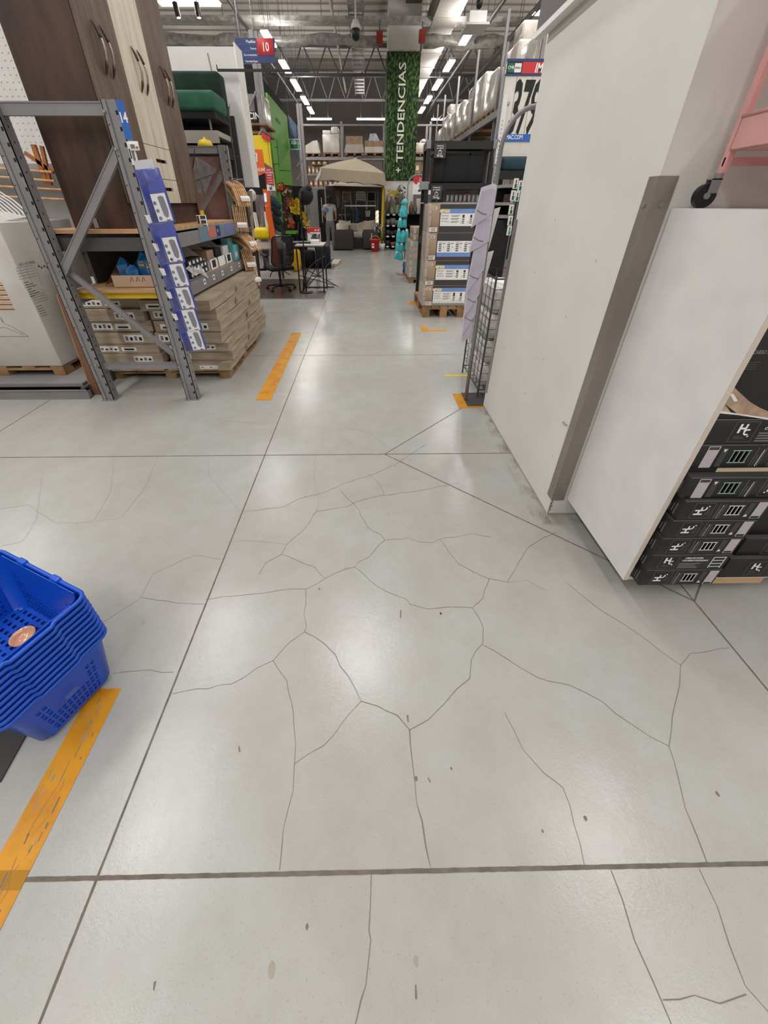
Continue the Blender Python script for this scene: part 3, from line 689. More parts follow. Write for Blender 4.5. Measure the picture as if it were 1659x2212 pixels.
for a in (0, 1):
    for b in (0, 1):
        p = cc(a, b, 0); sg = Vector((-.012, .0, 0))
        mb = MB(steel); mb.cyl((p.x, p.y, 1.482), (p.x, p.y, 1.497), .012, 10); mb.obox((p.x-.024, p.y-.013, 1.445), (.03, 0, 0), (0, .002, 0), (0, 0, .038)); mb.obox((p.x-.024, p.y+.011, 1.445), (.03, 0, 0), (0, .002, 0), (0, 0, .038))
        mb.obox((p.x-.024, p.y-.013, 1.48), (.034, 0, 0), (0, .026, 0), (0, 0, .003)); ca = mb.build('caster', t)
        mb = MB(black); mb.cyl((p.x-.022, p.y-.009, 1.4375), (p.x-.022, p.y+.009, 1.4375), .033, 22); mb.cyl((p.x-.022, p.y-.015, 1.4375), (p.x-.022, p.y+.015, 1.4375), .009, 10, steel); mb.build('wheel', ca)

# ---------------------------------------------------------------- stand with hanging sheets and wire basket behind the pillar
t = thing('display_stand', 'grey metal stand with a curved top pole and square base plate beside the pillar', 'display stand', (.9, 2.9, 0))
MB(dsteel).box(.832, 1.05, 2.772, 3.018, 0, .007).build('base_plate', t)
mb = MB(steel); pts = [(.838, 2.87, .007), (.832, 2.865, .6), (.826, 2.86, 1.2), (.825, 2.855, 1.7)]
for i in range(1, 9):
    a = math.pi/2*i/8; pts.append((.825+.17*(1-math.cos(a)), 2.85, 1.70+.19*math.sin(a)))
pts.append((1.15, 2.85, 1.90)); mb.tube(pts, .0135, 4); mb.build('pole', t)
mb = MB(steel); mb.tube([(.815, 2.87, 1.73), (.80, 2.872, 1.75), (.793, 2.874, 1.70), (.80, 2.876, 1.62), (.815, 2.878, 1.52)], .004, 6); mb.cyl((.80, 2.875, 1.62), (.826, 2.86, 1.62), .004, 6); mb.build('hook', t)
MB(mat('clip_strip', 'd0d0d2', .3, alpha=.6)).box(.802, .812, 2.872, 2.875, .45, 1.62).build('clip_strip', t)
SHP = (((1040, 405), (1067, 396), (1074, 401), (1064, 462), (1018, 492)), ((1035, 466), (1064, 462), (1056, 522), (1012, 547)), ((1026, 526), (1054, 525), (1045, 583), (1004, 640)), ((1016, 580), (1047, 578), (1038, 632), (1000, 690)), ((1008, 632), (1038, 627), (1030, 674), (997, 728)), ((1003, 681), (1025, 680), (1022, 725), (996, 741)))
for i, lab in enumerate(('topmost', 'second from the top', 'third from the top', 'fourth from the top', 'fifth from the top', 'lowest')):
    Y = 2.83+.009*i; pts = [at(a, b, Y=Y) for a, b in SHP[i]]; lo = min(p.z for p in pts)
    t = thing('packed_sheet', f'whitish packed sheet hanging on the clip strip, {lab} of the six', 'packaged sheet', (pts[0].x, Y, lo), 'translucent packed sheets on the clip strip')
    MB(lilac).prism(pts, (0, .006, 0)).build('bag', t)
    c0 = sum(pts, Vector())/len(pts); MB(mat('sheet_insert', 'cdc7d6', .5, c2='bcb5c8')).prism([c0+(p-c0)*.86-Vector((0, .0015, .012)) for p in pts], (0, .0012, 0)).build('insert', t)
    q = pts[-1]+(pts[-2]-pts[-1])*.45+Vector((0, 0, .02)); 
    if i < 5: MB(greyink).tube([q+Vector((-.035, -.003, .045)), q+Vector((0, -.004, .025)), q+Vector((.03, -.003, .02))], .0022, 6).build('clip', t)
for i, z in enumerate((1.38, 1.12)):
    mb = MB(paper); mb.prism([(.845, 2.93, z), (.90, 2.93, z+.015), (.865, 2.93, z-.22), (.84, 2.93, z-.3)], (0, .01, 0))
    tag(mb.build('packed_sheet'), f'white packed sheet sticking out right of the pole, {"upper" if i == 0 else "lower"} one', 'packaged sheet', 'white sheets right of the pole')
# wire basket
t = thing('wire_basket', 'tall grey wire basket full of white bags behind the pillar', 'wire basket', (1.15, 3.2, 0))
X0, X1, Y0, Y1, Z0, Z1 = .95, 1.40, 2.93, 3.5, .075, .95
mb = MB(dsteel)
for z in (Z0, .5, Z1): mb.tube([(X0, Y0, z), (X1, Y0, z), (X1, Y1, z), (X0, Y1, z)], .006 if z != .5 else .004, 6, closed=True)
for (x, y) in ((X0, Y0), (X1, Y0), (X0, Y1), (X1, Y1)): mb.cyl((x, y, 0.0), (x, y, Z1+.02), .008, 6)
mb.build('frame', t)
mb = MB(dsteel)
n = 12
for i in range(1, n): z = Z0+(Z1-Z0)*i/n; mb.tube([(X0, Y0, z), (X1, Y0, z), (X1, Y1, z), (X0, Y1, z)], .0028, 4, closed=True)
for i in range(1, 6): y = Y0+(Y1-Y0)*i/6; mb.cyl((X0, y, Z0), (X0, y, Z1), .0028, 4); mb.cyl((X1, y, Z0), (X1, y, Z1), .0028, 4)
for i in range(1, 5): x = X0+(X1-X0)*i/5; mb.cyl((x, Y0, Z0), (x, Y0, Z1), .0028, 4); mb.cyl((x, Y1, Z0), (x, Y1, Z1), .0028, 4)
for i in range(1, 7): y = Y0+(Y1-Y0)*i/7; mb.cyl((X0, y, Z0), (X1, y, Z0), .0028, 4)
mb.build('wire_mesh', t)
random.seed(3)
whbag = mat('white_bag', 'd6d2cf', .35, c2='a9a5a2', nscale=10, bump=.6, bscale=14)
for k in range(4):
    for j in range(2):
        z = .09+k*.2; y = 2.95+j*.275
        mb = MB(whbag); mb.rbox(.965, 1.385, y, y+.255, z, z+.195, .05, whbag, 3)
        tag(mb.build('plastic_bag'), ('near' if j == 0 else 'far')+' white bag in the wire basket, '+('bottom', 'second', 'third', 'top')[k]+' layer', 'bag', 'white bags inside the wire basket')

# ---------------------------------------------------------------- cartons on the pallet (black plastic shelving kits)
def pallet(x0, x1, y0, y1, label, h=.14, alongy=True, m=wood, z0=0.0, nb=3, nd=5):
    t = thing('pallet', label, 'pallet', ((x0+x1)/2, (y0+y1)/2, z0))
    for i in range(nb):
        x = x0+(x1-x0-.1)*i/(nb-1)
        for j in range(3):
            y = y0+(y1-y0-.12)*j/2; MB(m).box(x, x+.1, y, y+.12, z0+.018, z0+h-.036).build('block', t)
        MB(m).box(x, x+.1, y0, y1, z0, z0+.018).build('runner', t)
    for j in range(3):
        y = y0+(y1-y0-.1)*j/2; MB(m).box(x0, x1, y, y+.1, z0+h-.036, z0+h-.018).build('stringer', t)
    for i in range(nd):
        x = x0+(x1-x0-.11)*i/(nd-1); MB(m).box(x, x+.11, y0, y1, z0+h-.018, z0+h).build('deck_board', t)
    return t
pallet(.828, 1.43, 5.62, 6.75, 'wooden pallet under the stack of dark shelving cartons', .15)
G3 = 'shelving kit cartons stacked on the wooden pallet'
for i, (z0, z1, kd, lab) in enumerate(((.152, .43, 0, 'bottom'), (.432, .752, 0, 'second from the bottom'), (.754, 1.085, 1, 'third one, with shelf drawings'), (1.087, 1.41, 0, 'topmost'))):
    t = thing('carton', f'dark shelving kit carton on the pallet, {lab}', 'cardboard box', (1.13, 5.9, z0), G3)
    xo = -.012*i*0+ (.0 if i % 2 else .012)
    mb = MB(card); mb.rbox(.83-xo, 1.43, 5.66, 6.12, z0, z1, .006, card, 1); mb.build('box_body', t)
    y = 5.6595; mb = MB(); x0 = .945-xo+.02; mb.box(x0, 1.428, y-.001, y, z0+.006, z1-.004, dkgrey)
    zt = z1-(.055 if i else .03); zb = z0+(.075 if i else .04) if kd == 0 else z0+.10
    x2 = x0+.012; y2 = y-.0016
    if kd == 0:
        mb.box(x2, 1.425, y2-.0004, y2, zt-.05, zt, bluestrip); mb.box(x2, x2+.11, y2-.0009, y2-.0004, zt-.048, zt-.002, mat('label_yellow', 'c9b45c', .6))
        mb.text('RIMAX', (x2+.055, y2-.0012, zt-.04), (1, 0, 0), (0, 0, 1), .03, whiteink, 'CENTER', .03)
        mb.box(x2, 1.425, y2-.0004, y2, zb, zt-.051, paper)
        for q, s in enumerate(('Estantería', 'Ventilada', '18"/ 45 cm')): mb.text(s, (x2+.01, y2-.0008, zt-.083-.033*q), (1, 0, 0), (0, 0, 1), .02, ink, sx=.82)
        mb.T = None
        for q in range(3): lines(mb, x2+.14, x2+.25, zt-.09-.033*q, zt-.068-.033*q, y2-.0004, 2, greyink)
        for cx in (x2+.30, x2+.40): 
            mb.box(cx-.015, cx+.012, y2-.0009, y2-.0004, zb+.03, zt-.065, dkgrey)
            for q in range(3): mb.box(cx-.013, cx+.01, y2-.0012, y2-.0009, zb+.04+q*.022, zb+.05+q*.022, paper)
        mb.text('3', (x2+.262, y2-.0008, zb+.03), (1, 0, 0), (0, 0, 1), .02, ink); mb.text('4', (x2+.36, y2-.0008, zb+.03), (1, 0, 0), (0, 0, 1), .02, ink)
    else:
        mb.box(x2, 1.425, y2-.0004, y2, z0+.045, z0+.095, bluestrip); mb.box(x2, 1.425, y2-.0004, y2, z0+.096, z0+.235, paper)
        for q in range(4):
            cx = x2+.04+q*.115; mb.box(cx-.018, cx+.016, y2-.0009, y2-.0004, z0+.112, z0+.215, dkgrey)
            for r in range(4): mb.box(cx-.015, cx+.013, y2-.0012, y2-.0009, z0+.125+r*.024, z0+.136+r*.024, paper)
            mb.text(str(5-q), (cx+.04, y2-.0008, z0+.15), (1, 0, 0), (0, 0, 1), .024, ink); lines(mb, cx+.025, cx+.07, z0+.195, z0+.215, y2-.0004, 2, greyink)
    mb.build('printed_front', t)
    mb = MB(paper); mb.box(.865, .925, y-.001, y, z1-.06, z1-.03); mb.box(.86-.02*(i % 2), .945, y-.001, y, z0+.01, z0+.06); lines(mb, .87, .92, z1-.056, z1-.034, y-.001, 3, ink); lines(mb, .865, .935, z0+.015, z0+.055, y-.001, 3, greyink)
    mb.build('sticker', t)
mb = MB(film)
for i in range(10):
    z = .16+i*.125; mb.quad((.812, 5.648, z), (.85, 5.645, z+.01), (.855, 5.645, z+.12), (.81, 5.648, z+.125)); mb.quad((.812, 5.648, z), (.815, 6.12, z), (.818, 6.12, z+.125), (.81, 5.648, z+.125))
mb.quad((.85, 5.645, .16), (1.43, 5.644, .16), (1.43, 5.644, .24), (.85, 5.645, .22))
tag(mb.build('stretch_film'), 'clear stretch film wound around the left edge of the dark cartons', 'stretch film')
# black plastic shelving behind
t = thing('plastic_shelving', 'black plastic shelving unit standing behind the dark shelving cartons', 'shelving unit', (1.35, 6.95, 0))
YS = 6.8; a = at(924, 304, Y=YS); b = at(1072, 322, Y=YS); c_ = at(930, 395.5, Y=YS); d_ = at(1066, 409, Y=YS)
xa, xb = a.x, b.x
MB(black).box(xa, xb, YS, YS+.45, b.z, a.z).build('shelf', t)
MB(black).box(xa, xb, YS, YS+.45, d_.z, c_.z).build('shelf', t)
MB(black).box(xa, xb, YS, YS+.45, .85, .95).build('shelf', t)
for x in (xa, xb-.06):
    for y in (YS+.003, YS+.38): MB(black).box(x+.003, x+.057, y, y+.06, 0, a.z-.004).build('post', t)
for x in (xa-.01, xb-.05): MB(steel).box(x, x+.06, YS-.012, YS-.001, a.z-.09, a.z+.01).build('corner_cap', t)
MB(steel).box(xa-.08, xa+.05, YS-.02, YS-.001, c_.z-.08, c_.z+.02).build('corner_cap', t)
for k, (x0_, x1_, y0_, y1_, lab) in enumerate(((939, 962, 310, 341, 'upper'), (932, 953, 400, 431, 'lower'))):
    p = at(x0_, y0_, Y=YS-.03); q = at(x1_, y1_, Y=YS-.03); tg = MB(dkgrey); tg.box(p.x, q.x, YS-.035, YS-.03, q.z, p.z); W_ = q.x-p.x; H_ = p.z-q.z; yy = YS-.0355; cx = (p.x+q.x)/2
    tg.text('Resistencia', (cx, yy, p.z-H_*.2), (1, 0, 0), (0, 0, 1), H_*.09, whiteink, 'CENTER', .02); tg.text('por estante', (cx, yy, p.z-H_*.35), (1, 0, 0), (0, 0, 1), H_*.09, whiteink, 'CENTER', .02)
    tg.tube([(cx-W_*.16, yy, q.z+H_*.3), (cx+W_*.16, yy, q.z+H_*.3), (cx+W_*.11, yy, q.z+H_*.48), (cx-W_*.11, yy, q.z+H_*.48)], .004, 4, whiteink, closed=True); tg.ball((cx, yy, q.z+H_*.52), W_*.06, whiteink, 8)
    tg.text('70 Kg', (cx, yy, q.z+H_*.07), (1, 0, 0), (0, 0, 1), H_*.16, whiteink, 'CENTER', .02)
    tag(tg.build('load_sign'), f'{lab} dark sign with a weight symbol and 70 Kg on the black shelving', 'sign', 'dark weight signs on the black shelving')
for k, (x0_, x1_, lab) in enumerate(((938, 959, 'left narrow'), (961, 1012, 'middle wide'), (1014, 1042, 'right'))):
    p = at(x0_, 331, Y=YS+.05); q = at(x1_, 395, Y=YS+.05); bx = MB(mblack); bx.rbox(p.x, q.x, YS+.05, YS+.38, c_.z+.001, p.z, .03, mblack, 3)
    tt = thing('storage_crate', f'{lab} black lidded crate on the black shelving', 'crate', ((p.x+q.x)/2, YS+.2, c_.z), 'black crates on the black shelving'); bx.build('crate_body', tt)
    MB(black).rbox(p.x-.006, q.x+.006, YS+.045, YS+.385, p.z-.03, p.z+.004, .01, mblack, 2).build('lid', tt)
mb = MB(black); p = at(990, 324, Y=YS+.2); mb.tube([p+Vector((-.12+.02*i, .02*math.sin(i), .02*math.sin(i*1.3)+.02)) for i in range(14)], .012, 6)
tag(mb.build('coiled_strap'), 'coiled black strap lying on the crates of the black shelving', 'strap')
gl = mat('drinking_glass', 'c9cdd0', .1, alpha=.45, spec=.8)
t0 = None
zz = .95
for i in range(14):
    x = xa+.10+i*.052; t0 = MB(gl).lathe((x, YS+.06+.03*(i % 2), .95), [(0, 0), (.018, .002), (.02, .15), (.018, .15), (.016, .01)], 10)
    pass
# glassware is on a level just below the upper shelves
for i in range(15):
    p = at(965+i*4.6, 436, Y=YS+.12); x = p.x; z = p.z
    g = MB(gl); g.lathe((x, YS+.1+.06*(i % 2), z), [(0, 0), (.014, .002), (.02, .09), (.018, .09), (.012, .01)], 10)
    tag(g.build('drinking_glass'), f'clear glass in the row behind the dark cartons, {ORDW[i]} from the left', 'glass', 'clear glasses in a row behind the cartons')
p = at(955, 437, Y=YS+.02); MB(mat('glass_shelf', '9aa0a3', .4)).box(xa, xb, YS+.02, YS+.4, p.z-.02, p.z).build('shelf', t)
p = at(1005, 415, Y=YS+.3); q = at(1011, 437, Y=YS+.3); mb = MB(red); mb.box(p.x, q.x, YS+.3, YS+.33, q.z-.02, p.z); mb.box(p.x, q.x, YS+.298, YS+.3, p.z-.05, p.z-.02, paper)
tag(mb.build('price_card'), 'small red price card among the glasses on the black shelving', 'price card')
mb = MB(mat('pink_backdrop', 'b9a5a3', .7)); p = at(960, 409, Y=YS+.42); q = at(1064, 437, Y=YS+.42); mb.box(p.x, q.x, YS+.42, YS+.43, q.z, p.z)
tag(mb.build('back_card'), 'pinkish backing card behind the row of glasses', 'card')
# ---------------------------------------------------------------- storage rack on the left
XL, XR = -2.235, -1.53     # left edges of the two uprights
def upright(x, y, t, z1=1.93, far=False):
    mb = MB(steel)
    mb.box(x, x+.026, y, y+.006, 0, z1); mb.box(x+.064, x+.09, y, y+.006, 0, z1); mb.box(x+.026, x+.064, y+.008, y+.012, 0, z1)
    mb.box(x+.024, x+.028, y+.002, y+.012, 0, z1); mb.box(x+.062, x+.066, y+.002, y+.012, 0, z1)
    mb.box(x, x+.004, y, y+.075, 0, z1); mb.box(x+.086, x+.09, y, y+.075, 0, z1); mb.box(x+.004, x+.018, y+.071, y+.075, 0, z1); mb.box(x+.072, x+.086, y+.071, y+.075, 0, z1)
    n = int(z1/.075)
    for i in range(n):
        z = .06+i*.075
        mb.box(x+.07, x+.083, y-.0008, y, z, z+.02, mblack); mb.box(x+.0902, x+.0908, y+.034, y+.042, z+.02, z+.032, mblack)
        if i % 2: mb.cyl((x+.013, y-.0008, z+.03), (x+.013, y, z+.03), .004, 8, mblack)
    mb.build('upright', t)
    f = MB(steel); f.box(x-.012, x+.105, y-.012, y+.095, 0, .006); f.box(x-.006, x+.096, y+.01, y+.07, .006, .03); f.cyl((x+.02, y-.004, .006), (x+.02, y-.004, .018), .008, 8, chrome); f.cyl((x+.07, y-.004, .006), (x+.07, y-.004, .018), .008, 8, chrome)
    f.build('foot_plate', t)
def bar(t, name, a, b, wd, th, m=steel):
    a, b = Vector(a), Vector(b); d = b-a; s = Vector((-d.z, 0, d.x)).normalized()*wd
    mb = MB(m); mb.obox(a-s/2, d, s, (0, th, 0)); s2 = s*.12
    mb.obox(a-s/2-Vector((0, .004, 0)), d, s2, (0, .006, 0)); mb.obox(a+s/2-s2-Vector((0, .004, 0)), d, s2, (0, .006, 0)); return mb.build(name, t)
t = thing('storage_rack', 'grey steel storage rack with slotted uprights and plywood shelves carrying the wardrobe', 'storage rack', (-1.85, 3.9, 0))
rack = t
for y in (2.925, 4.97):
    upright(XL, y, t); upright(XR, y, t)
    bar(t, 'top_bar', (XL+.08, y+.03, 1.893), (XR+.004, y+.03, 1.893), .065, .025)
    bar(t, 'bottom_bar', (XL+.08, y+.03, .295), (XR+.004, y+.03, .295), .05, .025)
    bar(t, 'diagonal_brace', (XL+.075, y+.015, 1.0), (XR+.012, y+.015, 1.70), .055, .02)
    bar(t, 'diagonal_brace', (XL+.085, y+.045, 1.02), (XR+.012, y+.045, .34), .04, .02, steel)
for y in (2.925,):
    for (x, z) in ((XR+.008, 1.875), (XR+.012, 1.70), (XL+.07, 1.02), (XR+.015, .30), (XL+.06, .32)): MB(chrome).cyl((x, y-.012, z), (x, y+.012, z), .008, 10).build('bolt', t)
for x0, x1, nm in ((-1.492, -1.445, 'front'), (-2.235, -2.19, 'rear')):
    mb = MB(steel); mb.box(x0, x1, 3.0, 4.97, 1.125, 1.238); mb.box(x0+(.0 if nm == 'rear' else -.012), x1, 3.0, 4.97, 1.225, 1.24); mb.build('shelf_beam', t)
    mb = MB(steel); mb.box(x0, x1, 3.0, 4.97, .765, .862); mb.build('shelf_beam', t)
mb = MB(dsteel); mb.box(-2.19, -1.492, 3.02, 3.06, 1.13, 1.215); mb.build('cross_beam', t)
MB(ply).box(-2.225, -1.46, 3.005, 4.965, 1.2405, 1.264).build('shelf_board', t)
mb = MB(yplas); mb.box(-2.188, -1.494, 3.06, 3.075, .80, .845); mb.build('cross_beam', t)['label'] = 'yellow painted cross beam'
MB(ply).box(-2.188, -1.494, 3.03, 4.965, .846, .868).build('shelf_board', t)
mb = MB(dsteel); mb.box(-2.188, -2.17, 3.3, 4.9, .87, 1.12); mb.build('back_strip', t)
# ticket strip on the upper beam, price tickets on the lower one
cl = mat('clear_ticket_sleeve', '8fa3b5', .2, alpha=.55, spec=.7)
mb = MB(cl); mb.box(-1.4445, -1.441, 3.75, 4.85, 1.13, 1.245); mb.box(-1.4408, -1.4402, 3.98, 4.18, 1.145, 1.235, mat('salmon_print', 'c2705f', .5)); mb.box(-1.4408, -1.4402, 4.19, 4.3, 1.145, 1.235, navyp); mb.box(-1.4408, -1.4402, 4.45, 4.72, 1.14, 1.24, mat('violet_print', '6d73a6', .5))
mb.text('LIB', (-1.4398, 4.21, 1.18), (0, 1, 0), (0, 0, 1), .025, whiteink, sx=.8)
tag(mb.build('ticket_holder'), 'clear ticket holder with red and violet cards on the upper rack beam', 'ticket holder')
for i, y in enumerate((3.62, 3.86, 4.12, 4.42, 4.72)):
    mb = MB(paper); mb.box(-1.4445, -1.442, y, y+.05, .80, .845); lines(mb, 0, 0, 0, 0, 0, 0, ink)
    mb.box(-1.4418, -1.4414, y+.01, y+.035, .815, .832, ink)
    tag(mb.build('price_ticket'), ('nearest', 'second', 'third', 'fourth', 'farthest')[i]+' small white price ticket on the lower grey rack beam', 'price ticket', 'price tickets on the lower beam')
# number 14
t = thing('aisle_number_sign', 'narrow blue sign with a white 14 on the near rack upright', 'sign', (-1.425, 2.92, 1.74))
MB(bluep).box(-1.442, -1.398, 2.918, 2.921, 1.745, 1.925).build('panel', t)
MB().text('14', (-1.4205, 2.9175, 1.825), (1, 0, 0), (0, 0, 1), .046, whiteink, 'CENTER', .03, .75).build('lettering', t)
mb = MB(paper); mb.box(-1.44, -1.40, 2.912, 2.915, 1.62, 1.735); mb.box(-1.437, -1.43, 2.911, 2.912, 1.65, 1.7, ink); mb.box(-1.425, -1.41, 2.911, 2.912, 1.63, 1.69, greyink)
tag(mb.build('price_card'), 'white price cards hanging under the number 14 sign on the rack', 'price card')
mb = MB(paper); mb.rbox(-1.425, -1.365, 2.900, 2.904, 1.69, 1.735, .0018, paper, 1); mb.box(-1.415, -1.39, 2.8992, 2.90, 1.70, 1.72, greyink); mb.box(-1.385, -1.372, 2.8992, 2.90, 1.70, 1.71, greyink)
tag(mb.build('price_card'), 'small rounded white card sticking out beside the number 14 sign', 'price card')

# blue garment bags on the clip strip
ORD = ('topmost', 'second', 'third', 'fourth', 'fifth', 'lowest')
art = mat('grey_illustration', '82818a', .6)
zts = (1.648, 1.365, 1.20, 1.045, .89, .735); zbs = (1.306, 1.064, .904, .748, .585, .431)
mb = MB(mat('clip_strip', 'd0d0d2', .3, alpha=.6)); mb.box(-1.438, -1.42, 2.9235, 2.9245, .5, 1.7)
tag(mb.build('clip_strip'), 'clear plastic strip on the rack upright holding the blue bags', 'clip strip')
for i in range(6):
    zt, zb = zts[i], zbs[i]; y = 2.90-.0045*i*0+.003*i
    t = thing('garment_bag', f'blue packed garment bag with a white illustrated card, {ORD[i]} of the six on the rack', 'packaged garment bag', (-1.33, y, zb), 'blue packed garment bags on the rack upright')
    mb = MB(bluebag); xl = -1.415 if i == 0 else -1.43
    yb = y-.002
    mb.rbox(xl, -1.262, yb-.002, yb+.02, zb+.004, zt-.045, .008, bluebag, 2)
    for q in range(5): mb.tube([(xl+.012+q*.008, yb-.004, zt-.05), (xl+.018+q*.007, yb-.006, (zt+zb)/2), (xl+.012+q*.008, yb-.003, zb+.01)], .003, 5, bluebag)
    mb.build('bag', t)
    hd = MB(mat('header_card', 'cfcdd2', .5)); hd.box(-1.405, -1.285, y+.006, y+.008, zt-.05, zt); hd.build('header_card', t)
    lb = MB(paper); y2 = yb-.0062; zl = min(zt-.13, zb+.175); lb.box(-1.365, -1.27, y2, y2+.001, zb+.012, zl-.01)
    H = zl-zb
    lb.poly([(-1.325, y2-.0006, zl-.03), (-1.305, y2-.0006, zl-.022), (-1.285, y2-.0006, zl-.03), (-1.28, y2-.0006, zb+.07), (-1.29, y2-.0006, zb+.035), (-1.305, y2-.0006, zb+.03), (-1.318, y2-.0006, zb+.045)], art)
    for q in range(3): lb.cyl((-1.352+.003*q, y2, zl-.06-.042*q), (-1.352+.003*q, y2-.0006, zl-.06-.042*q), .011, 12, art)
    lb.box(-1.31, -1.285, y2-.0006, y2, zb+.013, zb+.02, greyink); lb.build('card_label', t)
    MB(mat('bag_film', 'd8dcf5', .08, alpha=.05, spec=1, bump=.5, bscale=20)).box(xl+.005, -1.258, yb-.0078, yb-.0068, zb, zt-.04).build('film', t)
    mb = MB(white); mb.prism([(-1.445, 2.894, zt-.01), (-1.41, 2.894, zt-.012), (-1.405, 2.894, zt-.055), (-1.43, 2.894, zt-.06)], (0, .001, 0))
    t.rotation_euler = (0, R_(-5), 0); t.location.x += .008
    if i: tag(mb.build('price_tab'), f'small white tab at the top left of the {ORD[i]} blue bag', 'price tab', 'white tabs beside the blue bags')

# wardrobe
t = thing('wardrobe', 'tall dark brown wardrobe with a pale middle section standing on the rack', 'wardrobe', (-1.85, 3.8, 1.265))
WX0, WX1, WY0, WY1 = -2.075, -1.655, 3.125, 4.43
mb = MB(dwood); mb.box(WX0, WX1, WY0, WY0+.018, 1.2645, 3.05); mb.build('side_panel', t)
mb = MB(dwood); mb.box(WX0, WX1, WY1-.018, WY1, 1.2645, 3.05); mb.build('side_panel', t)
mb = MB(dwood); mb.box(WX0, WX0+.01, WY0+.018, WY1-.018, 1.2645, 3.05); mb.build('back_panel', t)
mb = MB(dwood); mb.box(WX0+.01, WX1, WY0+.018, WY1-.018, 3.03, 3.05); mb.build('top_panel', t)
mb = MB(dwood); mb.box(WX0+.01, WX1-.02, WY0+.018, WY1-.018, 1.40, 1.418); mb.build('bottom_panel', t)
mb = MB(dwood); mb.box(WX1-.035, WX1-.018, WY0+.018, WY1-.018, 1.2645, 1.40); mb.build('plinth', t)
ys = [3.128, 3.325, 3.56, 3.775, 4.0, 4.215, 4.428]
def handle(y, z0, z1, par):
    mb = MB(mat('brown_handle_end', '4a342a', .4)); x = WX1+.018; pts = []
    for i in range(17):
        f = i/16; pts.append((x+.004+.034*math.sin(math.pi*f), y, z0+(z1-z0)*f))
    ms = pts[5:12]; mb.tube(pts[:5], [.002, .006, .008, .009, .009], 8); mb.tube(pts[11:], [.009, .009, .009, .008, .006, .002], 8); mb.tube(pts[4:12], .0075, 8, mat('satin_nickel', 'b8ab9c', .35, .6)); mb.build('handle', par)
for k in range(6):
    y0, y1 = ys[k]+.0015, ys[k+1]-.0015; light = k in (2, 3); zb = 1.797 if light else 1.42
    mb = MB(lwood if light else gwood); mb.box(WX1+.001, WX1+.018, y0, y1, zb, 3.04, None)
    d_ = mb.build('door', t)
    if light: d_['label'] = 'pale washed wood door'
    yh = (y1-.038) if k % 2 == 0 else (y0+.040); handle(yh, 2.105, 2.352, d_)
for z0, z1 in ((1.42, 1.582), (1.586, 1.793)):
    mb = MB(lwood); y0, y1 = ys[2]+.0015, ys[4]-.0015; ym = (y0+y1)/2+.02; zm = (z0+z1)/2+.015
    mb.box(WX1+.001, WX1+.018, y0, ym-.092, z0, z1); mb.box(WX1+.001, WX1+.018, ym+.092, y1, z0, z1); mb.box(WX1+.001, WX1+.018, ym-.092, ym+.092, z0, zm-.012); mb.box(WX1+.001, WX1+.018, ym-.092, ym+.092, zm+.012, z1)
    mb.box(WX1-.02, WX1-.012, ym-.09, ym+.09, zm-.03, zm+.03, dwood)
    d_ = mb.build('drawer', t); d_['label'] = 'pale washed wood drawer with a slot grip'
MB(steel).box(-1.93, -1.90, 3.118, 3.124, 1.27, 1.33).build('floor_bracket', t)
mb = MB(paper); mb.obox(at(430, 497, X=-1.49)+Vector((0, 0, -.01)), (.05, .10, 0), (.001, -.001, 0), (0, 0, .125)); p = at(430, 497, X=-1.49)
for q in range(4):
    for r in range(3): mb.obox(p+Vector((.051*(.38+q*.13)+.002, .1*(.38+q*.13)-.003, .012+r*.036)), (.005, .010, 0), (.001, -.001, 0), (0, 0, .026), ink)
mb.obox(p+Vector((.004, -.001, .01)), (.010, .022, 0), (.001, -.001, 0), (0, 0, .10), dwood); mb.obox(p+Vector((.025, .05, .115)), (.018, .036, 0), (.001, -.001, 0), (0, 0, .035), mat('amber_tab', 'e8a531', .5))
tag(mb.build('price_card'), 'white card with black print and an amber tab on the plywood shelf', 'price card')

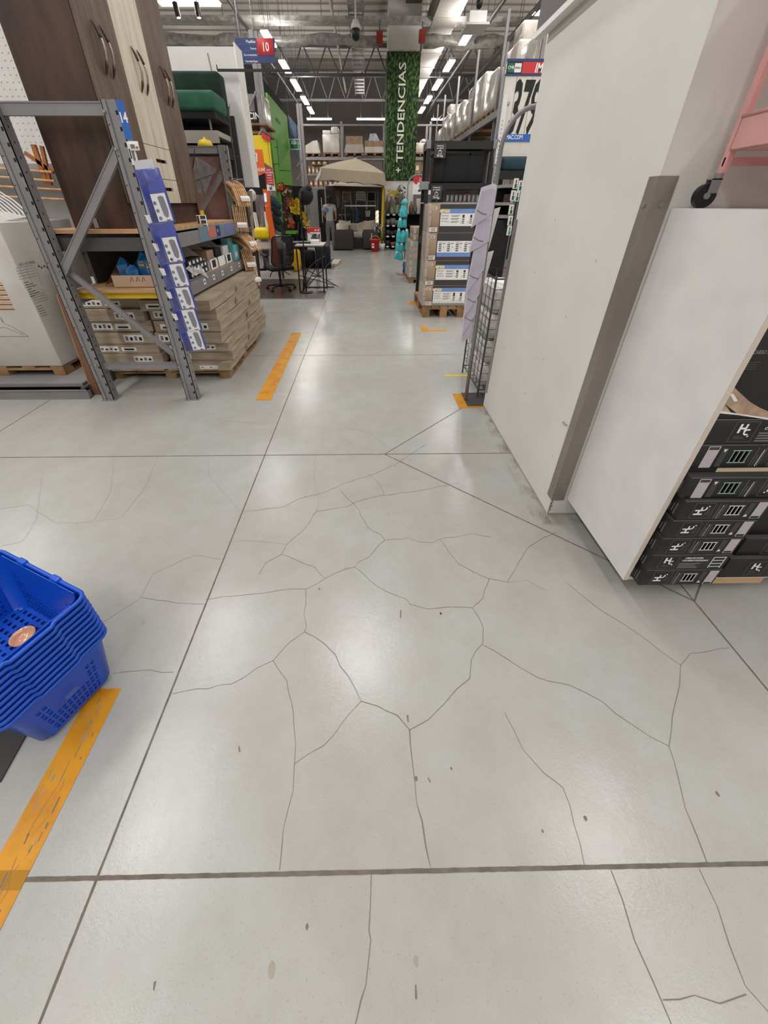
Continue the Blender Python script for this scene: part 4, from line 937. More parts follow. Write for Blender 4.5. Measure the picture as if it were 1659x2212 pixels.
# long flat cartons on a pallet under the rack
pallet(-2.42, -1.30, 3.40, 4.52, 'wooden pallet carrying the long greyish cartons under the rack', .085)
G4 = 'long flat furniture cartons stacked under the rack'
random.seed(11)
lay = [(.086, .16), (.162, .255), (.257, .345), (.347, .45), (.452, .55), (.552, .65), (.652, .742)]
for side, (x0, x1) in enumerate(((-2.44, -1.875), (-1.865, -1.285))):
    for i, (z0, z1) in enumerate(lay):
        dx = random.uniform(-.022, .022) if side else random.uniform(-.03, .008); dy = random.uniform(-.05, .03) - (.12 if (side and i == 6) else 0) - (.04 if not side else 0)
        nm = ('bottom', 'second', 'third', 'fourth', 'fifth', 'sixth', 'top')[i]
        t = thing('carton', f'long greyish brown carton under the rack, {nm} layer of the {"right" if side else "left"} column', 'cardboard box', ((x0+x1)/2, 4.1, z0), G4)
        mb = MB(cardg); xx0, xx1 = x0+dx, min(x1+dx, -1.26) if side else x1+dx-.01; yy0 = 3.42+dy; n = 9
        vs = []; 
        for j in range(n+1):      # edges sag a little between the corners
            f = j/n; y = yy0+(4.86-yy0)*f; s = .011*math.sin(f*9+i*1.7+side); w_ = .006*math.sin(f*13+i)
            sd = .10*f*f*0
            vs.append([(xx0, y, z0), (xx1+w_, y, z0), (xx1+w_+.004, y, z1-.004+s*.5), (xx0, y, z1-.004)])
        fl_ = [v for r in vs for v in r]; fs = [(0, 1, 2, 3), tuple(n*4+k for k in (3, 2, 1, 0))]
        for j in range(n):
            for k in range(4): fs.append((j*4+k, (j+1)*4+k, (j+1)*4+(k+1) % 4, j*4+(k+1) % 4))
        mb.add(fl_, fs, cardg); mb.box(xx0+.01, xx1-.01, yy0-.0008, yy0, (z0+z1)/2-.0015, (z0+z1)/2+.0015, card); mb.build('box_body', t)
        lb = MB(paper); a = xx0+.03 if (i % 2 == side) else xx0+.30; lb.box(a, a+.17, yy0-.0015, yy0-.0008, z0+.018, z1-.022)
        for q in range(4): lb.box(a+.012+q*.04, a+.036+q*.04, yy0-.0019, yy0-.0015, z0+.03, z1-.035-.008*(q % 2), ink if q % 2 else greyink)
        b = xx0+.23 if (i % 2 == side) else xx0+.05
        if i % 2 == 0: lb.box(b, b+.13, yy0-.0015, yy0-.0008, z0+.02, z1-.03, paper); lb.box(b+.02, b+.11, yy0-.0019, yy0-.0015, z0+.03, z0+.045, ink)
        lb.build('shipping_label', t)
        if side: 
            mb = MB(card); pts = [Vector((xx1+.011, 3.55+.06*q, z0+.02+.03*math.sin(q*1.3+i))) for q in range(19)]
            tp = MB(mat('carton_print', '7d8468', .85)); tp.poly([(xx1+.0105, 3.9+.1*i % .5, z0+.02), (xx1+.0105, 4.0+.1*i % .5, z0+.02), (xx1+.0105, 3.95+.1*i % .5, z1-.02)]); tp.build('printed_mark', t)

# goods on the lower shelf
t = thing('open_tray_box', 'pinkish cardboard tray holding the blue packets on the lower shelf', 'cardboard box', (-1.8, 3.25, .868))
tk = mat('tray_cardboard', 'c4a48c', .8)
mb = MB(tk); mb.box(-1.93, -1.62, 3.12, 3.125, .868, .955); mb.box(-1.93, -1.62, 3.40, 3.405, .868, .955); mb.box(-1.935, -1.93, 3.12, 3.405, .868, .955); mb.box(-1.62, -1.615, 3.12, 3.405, .868, .955); mb.box(-1.93, -1.62, 3.12, 3.405, .868, .872); mb.build('tray', t)
mb = MB(ink)
for q in range(3): mb.tube([(-1.80+.045*q, 3.1193, .91), (-1.785+.045*q, 3.1193, .945), (-1.775+.045*q, 3.1193, .915)], .0022, 4)
mb.build('printing', t)
MB(mat('brown_flap', '9a7257', .8)).add([(-2.02, 3.14, .875), (-1.94, 3.13, .955), (-1.94, 3.38, .955), (-2.02, 3.36, .99)], [(0, 1, 2, 3)]).add([(-2.02, 3.145, .875), (-1.94, 3.135, .95), (-1.94, 3.385, .95), (-2.02, 3.365, .985)], [(3, 2, 1, 0)]).build('flap', t)
cyan = mat('cyan_packet', '2f86c7', .25, c2='1d5f9e', nscale=14, bump=.5, bscale=16, coat=.6)
for i, (x, y, h, a) in enumerate(((-1.90, 3.19, .20, .15), (-1.83, 3.16, .15, .1), (-1.75, 3.20, .235, .05), (-1.68, 3.17, .22, 0), (-1.72, 3.33, .25, 0), (-1.86, 3.31, .16, .1))):
    mb = MB(cyan); w_ = .075 if i not in (0,) else .06; th = .05
    mb.add([(x, y, .873), (x+w_, y, .873), (x+w_, y+th, .873), (x, y+th, .873), (x-a*.1, y+.005, .873+h*.7), (x+w_+.01, y+.005, .873+h*.75), (x+w_+.005, y+th, .873+h*.75), (x, y+th, .873+h*.7), (x+w_*.35, y+th/2, .873+h), (x+w_*.8, y+th/2, .873+h*.96)],
           [(0, 3, 2, 1), (0, 1, 5, 4), (1, 2, 6, 5), (2, 3, 7, 6), (3, 0, 4, 7), (4, 5, 9, 8), (6, 7, 8, 9), (4, 8, 7), (5, 6, 9)])
    if i in (2, 3): mb.box(x+.01, x+.05, y-.002, y+.001, .873+h*.58, .873+h*.64, yellow_s); mb.text('ANTI', (x+.01, y-.001, .873+h*.68), (1, 0, 0), (0, 0, 1), .012, whiteink)
    mb.box(x+.005, x+w_-.01, y-.001, y, .875, .873+h*.22, paper)
    tag(mb.build('blue_packet'), 'glossy blue packet '+('at the left end of the tray, leaning', 'short one second from left in the tray front', 'tall one in the middle of the tray with a yellow patch', 'tall one at the right end of the tray front', 'at the back right of the tray', 'at the back left of the tray')[i], 'packet', 'blue packets in the cardboard tray')
for i in range(14):
    r, c_ = divmod(i, 5); y = 3.50+c_*.095; z = .868+r*.048; xx = -1.60-.004*c_
    mb = MB(hcblack); mb.rbox(xx, xx+.11, y, y+.085, z, z+.045, .003, hcblack, 1); mb.box(xx+.1101, xx+.1105, y+.012, y+.05, z+.01, z+.034, paper); mb.box(xx+.02, xx+.08, y-.0004, y, z+.01, z+.03, greyink)
    tag(mb.build('small_box'), 'small black box with a white label on the lower shelf, '+('bottom', 'middle', 'upper')[r]+' row, '+('nearest', 'second', 'third', 'fourth', 'farthest')[c_], 'box', 'small black boxes on the lower shelf')
mb = MB(card); mb.box(-1.62, -1.50, 3.27, 3.42, .868, .945); mb.box(-1.4998, -1.499, 3.3, 3.38, .885, .93, paper)
tag(mb.build('small_box'), 'small brown box at the near end of the lower shelf behind the blue bags', 'box')
mb = MB(mat('crumpled_bag', 'e2e2e4', .12, alpha=.5, spec=.9, bump=1, bscale=20)); 
vs = []; n = 9
for i in range(n):
    for j in range(n): vs.append((-1.60+.16*i/(n-1)+random.uniform(-.01, .01), 3.40+.34*j/(n-1), .985-.09*abs(i-4)/4*(.4+j/n)-.02*random.random()+.02*math.sin(i*2+j)))
mb.add(vs, [(i*n+j, (i+1)*n+j, (i+1)*n+j+1, i*n+j+1) for i in range(n-1) for j in range(n-1)])
tag(mb.build('plastic_bag'), 'crumpled clear plastic bag lying over the small boxes on the lower shelf', 'bag')
for i, (y, m_, lab) in enumerate(((4.02, card, 'nearest white display tray with brown inside'), (4.26, mblack, 'middle white display tray with black inside'), (4.50, white, 'far white display tray'))):
    mb = MB(paper)
    for xs in ((-1.80, -1.795), ): mb.box(xs[0], xs[1], y, y+.2, .868, 1.09)
    for yy in (y, y+.196): mb.prism([(-1.80, yy, .868), (-1.50, yy, .868), (-1.50, yy, .93), (-1.60, yy, 1.0), (-1.72, yy, 1.09), (-1.80, yy, 1.09)], (0, .004, 0))
    mb.box(-1.505, -1.50, y, y+.2, .868, .955); mb.box(-1.4995, -1.499, y+.05, y+.15, .88, .945, hcblack if i != 1 else paper); mb.box(-1.79, -1.52, y+.01, y+.19, .872, 1.03, m_)
    tag(mb.build('display_tray'), lab+' on the lower shelf', 'display tray', 'white counter display trays')
tq = mat('turquoise_card', '6fb3b5', .6)
mb = MB(tq); mb.prism([(-1.60, 4.73, .868), (-1.47, 4.73, .868), (-1.47, 4.73, 1.02), (-1.52, 4.73, 1.03), (-1.53, 4.73, 1.09), (-1.60, 4.73, 1.09)], (0, .18, 0)); mb.box(-1.4698, -1.4692, 4.76, 4.83, .9, .95, paper)
tag(mb.build('display_tray'), 'turquoise cardboard display tray at the far end of the lower shelf', 'display tray')

# pink board and hanging clear bag in the second frame
pk = mat('rosewood_board', 'a07a72', .5, c2='7f5a53', nscale=6)
mb = MB(pk); mb.box(-2.15, -1.545, 5.06, 5.08, 1.0, 1.84); mb.box(-2.15, -1.545, 5.06, 5.08, .0, 1.0)
tag(mb.build('board_panel'), 'reddish board leaning behind the far frame of the rack', 'board')
t = thing('hanging_packet', 'clear packet with grey sheets hanging from the far frame of the rack', 'packet', (-1.75, 4.93, 1.35))
p = [at(a, b, Y=4.93) for a, b in ((424, 339), (468, 366), (458, 380), (441, 425), (428, 415), (417, 363))]
mb = MB(mat('grey_sheets', '8a8788', .35, c2='6e6b6c', nscale=12, coat=.5)); mb.prism(p, (0, .02, 0)); mb.build('packet_body', t)
mb = MB(greyink); a, b = p[0]-Vector((0, .003, 0)), p[3]-Vector((0, .003, 0)); c_, d_ = (p[4]+p[5])/2-Vector((0, .003, 0)), (p[1]+p[2])/2-Vector((0, .003, 0))
mb.tube([a, b], .004, 4); mb.tube([c_, d_], .004, 4); mb.build('seam', t)
MB(mblack).tube([p[5]+Vector((0, 0, 0)), at(420, 320, Y=4.95)], .004, 6).build('cord', t)

# beech hangers in bundles at the far upright
def hanger_proto():
    t = thing('wooden_hanger', '', 'coat hanger', (0, 0, 0), 'beech hangers in bundles at the far upright')
    mb = MB(hwood); up_, lo = [], []
    n = 10
    for i in range(n+1):
        f = i/n; x = -.19+.38*f; u = abs(2*f-1); z = -.035-.075*u**1.4; up_.append((x, 0, z)); lo.append((x, 0, z-.030+.012*u))
    for i in range(n):
        a, b, c_, d_ = up_[i], up_[i+1], lo[i+1], lo[i]; w_ = .007
        mb.add([(p[0], s*w_, p[2]) for s in (-1, 1) for p in (a, b, c_, d_)], [(0, 1, 2, 3), (4, 7, 6, 5), (0, 4, 5, 1), (3, 2, 6, 7)])
    mb.box(-.19, -.188, -.007, .007, -.13, -.11); mb.box(.188, .19, -.007, .007, -.13, -.11)
    mb.build('shoulder_bar', t)
    MB(hwood).cyl((-.175, 0, -.128), (.175, 0, -.128), .005, 6).build('trouser_bar', t)
    mb = MB(chrome); pts = [(0, 0, -.045), (0, 0, -.01)]+[(.022*math.sin(a)+.0, 0, .022-.022*math.cos(a)) for a in [R_(10+i*25) for i in range(11)]]; mb.tube(pts, .0018, 5); mb.build('hook', t); return t
hp = hanger_proto(); first = True
BUN = (('topmost', 516, 395, 48, 38, 7), ('second', 518, 450, 75, 50, 7), ('third', 530, 500, 30, 22, 7), ('fourth', 534, 540, 60, 40, 6), ('lowest', 543, 573, 50, 42, 6))
for bi, (nm, px_, py_, az, tilt, n) in enumerate(BUN):
    c0 = at(px_, py_, Y=4.90); a = R_(-az); nrm = Vector((-math.sin(a), math.cos(a), 0))
    for k in range(n):
        loc = c0+nrm*(.015*(k-n/2))+Vector((.006*(k-n/2), 0, 0))
        lab = f'beech coat hanger, {ORDW[k]} from the left in the {nm} bundle at the far upright'
        if first: o = hp; o.location = loc; o.rotation_euler = (0, R_(tilt), a); o['label'] = lab; first = False
        else: o = dup(hp, loc, label=lab, rot=(0, R_(tilt+random.uniform(-3, 3)), a+R_(random.uniform(-3, 3))))
    w_ = MB(paper); d_ = Vector((math.cos(a), math.sin(a), 0)); q = c0+d_*.09+Vector((0, 0, -.09-.09*math.sin(R_(tilt)))); w_.obox(q-nrm*.052-d_*.016, d_*.032-Vector((0, 0, .02)), nrm*.102, (0, 0, .028)); w_.box(q.x, q.x+.001, q.y, q.y+.001, q.z, q.z+.001)
    tag(w_.build('paper_band'), f'white paper band around the {nm} bundle of beech hangers', 'paper band', 'paper bands around hanger bundles')
mb = MB(steel)
for (_, px_, py_, _a, _b, _c) in BUN:
    p = at(px_, py_-2, Y=4.90); mb.cyl((XR+.09, 4.98, p.z+.02), (p.x+.06, 4.86, p.z+.022), .004, 6)
mb.box(XR+.0905, XR+.0945, 4.965, 4.985, .5, 1.75)
tag(mb.build('hook_rail'), 'steel hook rail on the far upright carrying the hanger bundles', 'hook rail')

# ---------------------------------------------------------------- hanger carton at the left edge
t = thing('base_rail', 'low grey steel base rail on the floor at the left edge', 'base rail', (-3.3, 3.2, 0))
mb = MB(steel); mb.box(-5.2, -2.37, 2.965, 3.0, .006, .085); mb.box(-5.2, -2.37, 2.955, 3.0, .075, .085); mb.box(-5.2, -2.37, 2.955, 3.0, .0, .012); mb.build('rail', t)
mb = MB(steel); mb.box(-5.2, -2.43, 3.03, 4.0, .10, .118); mb.box(-5.2, -2.43, 3.02, 3.03, .088, .118); mb.build('platform', t)
mb = MB(dsteel); mb.box(-2.42, -2.385, 2.97, 4.0, .0, .10); mb.box(-5.2, -5.15, 3.0, 4.0, 0, .10); mb.box(-5.2, -2.43, 3.2, 3.24, .0, .10); mb.build('support', t)
e0 = at(139, 800, Y=3.2); XC = e0.x; zt = at(0, 484, X=XC).z
pallet(XC-1.1, XC, 3.2, 4.0, 'wooden pallet under the big hanger carton at the left edge', .085, z0=.119)
t = thing('carton', 'big off-white carton printed with coat hangers at the left edge', 'cardboard box', (XC-.5, 3.6, .205))
wc = mat('offwhite_carton', 'cfcac4', .75, c2='c0bab3', nscale=3)
MB(wc).rbox(XC-1.1, XC, 3.2, 4.0, .205, 1.30, .006, wc, 1).build('box_body', t)
mb = MB(greyink); Y = 3.1992
p = lambda a, b: at(a, b, Y=Y)
for pts in ([(-60, 700), (0, 688), (6, 692), (9, 699), (20, 703), (55, 722), (62, 727), (-60, 727)], [(-60, 716), (10, 707), (50, 723)], [(0, 684), (3, 688), (5, 697)]): mb.tube([p(*q) for q in pts], .0018, 4)
for i in range(12):
    a, b = p(-60, 611+i*5.2), p(4+i*2.5, 611+i*5.2); mb.box(a.x, b.x, Y-.0006, Y, a.z-.006, a.z+.003, (hwood, mat('print_brown', '8a4f2c', .6))[i % 2])
X = XC+.0008
for r in range(5):
    a = at(33+r*2, 580+r*6, X=X); mb.box(X-.0004, X, a.y, a.y+.18, a.z-.001, a.z+.001)
for r in range(4):
    a = at(66+r*3, 640+r*5, X=X); mb.box(X-.0004, X, a.y, a.y+.16, a.z-.001, a.z+.001)
for q in range(3):
    a = at(35, 580, X=X); mb.box(X-.0004, X, a.y+.09*q, a.y+.09*q+.002, a.z-.155, a.z)
mb.text('SKU NUMBER', at(42, 575, X=X), (0, 1, 0), (0, 0, 1), .02, greyink)
for r in range(7): a = at(52+r*2.4, 612+r*5, X=X); mb.box(X-.0004, X, a.y, a.y+.05+.03*(r % 3), a.z, a.z+.005)
for r in range(5): a = at(78+r*3, 664+r*5, X=X); mb.box(X-.0004, X, a.y, a.y+.07, a.z, a.z+.004)
for q in range(5): a = at(84+q*6, 575+3*(q % 2), X=X); mb.cyl((X-.0004, a.y, a.z), (X, a.y, a.z), .010, 8)
mb.build('printing', t)
mb = MB(mat('brown_hardboard', '7c573f', .7)); a = at(125, 637, Y=3.03); mb.prism([(-2.40, 3.045, .0), (-2.335, 3.045, 0), (-2.285, 3.045, a.z), (-2.345, 3.045, a.z)], (0, .035, 0)); mb.prism([(-2.404, 3.045, .0), (-2.40, 3.045, 0), (-2.345, 3.045, a.z), (-2.350, 3.045, a.z)], (0, .035, 0), ply)
tag(mb.build('board_panel'), 'narrow brown hardboard standing between the big carton and the rack upright', 'board')

# hanger shelves further left
t = thing('pegboard', 'white perforated back panel left of the wardrobe', 'pegboard', (-3.3, 4.4, 0))
mb = MB(white); mb.box(-5.5, -2.32, 4.4, 4.42, .8, 3.2); mb.build('panel', t)
mb = MB(mat('hole_grey', 'a9a49f', .8))
for i in range(26):
    for j in range(28): mb.box(-3.6+i*.05, -3.588+i*.05, 4.3988, 4.40, 1.75+j*.045, 1.757+j*.045)
mb.build('hole_pattern', t)['kind'] = 'stuff'
for z, lab in ((1.70, 'upper'), (1.22, 'lower')):
    mb = MB(mat('shelf_grey', 'a5a19c', .5)); mb.box(-5.4, -2.32, 3.95, 4.39, z-.02, z); mb.box(-5.4, -2.32, 3.94, 3.95, z-.045, z)
    tag(mb.build('wall_shelf'), f'{lab} pale metal shelf behind the left rack upright', 'shelf', 'pale shelves behind the left upright')
t = thing('drying_rack', 'orange wooden folding rack with long rods behind the left upright', 'drying rack', (-2.9, 3.8, 1.3))
ow = mat('orange_pine', 'b9783f', .6, c2='98592a', nscale=9)
for (a, b, w_) in (((70, 312), (100, 398), .035), ((88, 315), (108, 400), .025), ((52, 330), (115, 372), .028)):
    p0, q0 = at(*a, Y=3.8), at(*b, Y=3.8); d_ = q0-p0; s = Vector((-d_.z, 0, d_.x)).normalized()*w_; mb = MB(ow); mb.obox(p0-s/2, d_, s, (0, .02, 0)); mb.build('slat', t)
for i, (a, b) in enumerate((((-80, 358), (112, 372)), ((-80, 376), (118, 391)), ((-80, 398), (133, 410)), ((-80, 420), (140, 431)))):
    MB(hwood).cyl(at(*a, Y=3.78), at(*b, Y=3.78), .008, 8).build('rod', t)
def whanger(px_, py_, n_):
    t = thing('plastic_hanger', f'white plastic hanger above the big carton, {ORDW[n_]} from the left', 'coat hanger', at(px_, py_, Y=3.6), 'white hangers above the big carton')
    o = ORG[t]; mb = MB(white); mb.tube([o+Vector(v) for v in ((-.20, .06, .05), (-.12, .03, .10), (0, 0, .03), (.10, -.05, -.04), (.13, -.08, -.075), (.10, -.09, -.08), (-.2, 0, -.03))], .006, 6); mb.build('hanger_body', t); return t
for i in range(7): whanger(-14+i*8, 452-i*1.5, i)
mb = MB(wc); mb.box(-3.3, -2.32, 4.1, 4.38, .80, 1.195); mb.box(-3.3, -2.32, 4.098, 4.1, 1.0, 1.005, ink)
tag(mb.build('white_panel_box'), 'pair of white panels behind the left upright under the shelf', 'panel')
t = thing('slotted_post', 'black slotted post with dark cloth behind the lower shelf', 'post', (-2.1, 4.5, 0))
mb = MB(mblack); mb.box(-2.30, -2.245, 3.9, 3.95, 0, 1.2)
for i in range(26): mb.box(-2.285, -2.275, 3.899, 3.9, .5+i*.027, .51+i*.027, greyink); mb.box(-2.268, -2.258, 3.899, 3.9, .5+i*.027, .51+i*.027, greyink)
mb.build('post', t)
MB(mblack).box(-2.24, -1.60, 4.905, 4.925, .87, 1.12).build('dark_cloth', t)
# ---------------------------------------------------------------- blue shopping baskets, lower left
BZ = .222
def make_basket():
    t = thing('shopping_basket', '', 'shopping basket', (0, 0, 0), 'nested blue shopping baskets')
    L, W, l, w_ = .225, .155, .186, .114      # rim and base half sizes (x long, y short)
    mb = MB(bblue); TH = .0024
    def AB(z, off): f = z/BZ; return l+(L-.010-l)*f-off, w_+(W-.010-w_)*f-off, .03
    def P(side, s, z, off=0.0):
        a, b, r = AB(z, off)
        if side == 0: return Vector((a, s*(b-r), z))
        if side == 1: return Vector((-s*(a-r), b, z))
        if side == 2: return Vector((-a, -s*(b-r), z))
        return Vector((s*(a-r), -b, z))
    def cell(side, s0, s1, z0, z1):
        A, B, C_, D = P(side, s0, z0), P(side, s1, z0), P(side, s1, z1), P(side, s0, z1); a, b, c_, d_ = P(side, s0, z0, TH), P(side, s1, z0, TH), P(side, s1, z1, TH), P(side, s0, z1, TH)
        mb.add([A, B, C_, D, a, b, c_, d_], [(0, 1, 2, 3), (7, 6, 5, 4), (0, 4, 5, 1), (1, 5, 6, 2), (2, 6, 7, 3), (3, 7, 4, 0)])
    for cxs, cys, a0 in ((1, 1, 0), (-1, 1, 90), (-1, -1, 180), (1, -1, 270)):
        for off, fl in ((0, 0), (TH, 1)):
            vs = []
            for z in (0, .008, BZ):
                a, b, r = AB(z, off); sh = .012 if z == 0 else 0
                for i in range(7): t_ = R_(a0+15*i); vs.append((cxs*(a-r)+(r-sh)*math.cos(t_), cys*(b-r)+(r-sh)*math.sin(t_), z))
            mb.add(vs, [((k*7+i, k*7+i+1, (k+1)*7+i+1, (k+1)*7+i) if not fl else (k*7+i, (k+1)*7+i, (k+1)*7+i+1, k*7+i+1)) for k in range(2) for i in range(6)], smooth=True)
    for side in range(4):
        n = 13 if side in (0, 2) else 17
        h_, g_ = .0076, .00265; zs = [0]
        for z_ in (.016, .057, .098):
            for q in range(3): zs += [z_+q*(h_+g_), z_+q*(h_+g_)+h_]
        zs += [.139, .139+h_, .139+h_+g_, .139+2*h_+g_, BZ]
        hole_rows = {1, 3, 5, 7, 9, 11}; assert len(zs) == 24
        for r in range(len(zs)-1):
            z0, z1 = zs[r], zs[r+1]
            holes = (r in hole_rows) or (r in (13, 15, 17, 19, 21))
            upper = r >= 12
            if not holes: cell(side, -1, 1, z0, z1); continue
            for k in range(n):
                s0 = -1+2*k/n; s1 = -1+2*(k+1)/n; g = (s1-s0)*.17
                mid = upper and 3 <= k < n-3
                if mid or k in (0, n-1): cell(side, s0, s1, z0, z1)
                else: cell(side, s0, s0+g, z0, z1); cell(side, s1-g, s1, z0, z1)
    # base grille
    for i in range(15):
        x = -l+.009+2*(l-.009)*i/14; e_ = .02 if i in (0, 14) else 0; mb.box(x-.006, x+.006, -w_+.002+e_, w_-.002-e_, 0, .004)
    for j in range(10):
        y = -w_+.009+2*(w_-.009)*j/9; e_ = .02 if j in (0, 9) else 0; mb.box(-l+.002+e_, l-.002-e_, y-.006, y+.006, .0002, .0042)
    mb.build('basket_body', t)
    rim = MB(bblue); pts = []
    def seg(a, b, n, f):
        for i in range(n): pts.append(f(a+(b-a)*i/n))
    r = .03
    def jog(s, half): return .0 if abs(s) > half else -.009
    n = 24
    for i in range(n+1): s = -W+r+(2*W-2*r)*i/n; pts.append((L, s, BZ+jog(s, .06)))
    for i in range(1, 5): a = math.pi/2*i/5; pts.append((L-r+r*math.cos(a), W-r+r*math.sin(a), BZ))
    for i in range(n+1): s = L-r-(2*L-2*r)*i/n; pts.append((s, W, BZ+jog(s, .08)*.0))
    for i in range(1, 5): a = math.pi/2*i/5; pts.append((-L+r-r*math.sin(a), W-r+r*math.cos(a), BZ))
    for i in range(n+1): s = W-r-(2*W-2*r)*i/n; pts.append((-L, s, BZ+jog(s, .06)))
    for i in range(1, 5): a = math.pi/2*i/5; pts.append((-L+r-r*math.cos(a), -W+r-r*math.sin(a), BZ))
    for i in range(n+1): s = -L+r+(2*L-2*r)*i/n; pts.append((s, -W, BZ))
    for i in range(1, 5): a = math.pi/2*i/5; pts.append((L-r+r*math.sin(a), -W+r-r*math.cos(a), BZ))
    rim.tube(pts, .0062, 8, closed=True)
    # flange wall under the rim
    k = len(pts); rim.add([(p[0]*.985, p[1]*.98, p[2]) for p in pts]+[(p[0]*.975, p[1]*.965, p[2]-.014) for p in pts], [(i, (i+1) % k, (i+1) % k+k, i+k) for i in range(k)], bblue, True)
    rim.build('rim', t)
    for x in (-.085, .085):
        cl = MB(bblue); cl.rbox(x-.018, x+.018, W-.010, W+.008, BZ-.006, BZ+.012, .004, bblue, 2); cl.build('handle_clip', t)
    return t
b0 = make_basket()
ang = R_(180-21)        # long axis runs to the back left
cx, cy = -1.115, .672
ux, uy = math.cos(R_(-21)), math.sin(R_(-21))
names = ('bottom', 'second', 'third', 'fourth', 'fifth', 'sixth', 'seventh', 'eighth', 'ninth', 'topmost')
for i in range(10):
    loc = Vector((cx+.0006*(i % 2), cy-.0005*(i % 3), .018+.0205*i)); rz = R_(-24)
    lab = f'blue plastic shopping basket, {names[i]} of the nested stack at the left edge'
    if i == 0: b0.location = loc; b0.rotation_euler = (0, 0, rz); b0['label'] = lab
    else: dup(b0, loc, rz, lab)
bm_ = MB(mat('peach_ceramic', 'd9a27e', .18, coat=.8)); zb = .018+.0205*9+.0045
prof = [(r_*1.1, z_*1.1) for r_, z_ in [(.0, 0), (.012, 0), (.02, .005), (.028, .015), (.0315, .028), (.030, .028), (.026, .015), (.018, .006), (0, .003)]]
bm_.lathe((-1.12, .71, zb), prof, 32)
tag(bm_.build('ceramic_bowl'), 'small shiny peach coloured bowl lying inside the top blue basket', 'bowl')
lb = MB(mat('basket_label', '5f7fb8', .5)); d_ = Vector((.39*0, 0, 0))
c_, s_n = math.cos(R_(-24)), math.sin(R_(-24))
def W2(x, y, z): return Vector((cx+c_*x-s_n*y, cy+s_n*x+c_*y, z))
for q in range(4): lb.quad(W2(.2125+.0005*q, -.02, .128+.005*q), W2(.2125+.0005*q, .02-.006*(q % 2), .128+.005*q), W2(.2127+.0005*q, .02-.006*(q % 2), .130+.005*q), W2(.2127+.0005*q, -.02, .130+.005*q))
tag(lb.build('sticker'), 'faint worn sticker on the end wall of the lowest blue basket', 'sticker')
mb = MB(mat('dark_mat', '3c3936', .8)); mb.prism([at(-200, 1700, Z=0), at(2, 1690, Z=0), at(62, 1582, Z=0), at(40, 1560, Z=0), at(-150, 1560, Z=0)], (0, 0, .006))
tag(mb.build('floor_mat'), 'dark flat mat on the floor under the left side of the basket stack', 'mat')
# ---------------------------------------------------------------- furniture corner on the left
def A2(x0, y0, x1, y1, Y): p, q = at(x0, y0, Y=Y), at(x1, y1, Y=Y); return p.x, q.x, q.z, p.z     # x0,x1,zlow,zhigh
dk = mat('dark_wood_tiles', '4e3f3a', .35, c2='2f2523', nscale=3, stretch=(6, .6, 1))
for y0, y1, x1, lab in ((6.92, 8.93, -.745, 'dark wood-look display flooring under the office chair'), (10.4, 12.4, -.80, 'dark wood-look display flooring under the blue poufs')):
    mb = MB(dk); mb.box(-5, x1, y0, y1, 0, .008); mb.box(x1, x1+.02, y0, y1, 0, .01, steel); mb.box(-5, x1+.02, y0-.02, y0, 0, .01, steel)
    for i in range(5): mb.box(-5+i*.9, -4.99+i*.9, y0, y1, .0082, .0086, black)
    tag(mb.build('display_flooring'), lab, 'flooring')
# white partition
t = thing('display_partition', 'tall white partition beside the green sofa', 'partition', (-1.9, 6.1, 1.6))
x0, x1, z0, z1 = A2(355, 99, 507, 402, 6.0); MB(plaster).box(-2.6, -1.47, 6.0, 6.30, 1.60, 2.915).build('panel', t)
MB(mat('white_trim', 'e8e5df', .5)).box(-1.47, -1.455, 6.0, 6.31, 1.60, 2.95).build('edge_trim', t)
MB(dsteel).box(-2.6, -2.5, 6.31, 6.36, 0, 2.7).build('support_frame', t)
x0, x1, z0, z1 = A2(470, 151, 545, 154, 5.95); mb = MB(black); mb.box(x0, -.62, 5.93, 5.95, z0-.006, z1+.006); mb.cyl((x0, 5.94, z1), (x0, 5.94, z1+.04), .006, 6)
tag(mb.build('curtain_rod'), 'thin black rod fixed across the white partition', 'rod')
# sofa on a high display
t = thing('sofa', 'dark green velvet sofa on a high display beside the white partition', 'sofa', (-1.9, 5.6, 2.19))
mb = MB(greenv); mb.rbox(-2.75, -1.585, 5.62, 5.86, 2.22, 2.64, .04, greenv, 3); mb.build('backrest', t)
mb = MB(greenv2); mb.rbox(-2.75, -1.575, 5.28, 5.72, 2.25, 2.42, .035, greenv2, 3); mb.build('seat', t)
MB(mblack).box(-2.7, -1.6, 5.30, 5.82, 2.19, 2.25).build('base', t)
for x in (-2.6, -1.68): MB(steel).cyl((x, 5.35, 2.10), (x, 5.35, 2.19), .012, 8).build('leg', t)
MB(steel).cyl((-1.68, 5.75, 2.6), (-1.70, 5.75, 2.80), .008, 6).build('hanging_wire', t)
mb = MB(mat('greige_panel', 'a39c93', .6)); mb.box(-2.75, -1.60, 5.3, 5.84, 2.04, 2.09); mb.box(-2.75, -1.60, 5.3, 5.32, 1.98, 2.04)
tag(mb.build('display_shelf'), 'greige shelf board under the green sofa', 'shelf')
mb = MB(mblack); mb.box(-2.75, -1.60, 5.33, 5.84, 1.86, 1.975)
tag(mb.build('dark_box'), 'dark box filling the space below the greige shelf', 'box')
mb = MB(mat('charcoal_panel', '3a3436', .7)); mb.box(-2.75, -1.56, 5.9, 5.94, 1.0, 2.3); tag(mb.build('display_backdrop'), 'charcoal panel behind the yellow lamp', 'panel')
p = at(442, 305, Y=5.15); mb = MB(yplas); mb.lathe((p.x, 5.15, p.z-.07), [(0, 0), (.07, .0), (.078, .04), (.06, .075), (.02, .085), (.008, .10), (0, .11)], 20)
tag(mb.build('yellow_lampshade'), 'round yellow lampshade peeking over the far rack frame', 'lampshade')
